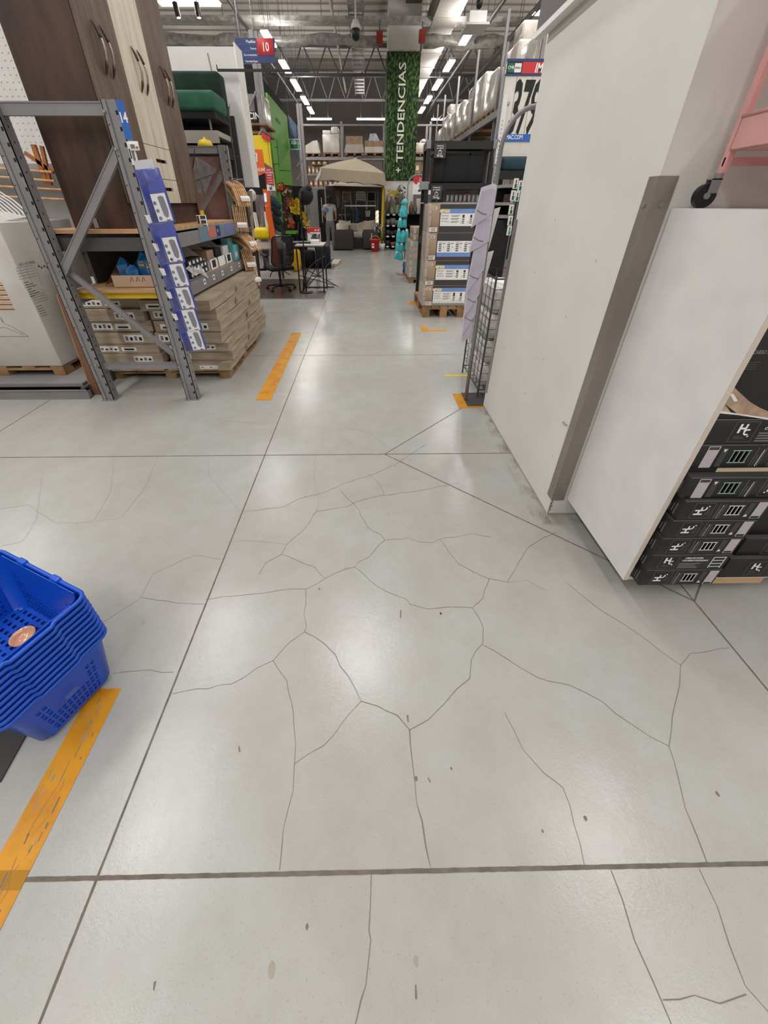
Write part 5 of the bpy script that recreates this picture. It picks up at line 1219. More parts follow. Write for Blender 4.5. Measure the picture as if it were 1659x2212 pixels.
# dry twigs
t = thing('twig_branch', 'thin dry twigs with buds in front of the white partition', 'branch', (-1.45, 5.5, 1.2))
br = mat('twig_bark', '5d5148', .8)
def pt(a, b): return at(a, b, Y=5.6)
mb = MB(br); mb.tube([pt(555, 600), pt(532, 500), pt(515, 410), pt(508, 350), pt(500, 300), pt(497, 275), pt(495, 250), pt(496, 224)], [.013, .013, .012, .010, .008, .006, .005, .003], 6); mb.build('stem', t)
for pts in ([(498, 283), (490, 262), (483, 252)], [(497, 266), (493, 244), (492, 243)], [(496, 268), (494, 232)], [(486, 238), (478, 226), (476, 224)], [(507, 338), (514, 338)]):
    mb = MB(br); q = [pt(*p_) for p_ in pts]; mb.tube(q, .003, 5); mb.ball(q[-1], .008, n=8); mb.build('twig', t)
# aisle sign 10
t = thing('aisle_sign', 'blue hanging aisle sign with a red field and the number 10', 'sign', at(551, 110, Y=8.6))
p00, p10, p11, p01 = [at(a, b, Y=8.6) for a, b in ((516, 136), (594, 136), (593, 82), (507, 82))]
MB(navyp).prism([p00, p10, p11, p01], (0, .02, 0)).build('panel', t)
W_ = p10.x-p01.x; H_ = p01.z-p00.z; y = 8.598; mb = MB(red); mb.rbox(p10.x-.26, p10.x+.0, y-.002, y, p11.z-.2, p11.z, .0009, red, 1); mb.build('number_field', t)
mb = MB(); mb.text('10', (p10.x-.13, y-.004, p11.z-.155), (1, 0, 0), (0, 0, 1), .105, whiteink, 'CENTER', .02, .8)
for i, s in enumerate(('Muebles', 'Futones', 'Centros de entretenimiento', 'Sillones reclinables / Reposeras')):
    mb.text(s, (p10.x-.28, y-.004, p11.z-.06-.075*i), (1, 0, 0), (0, 0, 1), (.038, .026, .026, .026)[i], whiteink, 'RIGHT', .015, (.85, .8, .5, .42)[i])
    mb.box(p01.x+.03+i*.01, p10.x-.28, y-.003, y-.002, p11.z-.078-.075*i, p11.z-.075-.075*i, bluestrip)
mb.build('lettering', t)
mb = MB(dsteel); mb.cyl((p01.x+.1, 8.61, p01.z), (p01.x+.1, 8.61, 7.95), .005, 5); mb.cyl((p11.x-.08, 8.61, p11.z), (p11.x-.08, 8.61, 7.95), .005, 5); mb.build('hanger_wire', t)
# rack with posters behind the partition
t = thing('pallet_rack', 'tall steel rack with wrapped goods between the partition and the green panels', 'storage rack', (-2.1, 9.6, 0))
for a, b in ((548, 165), (556, 160)):
    p = at(a, b, Y=9.4+.8*(a > 550)); MB(steel).box(p.x, p.x+.08, p.y, p.y+.08, 0, p.z+.6).build('upright', t)
mb = MB(steel); mb.cyl(at(532, 248, Y=9.3), at(553, 198, Y=9.3), .02, 6); mb.cyl(at(546, 315, Y=9.3), at(566, 280, Y=9.3), .02, 6); mb.build('diagonal_brace', t)
for yy in (265, 283): x0, x1, z0, z1 = A2(525, yy, 575, yy+5, 9.3); MB(wood).box(x0, x1, 9.32, 10.2, z0, z1).build('shelf_board', t)
x0, x1, z0, z1 = A2(526, 202, 553, 262, 9.6); mb = MB(mat('poster_photo', '4a3f40', .5, c2='8d8380', nscale=4)); mb.box(x0-.05, x1, 9.62, 9.64, z0+.15, z1); mb.box(x0-.05, x1, 9.618, 9.62, z0, z0+.15, ink); mb.text('COCINA', ((x0+x1)/2, 9.614, z0+.035), (1, 0, 0), (0, 0, 1), .10, whiteink, 'CENTER', .02)
tag(mb.build('poster'), 'dark poster with a photo and big white letters on the rack behind the partition', 'poster')
x0, x1, z0, z1 = A2(554, 200, 575, 282, 9.9); mb = MB(wrap); mb.rbox(x0, x1, 9.9, 10.6, z0, z1, .05, wrap, 3)
tag(mb.build('wrapped_load'), 'shiny wrapped load on the rack left of the green panels', 'wrapped pallet load')
# yellow and orange signs
mb = MB(yellow_s); pts = [at(a, b, Y=9.0) for a, b in ((535, 292), (570, 292), (571, 300), (582, 300), (587, 362), (572, 352), (535, 352))]; mb.prism(pts, (0, .05, 0)); mb.cyl(pts[0]+Vector((.05, .02, 0)), Vector((pts[0].x+.05, 9.02, 7.95)), .005, 5, dsteel)
tag(mb.build('sign_panel'), 'big plain yellow panel above the orange panel', 'panel')
mb = MB(red); p = [at(a, b, Y=8.95) for a, b in ((564, 285), (584, 296), (583, 306), (566, 298))]; mb.prism(p, (0, .03, 0)); tag(mb.build('sign_panel'), 'slim red strip at the top of the yellow panel', 'panel')
t = thing('sign_panel', 'orange hanging panel with a white screen outline and white letters', 'sign', at(558, 350, Y=8.2))
mb = MB(orange); mb.prism([at(a, b, Y=8.2) for a, b in ((540, 322), (566, 323), (573, 373), (548, 384), (542, 384))], (0, .03, 0)); mb.build('panel', t)
mb = MB(); mb.tube([at(a, b, Y=8.19) for a, b in ((548, 331), (554, 332), (556, 350), (551, 349))], .012, 4, whiteink); mb.text('ONLINE', at(549, 370, Y=8.19), (1, 0, .0), (0, 0, 1), .05, whiteink, bold=.02, sx=.8); mb.build('lettering', t)
t = thing('sign_panel', 'narrow red and white hanging sign with a black arrow', 'sign', at(583, 388, Y=8.0))
q = [at(a, b, Y=8.0) for a, b in ((577, 412), (595, 412), (588, 362), (572, 363))]; MB(paper).prism(q, (0, .02, 0)).build('panel', t)
mb = MB(red); mb.prism([at(a, b, Y=7.995) for a, b in ((575, 397), (592.5, 402), (588, 362), (572, 363))], (0, .004, 0)); mb.build('red_field', t)
mb = MB(); c0 = at(580, 370, Y=7.985)
for i, s in enumerate(('PUNTO', 'DE COMPRA', 'ONLINE', 'Encuentra', 'una variedad', 'de productos')): mb.text(s, at(580.5+i*.7, 369+i*5.4, Y=7.985), (1, 0, 0), (0, 0, 1), .022 if i < 3 else .017, whiteink, 'CENTER', .02, .7)
mb.tube([at(588, 403, Y=7.985), at(583, 408, Y=7.985)], .006, 4, ink); mb.tube([at(583, 403, Y=7.985), at(583, 408.5, Y=7.985), at(588, 408.5, Y=7.985)], .006, 4, ink); mb.build('lettering', t); MB(dsteel).cyl(q[2]+Vector((-.03, .01, 0)), Vector((q[2].x-.03, 8.01, 7.95)), .004, 5).build('hanger_wire', t)
# green folded panels
t = thing('green_structure', 'tall lime green folded wall structure on the left of the aisle', 'display wall', (-2.4, 12.5, 0))
GX = -2.2
def g(a, b, X=GX): return at(a, b, X=X)
lime2 = mat('lime_green_panel_shaded', '4f8f1c', .5)  # darker copy of the lime: shading of the inner fold put into the colour
for q, m_, dx in ((((577, 200), (620, 252), (626, 322), (585, 300)), lime, 0), (((585, 300), (626, 322), (632, 400), (598, 400)), lime, 0), (((598, 400), (607, 400), (613, 500), (608, 516)), lime, 0), (((597, 301), (624, 318), (603, 362)), lime2, .012)):
    MB(m_).prism([g(*p_)+Vector((dx, 0, 0)) for p_ in q], (-.05 if not dx else -.008, 0, 0)).build('panel', t)
mb = MB(mblack); 
for a, b in (((594, 318), (622, 318)), ((603, 368), (628, 369)), ((590, 355), (602, 354))): mb.tube([g(*a)+Vector((.005, 0, 0)), g(*b)+Vector((.005, 0, 0))], .006, 4)
mb.text('MI HOGAR', g(596, 262)+Vector((.004, 0, 0)), (0, 1, 0), (0, 0, 1), .09, mat('dark_green_ink', '2f5f16', .6), bold=.01); mb.build('seam', t)
MB(mblack).box(GX-1.2, GX-.1, 10.6, 14, 0, 3.8).build('dark_core', t)
t = thing('exit_sign', 'green and white exit sign with an arrow pointing right', 'sign', at(637, 312, Y=13.8))
x0, x1, z0, z1 = A2(624, 300, 649, 323, 13.8); MB(whiteink).box(x0, x1, 13.8, 13.83, z0, z1).build('panel', t)
mb = MB(green_s); mb.box(x0+.015, x0+.25, 13.796, 13.8, z0+.015, z1-.015); mb.box(x0+.265, x1-.015, 13.796, 13.8, z0+.015, z1-.015)
mb.text('SALIDA', (x0+.132, 13.79, z0+.12), (1, 0, 0), (0, 0, 1), .09, whiteink, 'CENTER', .02, .38); xm = (x0+.265+x1-.015)/2; mb.tube([(xm-.045, 13.79, (z0+z1)/2), (xm+.045, 13.79, (z0+z1)/2)], .008, 4, whiteink); mb.tube([(xm+.01, 13.79, (z0+z1)/2+.04), (xm+.045, 13.79, (z0+z1)/2), (xm+.01, 13.79, (z0+z1)/2-.04)], .008, 4, whiteink); mb.build('lettering', t)
MB(dsteel).cyl((x0+.05, 13.815, z1), (x0+.05, 13.815, 7.95), .005, 5).build('hanger_wire', t)
mb = MB(mat('sky_print', '7c9cc4', .5, c2='32465e', nscale=3)); mb.prism([at(a, b, Y=14.4) for a, b in ((622, 247), (640, 270), (644, 345), (628, 300))], (0, .04, 0)); tag(mb.build('poster'), 'tall blue picture panel above the exit sign', 'poster')
mb = MB(steel); 
for a in (648, 654): p = at(a, 330, Y=16.5); mb.box(p.x, p.x+.08, 16.5, 16.6, 0, 4.2)
for i in range(5): p = at(642, 360+i*28, Y=15.2); q = at(652, 345+i*28, Y=15.2); mb.cyl(p, q, .02, 5)
tag(mb.build('rack_frame'), 'narrow steel rack frame right of the green structure', 'rack frame')

# things standing along the left side: boards, kiosk, cushions
def slab(name, pts, Y, th, m, label, cat, grp=None):
    mb = MB(m); mb.prism([at(a, b, Y=Y) for a, b in pts], (0, th, 0)); return tag(mb.build(name), label, cat, grp)
slab('shelf_tower', [(512, 420), (540, 412), (547, 545), (520, 560)], 6.6, .12, mat('tower_greige', '9d8f7e', .7), 'greige shelving tower behind the beech hangers', 'shelving unit')
for i, (a, b, c_, d_) in enumerate(((516, 446, 540, 460), (518, 500, 545, 520), (520, 468, 541, 488))): slab('storage_box', [(a, b), (c_, b-2), (c_+2, d_), (a+2, d_)], 6.45, .1, card if i != 1 else mat('pale_carton', 'c3ab8b', .8), ('upper', 'lowest', 'middle')[i]+' cardboard box in the greige shelving tower', 'cardboard box', 'boxes in the greige shelving tower')
slab('dark_board', [(536, 400), (566, 402), (568, 430), (575, 585), (556, 585)], 9.45, .04, mblack, 'matte black board behind the grained panel', 'board')
mb = MB(white); p = at(545, 422, Y=9.1); 
mb.lathe((p.x, 9.1, p.z), [(0, -.01), (.10, -.01), (.105, 0), (.10, .012), (0, .012)], 24, None, (.85, -.5, .0)); mb.lathe((p.x, 9.1, p.z), [(0, -.014), (.085, -.014)], 24, chrome, (.85, -.5, 0)); tag(mb.build('round_mirror'), 'small round mirror seen edge-on in front of the black board', 'mirror')
t = thing('grained_panel', 'tall grey wood-grain panel between two white boards', 'board', at(562, 490, Y=9.3))
mb = MB(mat('grey_grain', '8a8286', .5, c2='5b5458', nscale=3, stretch=(9, 1, .8), detail=7)); mb.prism([at(a, b, Y=9.3) for a, b in ((549, 420), (568, 421), (574, 498), (583, 580), (569, 580), (558, 497))], (0, .03, 0)); mb.build('panel', t)
mb = MB(whiteink); mb.tube([at(562, 496, Y=9.29), at(563, 485, Y=9.29), at(566, 490, Y=9.29), at(568, 484, Y=9.29)], .004, 4); mb.build('painted_mark', t)
for i, q in enumerate((((546, 458), (549, 458), (556, 496), (566, 580), (562, 580), (552, 496)), ((550, 459), (553, 459), (560, 497), (570, 580), (567, 580), (557, 497)), ((570, 457), (575, 457), (581, 500), (590, 580), (585, 580), (575, 500)))):
    slab('white_board', q, 9.26, .025, paper, 'narrow white board leaning beside the grey wood-grain panel, '+('left', 'second from left', 'right')[i]+' one', 'board', 'narrow white boards')
t = thing('order_kiosk', 'slim orange kiosk with a small lit screen', 'kiosk', at(580, 460, Y=8.9))
mb = MB(orange); mb.prism([at(a, b, Y=8.9) for a, b in ((567, 408), (580, 410), (583, 455), (592, 505), (604, 588), (594, 588), (583, 505), (575, 470))], (0, .12, 0)); mb.build('body', t)
mb = MB(screen_m); mb.prism([at(a, b, Y=8.89) for a, b in ((570, 417), (574.5, 417), (576.5, 436), (571.5, 436))], (0, .008, 0)); mb.build('screen', t)
mb = MB(); mb.tube([at(573, 444, Y=8.885), at(576, 444, Y=8.885), at(576, 447, Y=8.885), at(573, 447, Y=8.885)], .004, 4, whiteink, closed=True); mb.build('printing', t)
for i, (a, b, rx, rz) in enumerate(((594, 437, .16, .13), (596, 455, .15, .12), (597, 474, .14, .12), (598, 490, .13, .10))):
    p = at(a, b, Y=9.3); vel = mat('petrol_velvet', '294453', .8, c2='16252f', nscale=6) if i == 0 else mat('dark_petrol_velvet', '1c2a34', .85, c2='10171d', nscale=6)
    mb = MB(vel); mb.T = Matrix.Translation(p) @ Matrix.Rotation(R_(42), 4, 'Y') @ Matrix.Translation(-p); mb.ball(p, 1, None, 16, (rx, .06, rz*.62)); mb.T = None
    tag(mb.build('cushion'), ('topmost petrol blue cushion of the hanging column', 'second dark cushion of the hanging column', 'third dark cushion of the hanging column', 'lowest dark cushion of the hanging column')[i]+' beside the green structure', 'cushion', 'dark cushions hanging beside the green structure')
# flowers
fm = [mat('petal_'+n, c, .8) for n, c in (('red', 'a01f2b'), ('maroon', '5e1a26'), ('yellow', 'd9bd2a'), ('gold', 'c99a1e'), ('cream', 'd8c6a5'), ('olive', '4a4a26'), ('orange', 'd8662a'), ('dusty', '9c7a63'))]
random.seed(5)
def bouquet(cx_, cy_, Y, cols, n, sx_, sy_, label, grp='artificial flower bunches on the flower display', stem=.3):
    c0 = at(cx_, cy_, Y=Y); t = thing('flower_bunch', label, 'flowers', c0-Vector((0, 0, stem)), grp)
    mb = MB(fm[5])
    for _ in range(10): mb.tube([c0+Vector((random.uniform(-.02, .02), .03, -stem)), c0+Vector((random.uniform(-sx_, sx_)*.7, 0, random.uniform(-.2, .5)*sy_))], .004, 4)
    mb.build('stems', t)
    mb = MB()
    for _ in range(int(n*1.6)):
        p = c0+Vector((random.uniform(-sx_, sx_), random.uniform(-.06, .06), random.uniform(-sy_, sy_))); m_ = fm[random.choice(cols)]; r = random.uniform(.02, .042)
        for k in range(5):
            a = k*1.257+random.random(); mb.add([p, p+Vector((math.cos(a)*r, -.01, math.sin(a)*r)), p+Vector((math.cos(a+.6)*r*1.2, -.018, math.sin(a+.6)*r*1.2)), p+Vector((math.cos(a+1.2)*r, -.01, math.sin(a+1.2)*r))], [(0, 1, 2, 3)], m_)
    o = mb.build('blossoms', t); o['kind'] = 'stuff'
for a in ((607, 405, [0, 3, 2], 26, .07, .07, 'red and yellow flowers at the top of the display beside the green edge'), (622, 412, [5, 4, 1, 5], 34, .10, .12, 'brown and cream dried flowers at the top of the flower display'),
          (626, 440, [4, 7, 0, 5], 34, .10, .11, 'cream and dusty flowers in the middle of the flower display'), (622, 436, [1, 1, 0], 26, .09, .08, 'maroon flowers on the left of the flower display'),
          (639, 447, [2, 2, 3], 60, .11, .16, 'large bright yellow flower bunch on the flower display'), (622, 468, [1, 5, 7], 34, .10, .12, 'dark red and brown flowers low on the left of the display'),
          (629, 484, [6, 6, 0], 22, .07, .07, 'orange flowers at the bottom of the flower display'), (656, 470, [2, 5, 3], 30, .07, .11, 'olive and yellow flowers right of the lamp pole'), (663, 485, [2, 3, 4], 30, .08, .08, 'pale yellow flowers at the lower right of the display')):
    bouquet(a[0], a[1], 11.2, *a[2:])
t = thing('flower_display', 'tall dark display with sloping tubes holding the artificial flowers', 'display stand', (-2.1, 11.5, 0))
mb = MB(dsteel)
for i in range(7): mb.cyl(at(612+i*8, 480, Y=11.4), at(606+i*9, 515, Y=11.4), .035, 8); 
mb.build('tube_row', t); mb = MB(mblack); x0, x1, z0, z1 = A2(624, 402, 662, 515, 11.6); mb.box(x0, x1, 11.6, 11.66, 0, z1); mb.build('back_panel', t)
mb = MB(lime); x0, x1, z0, z1 = A2(618, 499, 641, 505, 11.0); mb.box(x0, x1, 10.9, 11.3, z0, z1); mb.build('tray', t)
mb = MB(black)
for a in (620, 638): p = at(a, 504, Y=11.0); mb.box(p.x, p.x+.03, 10.95, 10.98, 0, p.z); mb.box(p.x, p.x+.03, 11.2, 11.23, 0, p.z)
mb.build('leg', t)

# desk, chair, lamp, poufs
t = thing('desk', 'light topped desk with thin black metal legs beside the office chair', 'desk', (-1.2, 7.9, 0))
p = at(646, 533, Y=7.4); zt = p.z
mb = MB(mat('desk_top', 'a39a93', .4)); DX0, DX1, DY0, DY1 = -1.235, -.74, 7.42, 8.05
mb.box(DX0, DX1, DY0, DY1, zt, zt+.022); mb.box(DX0-.002, DX1+.002, DY0-.002, DY1+.002, zt-.012, zt+.002, black); mb.build('desk_top', t)
for (x, y) in ((DX1-.03, DY0+.02), (DX1-.03, DY1-.03), (DX0+.02, DY0+.02), (DX0+.02, DY1-.03)):
    MB(black).box(x-.012, x+.012, y-.012, y+.012, 0.008, zt).build('leg', t)
mb = MB(black)
for a, b in (((-1.2, 7.44, .3), (-.62, 8.12, .012)), ((-1.18, 7.46, .45), (-.55, 8.0, .012)), ((-1.2, 7.44, .012), (-.62, 8.12, .5)), ((-.65, 7.44, zt), (-1.2, 8.1, .02))): mb.cyl(a, b, .008, 6)
mb.box(-1.2, -.62, 7.88, 7.90, .012, .03); mb.build('crossed_braces', t)
for i, (a, b, w_, h_, m_, lab) in enumerate(((648, 549, .22, .03, dkgrey, 'dark flat box lying on the desk'), (672, 547, .16, .05, paper, 'white packet on the right half of the desk'), (632, 545, .2, .02, greyink, 'thin grey folder on the desk'))):
    p = at(a, b, Y=7.8); mb = MB(m_); mb.box(p.x, p.x+w_, 7.7+.05*i, 7.9+.05*i, zt+.0222, zt+.022+h_); tag(mb.build('desk_item'), lab, 'office item')
t = thing('office_chair', 'black mesh office chair on castors with armrests', 'office chair', (-1.6, 7.75, 0))
C0 = Vector((-1.62, 7.72, 0)); zz = .008
hub = C0+Vector((0, 0, .09))
for k in range(5):
    a = R_(90+72*k+10); e = C0+Vector((math.cos(a)*.27, math.sin(a)*.27, .055+zz)); mb = MB(black); mb.tube([hub, (hub+e)/2+Vector((0, 0, .018)), e+Vector((0, 0, .015))], [.022, .02, .014], 8); lg = mb.build('leg', t)
    mb = MB(black); d_ = Vector((-math.sin(a), math.cos(a), 0))*.018; c_ = e-Vector((0, 0, .028)); mb.cyl(c_-d_, c_+d_, .026, 14); mb.build('caster', lg)
MB(black).cyl(hub-Vector((0, 0, .02)), C0+Vector((0, 0, .36)), .022, 12).build('gas_lift', t)
mb = MB(black); mb.tube([C0+Vector((-.1, -.08, .36)), C0+Vector((-.14, -.12, .30)), C0+Vector((-.16, -.12, .25))], .008, 6); mb.tube([C0+Vector((.1, -.08, .36)), C0+Vector((.17, -.11, .31)), C0+Vector((.22, -.12, .29))], .008, 6); mb.build('lever', t)
fd = Vector((-.55, .83, 0)); sd = Vector((.83, .55, 0))   # the chair faces away to the left
mb = MB(mblack); mb.T = Matrix.Translation(C0+Vector((0, 0, 0))) @ Matrix.Rotation(R_(33), 4, 'Z'); mb.rbox(-.23, .23, -.21, .24, .36, .43, .035, mblack, 4); mb.build('seat', t)
fr = []; 
def bk(u, v): # u -1..1 across, v 0..1 up
    return C0+sd*(u*.215*(1-.12*v))+fd*(-.23-.05*math.sin(v*2.6)-.09*v+.05*(1-u*u)*-1+.05)+Vector((0, 0, .46+.47*v))
out = [bk(u, 0) for u in (-.7, -.3, .3, .7)]+[bk(1, v) for v in (.12, .3, .5, .7, .9)]+[bk(u, 1) for u in (.85, .4, 0, -.4, -.85)]+[bk(-1, v) for v in (.9, .7, .5, .3, .12)]
MB(black).tube(out, .014, 8, closed=True).build('back_frame', t)
mb = MB(mat('chair_mesh', '161517', .7, alpha=.88)); n = 8; mb.add([bk(-.95+1.9*i/n, .03+.94*j/n) for j in range(n+1) for i in range(n+1)], [(j*(n+1)+i, j*(n+1)+i+1, (j+1)*(n+1)+i+1, (j+1)*(n+1)+i) for j in range(n) for i in range(n)], smooth=True); mb.build('back_mesh', t)
MB(mat('chair_spine', '3c3b3f', .5)).tube([C0+fd*-.1+Vector((0, 0, .38)), bk(0, .0)+fd*-.05, bk(0, .25)+fd*-.03, bk(0, .55)+fd*-.02, bk(0, .8)+fd*-.02], [.03, .03, .025, .035, .03], 8).build('back_support', t)
for s in (-1, 1):
    mb = MB(black); b0_ = C0+sd*(.25*s)+fd*.02; mb.tube([C0+sd*(.12*s)+Vector((0, 0, .37)), b0_+Vector((0, 0, .38)), b0_+Vector((0, 0, .60))], .016, 8)
    mb.tube([b0_+fd*-.12+Vector((0, 0, .61)), b0_+fd*.13+Vector((0, 0, .625))], .026, 8); mb.build('armrest', t)
t = thing('floor_lamp', 'black arc floor lamp with a large dark dome shade', 'floor lamp', (-1.07, 7.42, 0))
LP = Vector((-1.10, 7.42, 0))
MB(black).lathe((-1.09, 7.42, .008), [(0, 0), (.115, 0), (.115, .016), (.03, .022), (0, .022)], 26).build('base', t)
mb = MB(black); mb.tube([(-1.10, 7.42, .03), (-1.085, 7.42, .6), (-1.075, 7.42, 1.1), (-1.075, 7.42, 1.42), (-1.06, 7.40, 1.56)], .011, 8); mb.build('pole', t)
p = at(660, 425, Y=7.6); mb = MB(mblack); mb.T = Matrix.Translation(p) @ Matrix.Rotation(R_(30), 4, 'Y') @ Matrix.Rotation(R_(15), 4, 'X')
mb.lathe((0, 0, 0), [(.02, .13), (.08, .12), (.12, .06), (.125, 0), (.11, -.06), (.06, -.11), (.0, -.12)], 22); mb.lathe((0, 0, .13), [(.0, .05), (.05, .04), (.055, 0), (.05, -.02)], 16); mb.T = None
mb.tube([(-1.06, 7.40, 1.56), p+Vector((.03, 0, .10))], .01, 6); mb.build('lamp_shade', t)
t = thing('desk_leg_arc', 'black curved metal stand arching in front of the poufs', 'stand', (-.95, 7.9, 0))
MB(black).tube([(-1.16, 7.45, .03), (-1.15, 7.5, .2), (-1.07, 7.6, .38), (-.93, 7.7, .50), (-.76, 7.85, .575)], .012, 8).build('arc', t)
mb = MB(mat('clear_bag', 'd5d5d5', .15, alpha=.6, bump=1, bscale=30)); 
for i in range(5): mb.ball((-.87+.03*i, 7.5+.02*(i % 2), .03), .028, n=8)
tag(mb.build('plastic_bag'), 'crumpled clear plastic on the dark flooring under the desk', 'plastic bag')
for i, (x, y, r, h, m_, lab) in enumerate(((-1.08, 10.72, .19, .50, navyv, 'taller navy blue round pouf, right one of the pair'), (-1.46, 10.75, .17, .40, mblack, 'lower dark round pouf, left one of the pair'))):
    mb = MB(m_); mb.lathe((x, y, .008), [(0, 0), (r, 0), (r, h*.85), (r*.93, h*.97), (r*.6, h), (0, h)], 28); tag(mb.build('pouf'), lab, 'pouf')
mb = MB(mat('light_plank', 'b9ac9c', .6)); mb.prism([(-.90, 10.9, .009), (-.74, 10.95, .009), (-.70, 11.9, .009), (-.92, 11.9, .009)], (0, 0, .05)); tag(mb.build('wood_plank'), 'pale wooden slat board on the dark flooring beside the navy pouf', 'board')
for (a, b, c_, d_, Y, m_, lab, cat) in ((545, 492, 584, 518, 8.9, yellow_s, 'bright yellow cushion on the pale bench behind the hangers', 'cushion'), (626, 541, 646, 566, 10.0, mat('mustard_fabric', 'd3a224', .85), 'mustard yellow pouf seen under the desk', 'pouf')):
    x0, x1, z0, z1 = A2(a, b, c_, d_, Y); mb = MB(m_); mb.rbox(x0, x1, Y, Y+(.32 if cat == 'cushion' else .4), z0 if cat == 'cushion' else .0, z1, .07, m_, 4); tag(mb.build(cat), lab, cat)
x0, x1, z0, z1 = A2(545, 519, 610, 540, 9.0); t = thing('bench', 'pale bench carrying the yellow cushion and papers', 'bench', ((x0+x1)/2, 9.3, 0))
MB(cream).rbox(x0-.6, x1, 9.0, 9.24, z0, z1-.02, .04, cream, 3).build('seat', t)
for x in (x0, x1-.08): MB(dwood).box(x, x+.04, 9.05, 9.10, 0, z0).build('leg', t)
x0, x1, z0, z1 = A2(578, 510, 605, 522, 9.0); mb = MB(paper); mb.obox((x0, 9.02, z0), (x1-x0, 0, -.03), (0, .2, .12), (0, -.003, .006)); tag(mb.build('catalogue'), 'stack of white papers right of the yellow cushion', 'papers')
x0, x1, z0, z1 = A2(545, 583, 640, 560, 9.9)
slab('low_cabinet', [(540, 556), (620, 556), (622, 585), (540, 585)], 10.3, .4, mat('cabinet_greige', 'b5aaa0', .6), 'low pale cabinet behind the office chair', 'cabinet')
# promo price stand on the desk
t = thing('price_stand', 'white price sign with a red header standing on the desk', 'price sign', at(679, 528, Y=9.3))
x0, x1, z0, z1 = A2(663, 492, 694, 530, 9.3); MB(paper).box(x0, x1, 9.3, 9.32, z0, z1).build('panel', t)
mb = MB(red); mb.box(x0, x1, 9.296, 9.3, z1-.08, z1); mb.box(x0+.01, x0+.06, 9.294, 9.296, z1-.1, z1-.03); mb.box(x0+.16, x0+.20, 9.294, 9.296, z1-.06, z1-.03, cream); mb.box(x0+.22, x0+.26, 9.294, 9.296, z1-.06, z1-.03, cream); mb.build('header', t)
mb = MB(); mb.text('159', ((x0+x1)/2, 9.294, z0+.15), (1, 0, 0), (0, 0, 1), .07, ink, 'CENTER', .03, .8); mb.text('.90', (x1-.07, 9.294, z0+.18), (1, 0, 0), (0, 0, 1), .03, ink); mb.box(x0+.05, x1-.06, 9.294, 9.296, z1-.12, z1-.115, greyink); mb.build('lettering', t)
mb = MB(black); mb.box((x0+x1)/2-.01, (x0+x1)/2+.01, 9.33, 9.35, 0, z0+.1); mb.lathe(((x0+x1)/2, 9.34, 0), [(0, 0), (.12, 0), (.12, .01), (0, .012)], 16); mb.build('stand', t)
mb = MB(black); p = at(684, 528, Y=9.1)
for i in range(6): mb.cyl(p+Vector((-.08+.03*i, 0, -.02)), p+Vector((-.10+.035*i, .02, .14+.03*(i % 3))), .012, 6)
mb.cyl(p-Vector((0, 0, p.z)), p, .012, 6); tag(mb.build('tool_bundle'), 'bundle of black rods standing in front of the white price sign', 'rods')

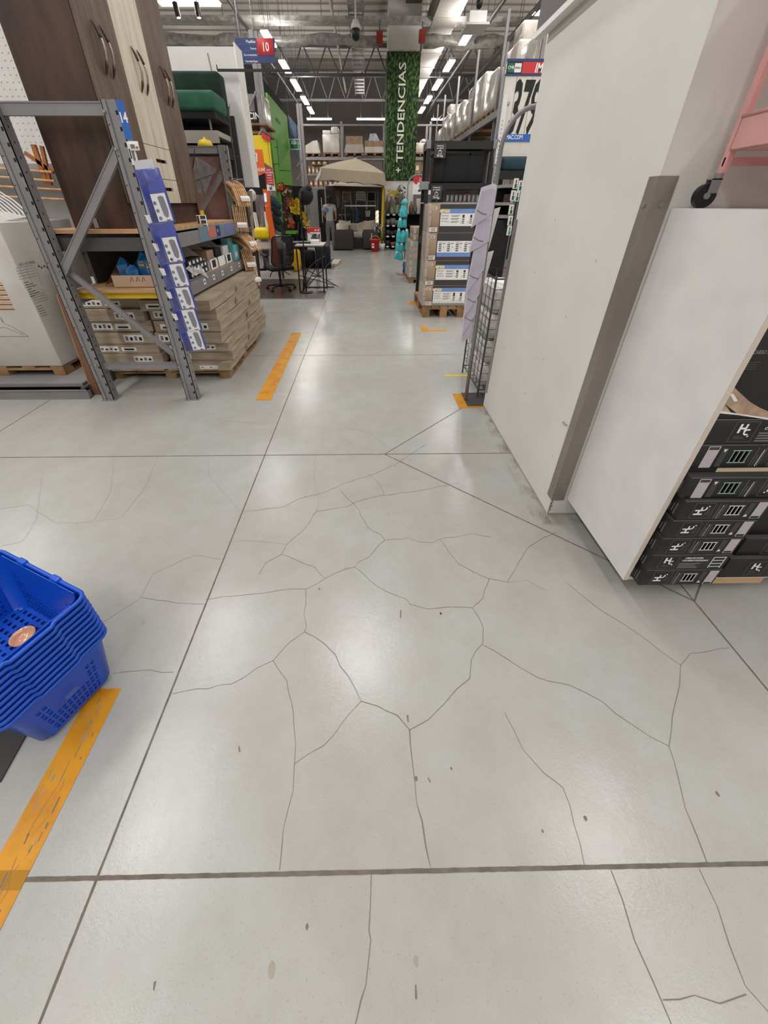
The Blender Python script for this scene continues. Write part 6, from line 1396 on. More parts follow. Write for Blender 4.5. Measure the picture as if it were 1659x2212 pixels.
# ---------------------------------------------------------------- person
def person():
    Y = 14.9; k = at(712, 424, Y=Y).z/1.64; cx = at(713, 480, Y=Y).x
    t = thing('person', 'person seen from behind in grey T-shirt with round blue print and grey trousers', 'person', (cx, Y, 0))
    import bmesh
    def skin_mesh(name, pts, edges, m, sub=2):
        me = bpy.data.meshes.new(name); me.from_pydata([Vector(p[0])*k+Vector((0, 0, 0)) for p in pts], edges, [])
        o = bpy.data.objects.new(name, me); COL.objects.link(o)
        md = o.modifiers.new('skin', 'SKIN'); me_l = me.skin_vertices[0].data
        for i, p in enumerate(pts): r = p[1] if isinstance(p[1], tuple) else (p[1], p[1]); me_l[i].radius = (r[0]*k, r[1]*k); me_l[i].use_root = (i == 0)
        o.modifiers.new('sub', 'SUBSURF').levels = sub; o.modifiers['sub'].render_levels = sub
        dg = bpy.context.evaluated_depsgraph_get(); m2 = bpy.data.meshes.new_from_object(o.evaluated_get(dg)); bpy.data.objects.remove(o); m2.materials.clear(); m2.materials.append(m)
        for p in m2.polygons: p.use_smooth = True; p.material_index = 0
        m2.name = name; return m2
    # one continuous body, back to the viewer, weight on both legs, forearms bent forward
    B = [((0, 0, .88), (.10, .07)), ((0, .0, 1.05), (.09, .06)), ((0, .0, 1.22), (.13, .09)), ((0, 0, 1.34), (.12, .08)), ((0, .0, 1.42), (.05, .05)), ((0, .02, 1.50), (.055, .06)), ((.005, .03, 1.58), (.07, .085)), ((.005, .02, 1.64), (.04, .05)),
         ((.085, 0, .82), (.085, .085)), ((.09, .01, .48), (.055, .055)), ((.095, -.01, .10), (.036, .036)), ((.10, .06, .03), (.035, .025)), ((.105, .13, .025), (.03, .02)),
         ((-.085, 0, .82), (.085, .085)), ((-.09, .01, .48), (.055, .055)), ((-.10, -.01, .10), (.036, .036)), ((-.11, .06, .03), (.035, .025)), ((-.12, .13, .025), (.03, .02)),
         ((.175, 0, 1.34), (.05, .05)), ((.215, -.01, 1.10), (.036, .036)), ((.20, .12, .95), (.028, .028)), ((.175, .20, .93), (.026, .018)),
         ((-.175, 0, 1.34), (.05, .05)), ((-.205, .0, 1.10), (.036, .036)), ((-.16, .16, 1.02), (.028, .028)), ((-.12, .23, 1.02), (.026, .018))]
    E = [(0, 1), (1, 2), (2, 3), (3, 4), (4, 5), (5, 6), (6, 7), (0, 8), (8, 9), (9, 10), (10, 11), (11, 12), (0, 13), (13, 14), (14, 15), (15, 16), (16, 17), (3, 18), (18, 19), (19, 20), (20, 21), (3, 22), (22, 23), (23, 24), (24, 25)]
    hand = []
    for base, hx, hy, hz, s in ((21, .175, .20, .93, -1), (25, -.12, .23, 1.02, 1)):
        for f in range(4):
            i0 = len(B); B.append(((hx+s*.006*(f-1.5)*2, hy+.045, hz+.012-.004*f), (.008, .008))); B.append(((hx+s*.006*(f-1.5)*2+s*.005, hy+.07-.004*f, hz-.008), (.007, .007))); E += [(base, i0), (i0, i0+1)]
        i0 = len(B); B.append(((hx+s*.035, hy+.02, hz+.01), (.009, .009))); B.append(((hx+s*.045, hy+.045, hz+.005), (.008, .008))); E += [(base, i0), (i0, i0+1)]
    body = skin_mesh('body', B, E, skin); o = bpy.data.objects.new('body', body); COL.objects.link(o); o.parent = t
    Sh = [((0, 0, .86), (.145, .11)), ((0, 0, 1.0), (.14, .105)), ((0, 0, 1.12), (.135, .10)), ((0, .0, 1.24), (.15, .105)), ((0, 0, 1.355), (.13, .09)), ((0, 0, 1.43), (.06, .06)), ((.165, 0, 1.35), (.065, .065)), ((.205, -.005, 1.20), (.055, .055)), ((-.165, 0, 1.35), (.065, .065)), ((-.20, 0, 1.20), (.055, .055))]
    o = bpy.data.objects.new('t_shirt', skin_mesh('t_shirt', Sh, [(0, 1), (1, 2), (2, 3), (3, 4), (4, 5), (4, 6), (6, 7), (4, 8), (8, 9)], gshirt)); COL.objects.link(o); o.parent = t; sh = o
    Pn = [((0, 0, .98), (.125, .10)), ((0, 0, .84), (.145, .115)), ((.085, 0, .80), (.10, .10)), ((.092, .01, .48), (.07, .07)), ((.10, 0, .09), (.06, .06)), ((-.085, 0, .80), (.10, .10)), ((-.092, .01, .48), (.07, .07)), ((-.105, 0, .09), (.06, .06))]
    o = bpy.data.objects.new('trousers', skin_mesh('trousers', Pn, [(0, 1), (1, 2), (2, 3), (3, 4), (1, 5), (5, 6), (6, 7)], gpants)); COL.objects.link(o); o.parent = t
    Hr = [((.005, .0, 1.63), (.10, .105)), ((.005, -.02, 1.56), (.105, .095)), ((.0, -.04, 1.49), (.09, .06)), ((-.01, -.06, 1.43), (.06, .03))]
    o = bpy.data.objects.new('hair', skin_mesh('hair', Hr, [(0, 1), (1, 2), (2, 3)], hair)); COL.objects.link(o); o.parent = t
    mb = MB(black)
    for x in (.105, -.112): mb.rbox(cx+(x-.04)*k, cx+(x+.04)*k, Y-.05*k, Y+.17*k, 0, .07*k, .02, black, 2)
    for i, x in enumerate((.105, -.112)):
        mb = MB(black); mb.rbox(cx+(x-.045)*k, cx+(x+.045)*k, Y-.07*k, Y+.18*k, 0, .08*k, .025, black, 3); mb.build('shoe', t)
    # round print lying on the back of the shirt
    mb = MB(mat('shirt_print_blue', '2b66b5', .8)); c = Vector((cx+at(706, 453, Y=Y).x-cx, Y-.115*k, at(706, 453, Y=Y).z)); r = .075
    n = 24; ring = [c+Vector((r*math.cos(a), 0, r*math.sin(a))) for a in [2*math.pi*i/n for i in range(n)]]; mb.prism(ring, (0, .02, 0)); 
    mb.tube([c+Vector((r*.8*math.cos(a), -.001, r*.8*math.sin(a))) for a in [2*math.pi*i/n for i in range(n)]], .004, 4, whiteink, closed=True); mb.tube([c+Vector((-.03, -.002, .015)), c+Vector((0, -.002, -.02)), c+Vector((.03, -.002, .015))], .005, 4, whiteink)
    o = mb.build('back_print', t); o.parent = sh
    # ears, nose (face looks away)
    mb = MB(skin); mb.ball((cx+.075*k, Y+.02*k, 1.56*k), .014, n=8, sc=(.5, .8, 1.3)); mb.build('ear', t); mb = MB(skin); mb.ball((cx-.066*k, Y+.02*k, 1.56*k), .014, n=8, sc=(.5, .8, 1.3)); mb.build('ear', t)
    mb = MB(skin); mb.ball((cx+.005*k, Y+.12*k, 1.56*k), .016, n=8, sc=(.8, 1, 1.4)); mb.build('nose', t)
person()
# ---------------------------------------------------------------- far end: racks, parasol, garden furniture
YB = 20.0
t = thing('pallet_rack', 'high steel pallet rack across the far end of the aisle', 'pallet rack', (0, 20.5, 0))
for a in (650, 739, 831, 926, 968):
    p = at(a, 340, Y=YB); w_ = .09
    for yy in (YB, YB+1.1): MB(steel).box(p.x-w_/2, p.x+w_/2, yy, yy+.08, 0, at(a, 262 if a > 700 else 272, Y=YB).z).build('upright', t)
XL_, XR_ = at(648, 300, Y=YB).x, at(970, 300, Y=YB).x
for ya, yb in ((268, 272), (339, 346), (376, 379), (404, 408)):
    z1_, z0_ = at(700, ya, Y=YB).z, at(700, yb, Y=YB).z; MB(steel).box(XL_, XR_, YB-.03, YB, z0_, z1_).build('beam', t)
    if ya > 300: MB(wood).box(XL_, XR_, YB, YB+1.1, z0_+.05, z1_-.005).build('shelf_deck', t)
def far_load(x0_, y0_, x1_, y1_, m_, label, kind=0):
    x0, x1, z0, z1 = A2(x0_, y0_, x1_, y1_, YB+.05); t = thing('pallet_load', label, 'pallet load', ((x0+x1)/2, YB+.5, z0-.0), 'wrapped pallet loads on the top beam of the far rack')
    zb = z0+.10; MB(wood).box(x0, x1, YB+.02, YB+1.0, z0+.07, zb).build('pallet_deck', t)
    mb = MB(wood)
    for f in (0, .45, .88): mb.box(x0+(x1-x0)*f, x0+(x1-x0)*(f+.12), YB+.03, YB+.99, z0, z0+.07)
    mb.build('pallet_block', t); mb = MB(m_)
    if kind == 0: mb.prism([(x0, YB+.05, zb), (x1, YB+.05, zb), (x1-.15*(x1-x0), YB+.05, z1), (x0+.55*(x1-x0), YB+.05, z1-.02), (x0+.02, YB+.05, zb+.6*(z1-zb))], (0, .8, 0))
    elif kind == 1: mb.rbox(x0, x1, YB+.05, YB+.9, zb, zb+.72*(z1-zb), .04, m_, 3); mb.rbox(x0+.02, x0+.5*(x1-x0), YB+.08, YB+.8, zb+.72*(z1-zb), z1-.12, .03, paper, 2); mb.rbox(x0+.52*(x1-x0), x1-.03, YB+.06, YB+.8, zb+.72*(z1-zb), z1, .07, mat('shiny_white', 'dad4cc', .3), 3)
    elif kind == 2: mb.box(x0+.03, x1-.03, YB+.05, YB+.85, zb, z1, card); mb.prism([(x0-.04, YB+.03, zb), (x1+.04, YB+.03, zb), (x1-.01, YB+.03, zb+.5*(z1-zb)), (x0+.02, YB+.03, zb+.5*(z1-zb))], (0, .01, 0), m_)
    else: mb.box(x0, x1, YB+.05, YB+.85, zb, zb+.62*(z1-zb), card); mb.prism([(x0+.15, YB+.1, zb+.62*(z1-zb)), (x1-.2, YB+.1, zb+.62*(z1-zb)), (x1-.35, YB+.1, z1), (x0+.22, YB+.1, z1)], (0, .5, 0), mat('blue_white_packs', '9dabc0', .5, c2='dcdcdc', nscale=9)); mb.box(x0, x1, YB+.03, YB+.05, zb, zb+.3*(z1-zb), m_)
    mb.build('wrapped_goods', t)
far_load(658, 303, 692, 337, wrap, 'leftmost wrapped load on the far rack with a slanted top', 0)
far_load(695, 273, 735, 337, wrap, 'tallest wrapped load of pale furniture, second from left on the far rack', 1)
far_load(745, 294, 785, 336, film, 'brown cartons loosely wrapped, third from left on the far rack', 2)
far_load(788, 288, 830, 336, wrap, 'brown cartons topped with blue and white packs beside the green pillar', 3)
far_load(897, 300, 920, 337, wrap, 'pale wrapped load right of the green pillar on the far rack', 1)
random.seed(21)
def far_boxes(x0_, x1_, yt, yb, n, row, grp, alt=0):
    for i in range(n):
        a = x0_+(x1_-x0_)*i/n; b = x0_+(x1_-x0_)*(i+1)/n-.6; h = random.uniform(0, .35)*(yb-yt)*alt
        x0, x1, z0, z1 = A2(a, yt+h, b, yb, YB+.06); m_ = random.choice((card, mat('kraft_b', 'a08260', .85), mat('kraft_c', '8c6543', .85)))
        mb = MB(m_); mb.box(x0, x1, YB+.06, YB+.6, z0, z1); mb.box(x0+.05, x0+.05+.4*(x1-x0), YB+.055, YB+.06, z0+.3*(z1-z0), z0+.7*(z1-z0), paper)
        tag(mb.build('carton'), f'brown carton on the far rack, {ORDW[i]} in the {row}', 'cardboard box', grp)
far_boxes(656, 738, 356, 376, 10, 'upper row', 'cartons in the upper row of the far rack', 1)
far_boxes(672, 708, 346, 357, 3, 'top pile', 'cartons piled on the upper row')
far_boxes(657, 740, 387, 404, 8, 'lower row', 'cartons in the lower row of the far rack', .3)
far_boxes(897, 924, 350, 375, 2, 'bay right of the green pillar', 'cartons right of the green pillar')
# bay below
slab('grey_door', [(667, 409), (687, 409), (691, 508), (671, 508)], 18.6, .06, mat('grey_door_m', '777672', .5), 'plain grey door leaf at the far left of the dark bay', 'door panel')
t = thing('louvred_cabinet', 'tall black cabinet with a column of white slats behind the person', 'cabinet', at(693, 495, Y=17.5))
x0, x1, z0, z1 = A2(685, 412, 701, 494, 17.5); MB(mblack).box(x0, x1, 17.5, 17.9, 0, z1).build('cabinet_body', t)
mb = MB(paper); p = at(693, 428, Y=17.49); q = at(698, 480, Y=17.49)
for i in range(22): z = p.z-(p.z-q.z)*i/21; mb.box(p.x, q.x, 17.49, 17.5, z-.012, z+.010)
mb.build('slats', t)['kind'] = 'stuff'
mb = MB(mblack); x0, x1, z0, z1 = A2(660, 409, 838, 500, 18.9); mb.box(x0, x1, 18.9, 18.95, 0, z1); tag(mb.build('dark_backdrop'), 'dark backdrop of the garden furniture bay', 'backdrop')
# parasol
YP = 14.6
t = thing('parasol', 'large beige cantilever parasol with a yellow pole over the garden furniture', 'parasol', (.6, 15.1, 0))
ap = at(769, 343, Y=14.9); fl_ = at(690, 362, Y=14.3); fr_ = at(831, 374, Y=13.7)
bl_ = Vector((fl_.x+.25, 16.0, fl_.z+.02)); br_ = Vector((fr_.x+.1, 15.6, fr_.z+.05)); cn = [fl_, fr_, br_, bl_]
n = 6; mb = MB(canopyt)
for i in range(4):
    a, b = cn[i], cn[(i+1) % 4]; vs = []
    for r in range(n+1):
        f = r/n
        for s in range(n+1):
            e = a+(b-a)*s/n; v = ap+(e-ap)*f; v = v+Vector((0, 0, .05*math.sin(math.pi*f)*(.6+.4*math.sin(math.pi*s/n)))); vs.append(v)
    mb.add(vs, [(r*(n+1)+s, r*(n+1)+s+1, (r+1)*(n+1)+s+1, (r+1)*(n+1)+s) for r in range(n) for s in range(n)], smooth=True)
mb.build('canopy', t); mb = MB(canopyt)
for i in range(4):
    a, b = cn[i], cn[(i+1) % 4]; k_ = 10; vs = []
    for s in range(k_+1):
        e = a+(b-a)*s/k_; o_ = (e-ap); o_.z = 0; o_.normalize(); vs += [e, e+o_*.05-Vector((0, 0, .30+.02*math.sin(s*2)))]
    mb.add(vs, [(s*2, s*2+2, s*2+3, s*2+1) for s in range(k_)], smooth=True)
mb.build('valance', t)
MB(canopyt).add([ap+Vector((0, 0, .03))]+[ap+(c_-ap)*.16-Vector((0, 0, .0)) for c_ in cn], [(0, 1, 2), (0, 2, 3), (0, 3, 4), (0, 4, 1)]).build('vent_cap', t)
for c_ in cn: MB(dsteel).tube([ap-Vector((0, 0, .12)), c_-Vector((0, 0, .03))], .012, 6).build('rib', t)
p = at(829, 386, Y=15.0); q = at(825, 486, Y=15.0)
mb = MB(yplas); mb.obox((q.x-.04, 15.0, 0), (.075, 0, 0), (0, .08, 0), (p.x-q.x, 0, p.z+.02)); mb.build('pole', t)
MB(yplas).tube([(p.x, 15.04, p.z+.02), (p.x+.05, 15.06, ap.z+.05), ap+Vector((.3, .1, .05)), ap+Vector((0, 0, .02))], .025, 8, dsteel).build('arm', t)
MB(dsteel).box(q.x-.3, q.x+.3, 14.9, 15.35, 0, .05).build('base_plate', t)
slab('price_flag', [(681, 388), (694, 360), (692, 378), (684, 392)], 14.2, .01, paper, 'white paper flag hanging from the left corner of the big parasol', 'price flag')
# lower parasol
t = thing('parasol', 'flat pale parasol with a dark edge under the big beige one', 'parasol', (-.3, 16.4, 0))
ap = at(755, 389, Y=16.6); y0 = 16.0; a, b = at(704, 401, Y=y0), at(829, 404, Y=y0); cn = [a, b, b+Vector((0, 1.3, .04)), a+Vector((0, 1.3, .04))]
mb = MB(mat('pale_canvas', 'a99f90', .9))
for i in range(4): mb.add([ap, cn[i], cn[(i+1) % 4]], [(0, 1, 2)]); 
mb.build('canopy', t); mb = MB(mat('dark_canvas', '3a2f2c', .9))
for i in range(4): mb.add([cn[i], cn[(i+1) % 4], cn[(i+1) % 4]-Vector((0, 0, .14)), cn[i]-Vector((0, 0, .14))], [(0, 1, 2, 3)])
mb.build('valance', t); MB(steel).cyl((ap.x-.9, 16.6, 0), (ap.x-.9, 16.6, ap.z-.05), .03, 8).build('pole', t)
# gazebo posts and hanging cloths
for i, (a, lab) in enumerate(((736, 'left'), (744, 'second'), (762, 'third'), (816, 'right'))):
    p = at(a, 410, Y=17.2); mb = MB(steel if i % 2 else dsteel); mb.box(p.x-.02, p.x+.02, 17.2, 17.24, 0, p.z); tag(mb.build('post'), f'thin metal post of the dark garden bay, {lab} one', 'post', 'thin posts in the garden bay')
slab('curtain', [(725, 406), (734, 406), (733, 445), (729, 450), (726, 430)], 16.8, .06, mat('tassel_beige', '8f8264', .9, c2='6b5f45', nscale=20), 'bunch of beige cords hanging beside the left garden post', 'curtain')
for i, (x, m_) in enumerate(((750, wood), (780, white), (802, chrome))):
    Y = 17.0; p = at(x, 452, Y=Y); t = thing('garden_chair', ('brown wooden folding', 'black and white striped', 'slim chrome')[i]+' garden chair hanging at the back of the dark bay', 'garden chair', p)
    w_ = .17 if i != 1 else .2; q = at(x, 413 if i != 1 else 411, Y=Y); H = q.z-p.z
    fr = MB(chrome)
    for s in (-1, 1): fr.cyl((p.x+s*w_, Y, p.z), (p.x+s*w_*.8, Y, q.z), .015, 6)
    fr.cyl((p.x-w_, Y, p.z+H*.45), (p.x+w_, Y, p.z+H*.45), .012, 6); fr.cyl((p.x-w_*.85, Y, q.z-.03), (p.x+w_*.85, Y, q.z-.03), .012, 6); fr.build('frame', t)
    mb = MB(m_ if i != 2 else mblack)
    for k in range(5): z = p.z+H*(.5+.09*k); mb.box(p.x-w_*.8, p.x+w_*.8, Y-.01, Y+.005, z, z+H*(.05 if i == 1 else .08), m_ if i != 2 else mblack)
    mb.build('backrest', t)
x0, x1, z0, z1 = A2(744, 443, 812, 446, 16.9); mb = MB(chrome); mb.box(x0, x1, 16.9, 16.92, z0, z1); tag(mb.build('rail'), 'horizontal chrome rail across the dark garden bay', 'rail')
t = thing('barbecue', 'dark barbecue grill with a steel side shelf behind the person', 'barbecue', at(745, 480, Y=17.6))
x0, x1, z0, z1 = A2(730, 463, 756, 476, 17.6); MB(black).rbox(x0, x1, 17.6, 18.0, z0, z1, .05, black, 3).build('lid', t); MB(steel).box(x0, x1, 17.55, 18.0, z0-.04, z0-.005).build('shelf', t); MB(black).box(x0+.05, x1-.05, 17.6, 18.0, 0, z0-.045).build('cabinet_body', t)
random.seed(9)
for i, (a, b, s, lab) in enumerate(((782, 470, .30, 'big dark leafy plant in the middle of the garden bay'), (795, 478, .22, 'dark leafy plant right of the middle in the garden bay'), (770, 478, .18, 'dark leafy plant left of the middle in the garden bay'))):
    c0 = at(a, b, Y=17.7); t = thing('potted_plant', lab, 'plant', (c0.x, 17.7, 0), 'leafy plants in the garden bay')
    mb = MB(mat('leaf_dark', '2d3a1f', .7, c2='172010'))
    for _ in range(160):
        p = c0+Vector((random.uniform(-s, s), random.uniform(-.15, .15), random.uniform(-s*1.1, s*1.2))); a_ = random.uniform(0, 6.28); d_ = Vector((math.cos(a_), random.uniform(-.4, .4), math.sin(a_)))*.06; e_ = Vector((-d_.z, .01, d_.x))*.35
        mb.add([p, p+d_*.5+e_, p+d_, p+d_*.5-e_], [(0, 1, 2, 3)])
    mb.build('leaves', t)['kind'] = 'stuff'; MB(mat('clay_pot', '5b4436', .8)).lathe((c0.x, 17.7, 0), [(0, 0), (.10, 0), (.13, c0.z-s*.8), (0, c0.z-s*.8)], 14).build('pot', t)
slab('blue_figure', [(768, 452), (773, 450), (775, 478), (767, 480)], 17.3, .08, mat('blue_cloth', '4b69a8', .8), 'small blue and white figure hanging before the plants', 'figure')
slab('white_cushion_hanging', [(789, 455), (800, 455), (799, 468), (790, 468)], 17.3, .08, cream, 'small white square hanging before the plants', 'cushion')
p = at(814.5, 482, Y=15.6); q = at(814.5, 455, Y=15.6); t = thing('lantern', 'tall glowing openwork lantern beside the yellow pole', 'lantern', (p.x, 15.6, p.z))
MB(lamp_m).cyl((p.x, 15.6, p.z), (p.x, 15.6, q.z), .055, 14).build('light_core', t)
mb = MB(mat('lantern_lattice', '5b452f', .7))
for i in range(14):
    for j in range(10):
        if (i*7+j*3) % 5 > 1:
            a = 2*math.pi*j/10; z = p.z+(q.z-p.z)*(i+.5)/14; mb.ball((p.x+.07*math.cos(a), 15.6+.07*math.sin(a), z), .018, n=6)
mb.build('lattice', t); MB(dsteel).cyl((p.x, 15.6, 0), (p.x, 15.6, p.z), .05, 10).build('stand', t)
# rattan set
def armchair(x0_, x1_, yt, yb, Y, label):
    x0, x1, z0, z1 = A2(x0_, yt, x1_, yb, Y); t = thing('rattan_armchair', label, 'armchair', ((x0+x1)/2, Y+.35, 0), 'dark rattan armchairs')
    d = .7; MB(rattan).rbox(x0, x1, Y, Y+.12, .03, z1, .03, rattan, 3).build('backrest', t)
    for x in (x0, x1-.1): MB(rattan).rbox(x, x+.1, Y+.12, Y+d, .03, z1-.08, .03, rattan, 3).build('armrest', t)
    MB(rattan).box(x0+.1, x1-.1, Y+.12, Y+d, .08, .3).build('seat_base', t); MB(cream).rbox(x0+.11, x1-.11, Y+.13, Y+d, .3, .44, .04, cream, 3).build('seat_cushion', t)
    for x in (x0+.03, x1-.08):
        for y in (Y+.02, Y+d-.07): MB(black).box(x, x+.05, y, y+.05, 0, .03).build('foot', t)
    return x0, x1, z1
armchair(718, 764, 496, 542, 14.85, 'left dark rattan armchair seen from behind, beside the person')
armchair(784, 818, 496, 539, 15.0, 'right dark rattan armchair seen from behind, behind the red bucket')
t = thing('rattan_sofa', 'dark rattan sofa with cream seat cushions facing the aisle', 'sofa', (-.2, 16.4, 0))
x0, x1, z0, z1 = A2(723, 484, 813, 520, 16.0); MB(rattan).rbox(x0, x1, 16.1, 16.9, .05, .34, .03, rattan, 3).build('seat_base', t); MB(rattan).rbox(x0, x1, 16.75, 16.9, .34, z1-.05, .03, rattan, 3).build('backrest', t)
for i in range(3): a = x0+(x1-x0)*i/3; MB(cream).rbox(a+.01, a+(x1-x0)/3-.01, 16.08, 16.75, .34, .50, .05, cream, 3).build('seat_cushion', t)
for i in range(3): a = x0+(x1-x0)*i/3; MB(cream).rbox(a+.01, a+(x1-x0)/3-.01, 16.55, 16.74, .50, z1, .06, cream, 3).build('back_cushion', t)
for x in (x0+.05, x1-.1): MB(black).box(x, x+.05, 16.2, 16.25, 0, .05).build('foot', t)
for i, (a, b, r) in enumerate(((742, 489, 12), (782, 492, -14), (795, 490, 10), (806, 488, -8))):
    p = at(a, b, Y=16.45); mb = MB(cream); mb.T = Matrix.Translation(p) @ Matrix.Rotation(R_(r), 4, 'Y') @ Matrix.Rotation(R_(-15), 4, 'X'); mb.rbox(-.2, .2, -.06, .06, -.17, .19, .055, cream, 4); mb.T = None
    tag(mb.build('cushion'), ('cream cushion at the left end of the rattan sofa', 'big cream cushion left of centre on the rattan sofa', 'cream cushion right of centre on the rattan sofa', 'small cream cushion at the right end of the rattan sofa')[i], 'cushion', 'cream cushions on the rattan sofa')
t = thing('coffee_table', 'low glass topped table between the rattan armchairs', 'table', (-.25, 15.6, 0)); MB(mat('table_glass', 'b9bdbd', .1, alpha=.5)).box(-.45, .0, 15.4, 15.9, .36, .375).build('table_top', t); MB(rattan).box(-.42, -.03, 15.43, 15.87, .0, .36).build('base', t)
slab('magazine', [(742, 486), (757, 476), (758, 486)], 15.9, .01, paper, 'open white leaflet standing on the rattan sofa', 'leaflet')
p = at(810, 543.5, Z=0); t = thing('bucket', 'red plastic bucket with a yellow handle on the floor', 'bucket', (p.x, 14.5, 0)); H = at(810, 517, Y=14.5).z
mb = MB(mat('red_plastic', 'd92a1f', .4)); mb.lathe((p.x, 14.5, 0), [(0, .004), (.12, .004), (.165, H), (.172, H), (.172, H-.02), (.16, H-.02), (.118, .01), (0, .01)], 24); mb.build('bucket_body', t)
mb = MB(yplas); mb.tube([(p.x+.17*math.cos(a), 14.45, H-.02+.13*math.sin(a)) for a in [math.pi*i/12 for i in range(13)]], .008, 6); mb.build('handle', t)
mb = MB(paper); mb.box(p.x-.11, p.x-.03, 14.355, 14.36, .12, .26); mb.cyl((p.x-.07, 14.352, .20), (p.x-.07, 14.355, .20), .025, 10, ink); mb.build('label', t)
mb = MB(cream); mb.tube([(p.x-.1, 14.5, H*.5), (p.x-.12, 14.5, H+.18)], .01, 6); mb.build('stick', t)
mb = MB(card)
p = at(825, 541, Z=0); px_ = p.x; Y = 14.95; H = at(825, 526, Y=Y).z; t = thing('potted_orchid', 'white orchid in a white pot right of the red bucket', 'plant', (px_, Y, 0))
MB(white).lathe((px_, Y, 0), [(0, 0), (.09, 0), (.12, H), (.11, H), (.1, H-.03), (0, H-.03)], 20).build('pot', t); mb = MB(mat('leaf_green', '3b4a2b', .6)); top = at(820, 490, Y=Y)
for i in range(7): a = i*.9; mb.tube([(px_, Y, H-.03), (px_+.06*math.cos(a), Y+.05*math.sin(a), (H+top.z)/2), (px_+.10*math.cos(a)-.06, Y+.05*math.sin(a), top.z)], .008, 5)
mb.build('leaves', t); mb = MB(paper)
for i in range(26): a = i*2.4; p = top+Vector((random.uniform(-.17, .13), random.uniform(-.04, .04), random.uniform(-.22, .14))); mb.add([p, p+Vector((.03*math.cos(a), -.01, .03*math.sin(a))), p+Vector((.05*math.cos(a+.5), -.02, .05*math.sin(a+.5))), p+Vector((.03*math.cos(a+1), -.01, .03*math.sin(a+1)))], [(0, 1, 2, 3)])
mb.build('petals', t)['kind'] = 'stuff'

# the green pillar
t = thing('cladded_pillar', 'tall pillar clad in artificial grass with white vertical letters', 'pillar', (1.2, 16.0, 0))
x0, x1, z0, z1 = A2(834.5, 110, 905, 392, 15.6); x1 = 1.70; x0 = .70; zg0, zg1 = 2.06, 5.22
mb = MB(grass); mb.box(x0, x1, 15.6, 16.6, zg0, zg1)
random.seed(31)
mb.build('grass_cladding', t)
mb = MB(grass)
for _ in range(2600):
    x = random.uniform(x0, x1); z = random.uniform(zg0, zg1); a = random.uniform(-.7, .7); h = random.uniform(.03, .07)
    mb.add([(x-.006, 15.60, z), (x+.006, 15.60, z), (x+h*math.sin(a), 15.575, z+h*math.cos(a))], [(0, 1, 2)])
mb.build('grass_blades', t)['kind'] = 'stuff'
MB(plaster).box(x0+.02, x1-.02, 15.62, 16.58, 0, zg0).build('lower_shaft', t); MB(plaster).box(x0+.03, x1-.03, 15.63, 16.57, zg1, 8.0).build('upper_shaft', t)
mb = MB(); _, _, wd = glyphs('TENDENCIAS', .01); hh = .215; kx = (4.98-2.56)/(wd*hh/.7); mb.text('TENDENCIAS', (1.27, 15.565, 2.56), (0, 0, 1), (-1, 0, 0), hh, mat('cream_letters', 'ece8df', .6), bold=.01, sx=kx)
_, _, w2 = glyphs('+', .015); mb.text('+', (1.24, 15.565, 2.27), (0, 0, 1), (-1, 0, 0), .22, mat('cream_letters', 'ece8df', .6), bold=.015, sx=.9); mb.build('lettering', t)

# decor shelf in front of the pillar
t = thing('decor_shelf', 'black shelf unit with white price strips in front of the grass pillar', 'shelving unit', (1.3, 15.25, 0))
YS = 15.0; xs0 = at(833, 500, Y=YS).x; xs1 = at(915, 500, Y=YS).x; shz = []
for yy in (462, 486, 509, 531): 
    z = at(850, yy, Y=YS).z; shz.append(z); MB(black).box(xs0, xs1, YS, YS+.45, z-.02, z).build('shelf', t); mb = MB(paper)
    for q in range(4): mb.box(xs0+.03+.2*q, xs0+.12+.2*q, YS-.004, YS, z-.05, z-.003)
    mb.build('price_strip', t)
for x in (xs0-.03, xs1): MB(black).box(x, x+.03, YS, YS+.45, 0, shz[0]).build('side_panel', t)
MB(mblack).box(xs0, xs1, YS+.45, YS+.47, 0, shz[0]).build('back_panel', t)
def vase(px_, z, h, r, m_, label, Y=15.15, neck=.35, cat='vase', grp='vases on the decor shelf'):
    p = at(px_, 450, Y=Y); mb = MB(m_); mb.lathe((p.x, Y, z+.0005), [(0, 0), (r*.7, 0), (r, h*.3), (r*.9, h*.6), (r*neck, h*.85), (r*neck*1.2, h), (r*neck, h), (0, h*.9)], 18); tag(mb.build('vase'), label, cat, grp)
brn = mat('brown_ceramic', '7a6350', .5, c2='5d4839', nscale=9); celadon = mat('celadon_ceramic', '7d9a78', .35); grn = mat('grey_ceramic', '8d8a84', .7); z = shz[0]
vase(836, z, .52, .075, brn, 'tall brown vase at the left end of the decor shelf'); vase(845, z, .50, .09, mat('taupe_ceramic', '6d5c4f', .5), 'taupe bottle vase with yellow flowers on the decor shelf')
vase(846.5, z, .2, .075, celadon, 'small round celadon vase on the decor shelf', 15.05, .7); vase(857.5, z, .25, .085, celadon, 'larger celadon vase under the stone figure', 15.05, .8)
vase(888, z, .36, .08, brn, 'brown bottle vase right of the turquoise cloths on the decor shelf', 15.1); vase(897, z, .33, .07, mat('taupe_ceramic', '6d5c4f', .5), 'taupe vase beside the white columns on the decor shelf', 15.1)
t = thing('meditating_figure', 'grey stone figure sitting cross-legged on the decor shelf', 'statue', (at(861, 450, Y=15.3).x, 15.3, z))
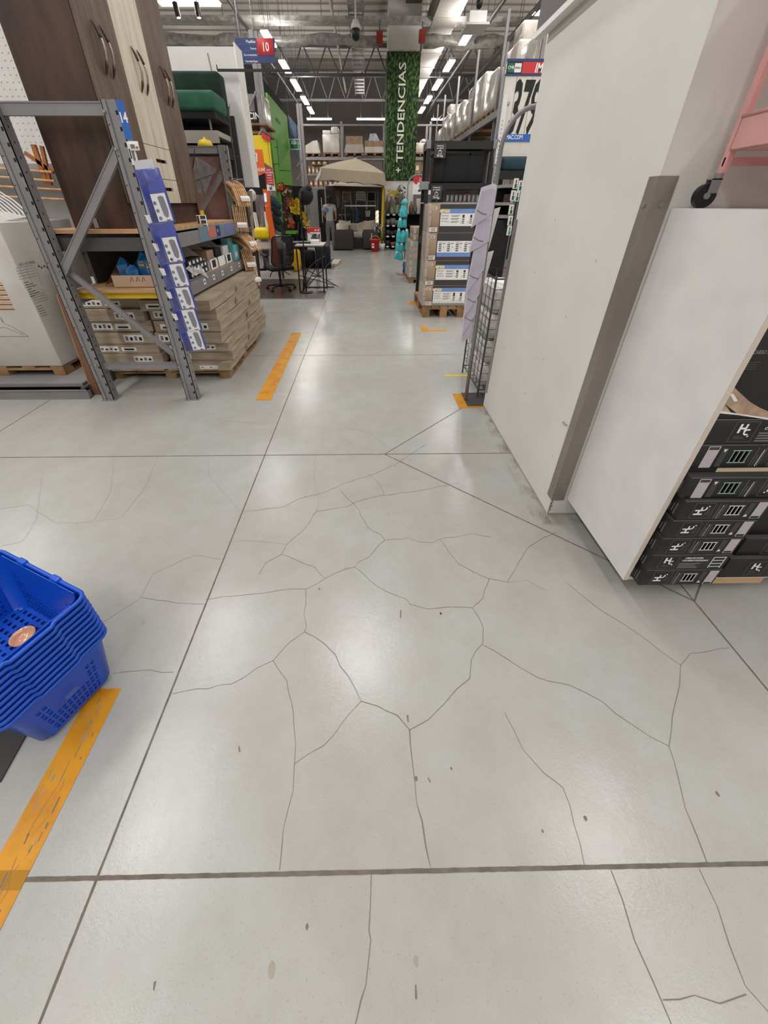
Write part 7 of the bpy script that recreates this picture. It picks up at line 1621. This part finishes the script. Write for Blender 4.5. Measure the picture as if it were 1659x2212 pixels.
p = at(862, 446, Y=15.3); q = at(862, 400, Y=15.3); H = q.z-p.z; x = p.x; zz = p.z; mb = MB(mat('stone_grey', '6e685f', .8, bump=.3)); mb.ball((x, 15.3, zz+.12*H), .13, n=14, sc=(1.15, .7, .45)); mb.lathe((x, 15.3, zz+.15*H), [(.10, 0), (.115, .2*H), (.10, .42*H), (.03, .5*H)], 14); mb.ball((x, 15.3, zz+.80*H), .07, n=12, sc=(.9, 1, 1.15)); mb.ball((x, 15.3, zz+.96*H), .03, n=8)
for s in (-1, 1): mb.tube([(x+s*.10, 15.3, zz+.58*H), (x+s*.14, 15.28, zz+.38*H), (x+s*.07, 15.2, zz+.24*H)], [.035, .03, .025], 8)
mb.box(x-.12, x+.12, 15.2, 15.4, z, zz+.06); mb.build('figure_body', t)
t = thing('ring_ornament', 'open metal ring ornament with leaves beside the stone figure', 'ornament', at(866, 440, Y=15.35)); c0 = at(866, 413, Y=15.35)
MB(dsteel).tube([c0+Vector((.13*math.cos(a), 0, .17*math.sin(a))) for a in [R_(60+i*17) for i in range(16)]], .008, 6).build('ring', t); mb = MB(mat('dark_leaf', '38342a', .7))
for i in range(14): a = i*1.1; p = c0+Vector((.08+.06*math.cos(a), 0, -.03+.14*math.sin(a*1.3))); mb.ball(p, .025, n=6)
mb.cyl(c0+Vector((.05, 0, -.1)), (c0.x+.05, 15.35, z), .006, 5); mb.build('leaves', t)
mb = MB(fm[2])
for i in range(60): p = at(846+random.uniform(-11, 13), 417+random.uniform(-7, 9), Y=15.15); mb.ball(p, .022, n=6)
tag(mb.build('yellow_flowers'), 'spray of yellow flowers in the taupe vase on the decor shelf', 'flowers', kind='stuff')
for i, (a, lab) in enumerate(((902, 'left'), (908, 'right'))):
    p = at(a, 450, Y=15.3); q = at(a, 429, Y=15.3); mb = MB(paper); mb.cyl((p.x, 15.3, z+.0005), (p.x, 15.3, q.z), .055, 14)
    for k in range(4): mb.box(p.x-.04+.025*k, p.x-.036+.025*k, 15.243, 15.25, z+.02, q.z-.02, card)
    tag(mb.build('white_column'), f'tall white striped cylinder at the right end of the decor shelf, {lab} one', 'ornament', 'white striped cylinders')
for r, (zi, items) in enumerate(((shz[1], ((838, .1, .16), (848, .13, .2), (856, .1, .14))), (shz[2], ((838, .12, .17), (847, .1, .13), (856, .11, .16))), (shz[3], ((838, .12, .16), (849, .11, .1), (857, .09, .12))))):
    for i, (a, rr, h) in enumerate(items):
        p = at(a, 480, Y=YS+.2); mb = MB((grn, mat('dark_pot', '4a4640', .8), mat('basket_tan', '9b7448', .9))[r if not (r == 2 and i == 0) else 1]); mb.lathe((p.x, YS+.2, zi+.0005), [(0, 0), (rr*.6, 0), (rr*.8, h), (rr*.72, h), (rr*.5, .02), (0, .02)], 16)
        tag(mb.build('flower_pot'), f'{("light grey", "dark grey", "tan")[r]} flower pot on the {("second", "third", "lowest")[r]} level of the decor shelf, {("left", "middle", "right")[i]} one', 'flower pot', 'flower pots on the decor shelf')

# turquoise goods on a pole stand and the price sign 29
t = thing('display_stand', 'slim grey pole stand with an arched top holding turquoise cloth goods', 'display stand', (.86, 9.6, 0))
MB(mat('rusty_plate', '6e4e40', .6)).prism([(.72, 9.75, 0), (1.0, 9.75, 0), (1.0, 9.42, 0), (.76, 9.42, 0)], (0, 0, .008)).build('base_plate', t)
pts = [(.90, 9.55, .008)]+[tuple(at(a, b, Y=9.55)) for a, b in ((880, 430), (881, 400), (885, 388), (893, 380), (901, 378), (925, 378))]
MB(steel).tube(pts, .013, 8).build('pole', t)
g_ = 0
tcl = [(874, 430, 441, 12), (871, 441, 470, 14), (864, 470, 492, 9), (872, 470, 492, 10), (861, 492, 524, 9), (870, 496, 524, 10), (878, 494, 522, 8), (859, 520, 542, 9), (867, 524, 543, 9), (877, 522, 541, 9), (857, 541, 560, 9), (865, 543, 562, 9), (874, 560, 577, 7), (873, 575, 588, 6)]
for i, (a, b, c_, w_) in enumerate(tcl):
    p = at(a, b, Y=9.45-.02*(i % 3)); q = at(a, c_, Y=9.45-.02*(i % 3)); W = w_*.0115; t = thing('cloth_bundle', 'turquoise cloth bundle on the pole stand, '+('top one', 'second from top', 'third row left', 'third row right', 'fourth row left', 'fourth row middle', 'fourth row right', 'fifth row left', 'fifth row middle', 'fifth row right', 'sixth row left', 'sixth row right', 'darker one above the floor', 'lowest dark blue one')[i], 'cloth goods', p-Vector((0, 0, p.z-q.z)), 'turquoise cloth bundles on the pole stand')
    m_ = teal if i < 12 else (mat('deep_teal', '1f6f96', .8) if i == 12 else navyp); H = p.z-q.z
    mb = MB(m_); mb.lathe(q, [(0, 0), (W*.45, .0), (W*.62, H*.12), (W*.5, H*.55), (W*.3, H*.9), (W*.12, H*.97), (0, H)], 10); mb.build('cloth', t)
    if i % 2 == 0: MB(paper).box(p.x-.02, p.x+.03, p.y-W*.35, p.y-W*.33, p.z-.05, p.z-.005).build('tag', t)
mb = MB(paper); x0, x1, z0, z1 = A2(893, 381, 930, 420, 9.55); t = thing('price_sign', 'white price sign with a red header reading 29 beside the black shelving', 'price sign', ((x0+x1)/2, 9.55, z0)); mb.box(x0, x1, 9.55, 9.56, z0, z1).build('panel', t)
mb = MB(red); mb.box(x0, x1, 9.546, 9.55, z1-.10, z1); mb.box(x0+.03, x0+.09, 9.544, 9.546, z1-.13, z1-.05); mb.text('PRECIO', (x0+.12, 9.543, z1-.05), (1, 0, 0), (0, 0, 1), .02, whiteink, sx=.8); mb.text('BAJO', (x0+.12, 9.543, z1-.085), (1, 0, 0), (0, 0, 1), .024, whiteink, sx=.8); mb.build('header', t)
mb = MB(); mb.text('29', at(902.5, 413, Y=9.544), (1, 0, 0), (0, 0, 1), .115, ink, bold=.03, sx=.8, shear=.2); mb.text('.90', (x0+.30, 9.544, z0+.13), (1, 0, 0), (0, 0, 1), .05, ink); mb.text('UND', (x0+.21, 9.544, z0+.03), (1, 0, 0), (0, 0, 1), .028, ink); mb.build('lettering', t)
# turquoise boxes
pallet(.90, 1.5, 8.42, 9.3, 'low wooden pallet under the turquoise and white cartons', .10)
G5 = 'turquoise and white cartons stacked on the low pallet'; rows = [(608, 590), (589, 572), (571, 553), (552, 533), (532, 513), (512, 499), (500, 483), (482, 463)]
for i in range(8):
    z0, z1 = .101+i*.114, .101+(i+1)*.114-.002
    tt = i not in (3, 4); t = thing('carton', ('turquoise' if tt else 'plain brown')+' carton with an oval emblem on the low pallet, '*1+('bottom', 'second', 'third', 'fourth', 'fifth', 'sixth', 'seventh', 'topmost')[i], 'cardboard box', (1.2, 8.8, z0), G5)
    if not tt: t['label'] = 'plain brown carton between the turquoise ones on the low pallet, '+('fourth' if i == 3 else 'fifth')+' from below'
    xo = .905+.05*(i > 5); mb = MB(card); mb.rbox(xo, 1.42, 8.45, 9.2, z0, z1, .004, card, 1); mb.build('box_body', t)
    if tt:
        mb = MB(tealp); mb.box(xo+.1, 1.42, 8.447, 8.45, z0, z1); c0 = Vector((xo+.23, 8.446, (z0+z1)/2)); mb.poly([c0+Vector((.055*math.cos(a), 0, .048*math.sin(a))) for a in [2*math.pi*k/18 for k in range(18)]], paper)
        for k in (-1, 0, 1): mb.box(c0.x+.018*k-.004, c0.x+.018*k+.004, 8.444, 8.446, c0.z-.022, c0.z+.022, dkgrey)
        mb.box(xo, xo+.05, 8.447, 8.45, z0+.01, z1-.01, mat('pale_teal', 'a8bdb5', .6)); mb.build('printing', t)
mb = MB(film); 
for k in range(6): mb.quad((.885, 8.43, .11+.11*k), (1.43, 8.43, .13+.11*k), (1.43, 8.43, .24+.11*k), (.885, 8.43, .23+.11*k)); mb.quad((.885, 8.43, .11+.11*k), (.885, 9.25, .11+.11*k), (.885, 9.25, .23+.11*k), (.885, 8.43, .23+.11*k))
tag(mb.build('stretch_film'), 'clear stretch film around the turquoise and brown cartons', 'stretch film')

# price tower 379 and what stands behind the pillar on the right
YT = 7.4
t = thing('price_tower', 'tall white price board with big black numerals 379 and a blue footer', 'price sign', (at(1120, 310, Y=YT).x, YT, 0))
z0, z1 = at(1120, 318, Y=YT).z, at(1120, 127, Y=YT).z; x0 = at(1085, 310, Y=YT).x-.0; xl = at(1094, 140, Y=YT).x; x1 = x0+1.0
x0 = (x0+xl)/2-.04
mb = MB(mat('price_board', 'd9d3c8', .6)); mb.box(x0, x1, YT, YT+.04, at(1120, 338, Y=YT).z, z1-.01); mb.build('board', t)
def zz_(py): return at(1130, py, Y=YT).z
mb = MB(navyp); mb.box(x0-.02, x1, YT-.01, YT, zz_(133), zz_(127)); mb.box(x0-.02, x1, YT-.01, YT, zz_(164), zz_(160)); mb.box(x0-.03, x0-.01, YT-.01, YT, zz_(290), zz_(160)); mb.build('frame', t)
mb = MB(ink); mb.box(x0, x0+.22, YT-.008, YT, zz_(159), zz_(134)); mb.box(x0+.22, x1, YT-.008, YT, zz_(159), zz_(134), red); mb.box(x0+.012, x0+.10, YT-.012, YT-.008, zz_(157), zz_(137), green_s); mb.box(x0+.108, x0+.205, YT-.012, YT-.008, zz_(157), zz_(137), paper)
mb.text('CMR', (x0+.056, YT-.014, zz_(150)), (1, 0, 0), (0, 0, 1), .035, whiteink, 'CENTER', .01, .9); mb.text('débito', (x0+.156, YT-.014, zz_(149)), (1, 0, 0), (0, 0, 1), .025, ink, 'CENTER', .01, .9); mb.text('IMPERDIBLE', (x0+.40, YT-.012, zz_(157)), (1, 0, 0), (0, 0, 1), .10, whiteink, bold=.02, sx=.75, shear=.12); mb.build('header', t)
mb = MB(ink); h = (zz_(172)-zz_(285)); 
mb.text('379', (x0+.12, YT-.004, zz_(287)), (1, 0, 0), (0, 0, 1), h, ink, bold=.03, sx=.33, shear=.07); mb.text('S/', (x0+.07, YT-.004, zz_(229)), (1, 0, 0), (0, 0, 1), .045, ink, bold=.01)
for q in (.165, .40, .63): mb.box(x0+q, x0+q+.005, YT-.003, YT, zz_(288), zz_(166), greyink)
mb.build('numerals', t)
mb = MB(bluep); mb.box(x0-.06, x1, YT-.012, YT, zz_(306), zz_(290)); mb.text('SODIMAC.COM', (x0+.0, YT-.016, zz_(301)), (1, 0, 0), (0, 0, 1), .052, whiteink, bold=.02, sx=.75); mb.build('footer', t)
MB(dsteel).cyl((x0+.45, YT+.02, z1-.02), (x0+.45, YT+.02, 7.95), .006, 5).build('hanger_wire', t)
t = thing('perforated_post', 'pale perforated steel post right of the black shelving', 'post', (at(1071, 400, Y=7.3).x, 7.3, 0)); p = at(1064, 380, Y=7.3); mb = MB(white); mb.box(p.x, p.x+.07, 7.3, 7.35, 0, 2.75)
for i in range(34): mb.box(p.x+.03, p.x+.04, 7.299, 7.3, .8+i*.05, .82+i*.05, greyink)
mb.build('post', t); MB(steel).box(p.x-.05, p.x-.025, 7.3, 7.33, 0, 3.3).build('steel_edge', t)
x0, x1, z0, z1 = A2(1088, 337, 1150, 368, 7.2); t = thing('padded_bench', 'petrol blue padded bench top above black frame under the price board', 'bench', ((x0+x1)/2, 7.3, z0)); MB(mat('petrol_fabric', '1f3b48', .8)).rbox(x0, x1, 7.2, 7.38, z0, z1, .05, None, 4).build('padding', t); MB(black).box(x0-.02, x1, 7.22, 7.38, z0-.11, z0).build('frame', t)
YG = 8.4; t = thing('goods_shelf', 'grey store shelf with small goods behind the white pillar', 'shelving unit', (at(1110, 460, Y=YG).x, YG, 0))
xa, xb = at(1085, 440, Y=YG).x, at(1160, 440, Y=YG).x
for yy in (398, 437, 465): z = at(1100, yy, Y=YG).z; MB(mat('shelf_grey', 'a5a19c', .5)).box(xa, xb, YG, YG+.5, z-.05, z).build('shelf', t)
MB(mblack).box(xa, xb, YG+.5, YG+.55, 1.12, 2.2).build('back_panel', t)
for k, (a, yy, m_) in enumerate(((1090, 398, grn), (1102, 398, card), (1092, 437, dwood), (1100, 437, paper), (1110, 437, card))):
    p = at(a, yy, Y=YG+.05); mb = MB(m_); mb.box(p.x, p.x+.09, YG+.05, YG+.2, p.z+.0005, p.z+.13); tag(mb.build('small_box'), ('grey box at the left of the upper', 'brown box right on the upper', 'dark box at the left of the middle', 'white box centre of the middle', 'brown box right on the middle')[k]+' grey shelf behind the pillar', 'box', 'small goods on the grey shelf')
YC = 13.4; pallet(at(1072, 500, Y=YC).x, at(1100, 500, Y=YC).x, YC, YC+.9, 'wooden pallet under the small brown cartons far behind the pillar', .14)
for i in range(5):
    x0, x1, z0, z1 = A2(1075, 468+i*13, 1098, 480+i*13, YC+.03); mb = MB((card, mat('kraft_b', 'a08260', .85))[i % 2]); zb_ = .142+(4-i)*.19; mb.box(x0, x1, YC+.03, YC+.8, zb_, zb_+.186); tag(mb.build('carton'), ('topmost', 'second from top', 'middle', 'second from bottom', 'bottom')[i]+' small brown carton far behind the pillar', 'cardboard box', 'small brown cartons behind the pillar')
t = thing('clip_strip', 'dark strip carrying white and green packets right behind the pillar', 'clip strip', (at(1112, 450, Y=3.9).x, 3.9, .9)); mb = MB(mblack); mb.prism([at(a, b, Y=3.95) for a, b in ((1124, 380), (1127, 380), (1096, 560), (1093, 560))], (0, .006, 0)); mb.build('strip', t)
for i, (a, b) in enumerate(((1112, 385), (1122, 390), (1106, 411), (1115, 413), (1102, 442), (1100, 466), (1098, 488))):
    p = at(a, b, Y=3.9); mb = MB(paper); mb.box(p.x, p.x+.036, 3.9, 3.915, p.z-.075, p.z); mb.box(p.x+.010, p.x+.028, 3.899, 3.9, p.z-.07, p.z-.04, green_s if i < 6 else tealp); mb.box(p.x+.014, p.x+.022, 3.899, 3.9, p.z-.036, p.z-.012, ink); mb.cyl((p.x+.022, 3.91, p.z-.01), (p.x+.022, 3.95, p.z+.005), .0025, 5, dsteel)
    tag(mb.build('blister_pack'), 'white blister pack with a green tool, '+('first', 'second', 'third', 'fourth', 'fifth', 'sixth', 'seventh')[i]+' from the top behind the pillar', 'blister pack', 'white and green blister packs on the strip')
# high racks with wrapped pallets on the right
t = thing('pallet_rack', 'high steel rack along the right side carrying wrapped pallets', 'pallet rack', (3.2, 14, 0)); XR2 = 2.75
MB(steel).box(XR2, XR2+.06, 8.2, 19, 2.93, 3.05).build('beam', t); MB(steel).box(XR2+1.1, XR2+1.16, 8.2, 19, 2.93, 3.05).build('beam', t)
for y in (8.3, 10.6, 12.9, 15.2, 17.5, 19):
    for x in (XR2+.065, XR2+1.06): MB(steel).box(x, x+.05, y, y+.05, 0, 4.6).build('upright', t)
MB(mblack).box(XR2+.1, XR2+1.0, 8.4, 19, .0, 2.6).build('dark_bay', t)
random.seed(17)
for i, y in enumerate((8.5, 9.5, 10.8, 11.8, 13.1, 14.1, 15.4, 16.4, 17.7)):
    h = (.62, .78, .7, .85, .6, .75, .7, .8, .6)[i]; tt = thing('pallet_load', 'film wrapped pallet on the high right rack, '+('first', 'second', 'third', 'fourth', 'fifth', 'sixth', 'seventh', 'eighth', 'ninth')[i]+' from the near end', 'pallet load', (XR2+.5, y+.45, 3.052), 'film wrapped pallets on the high right rack')
    mb = MB(wood)
    for k in range(3): mb.box(XR2+.05, XR2+1.05, y+.05+.37*k, y+.15+.37*k, 3.052, 3.13)
    mb.box(XR2+.05, XR2+1.05, y+.03, y+.92, 3.13, 3.15); mb.build('pallet_base', tt); mb = MB(wrap); mb.rbox(XR2+.06, XR2+1.0, y+.05, y+.9, 3.151, 3.15+h, .06, wrap, 3)
    if i % 3 == 1: mb.rbox(XR2+.1, XR2+.7, y+.1, y+.6, 3.15+h-.02, 3.15+h+.25, .05, wrap, 3)
    mb.build('wrapped_goods', tt)
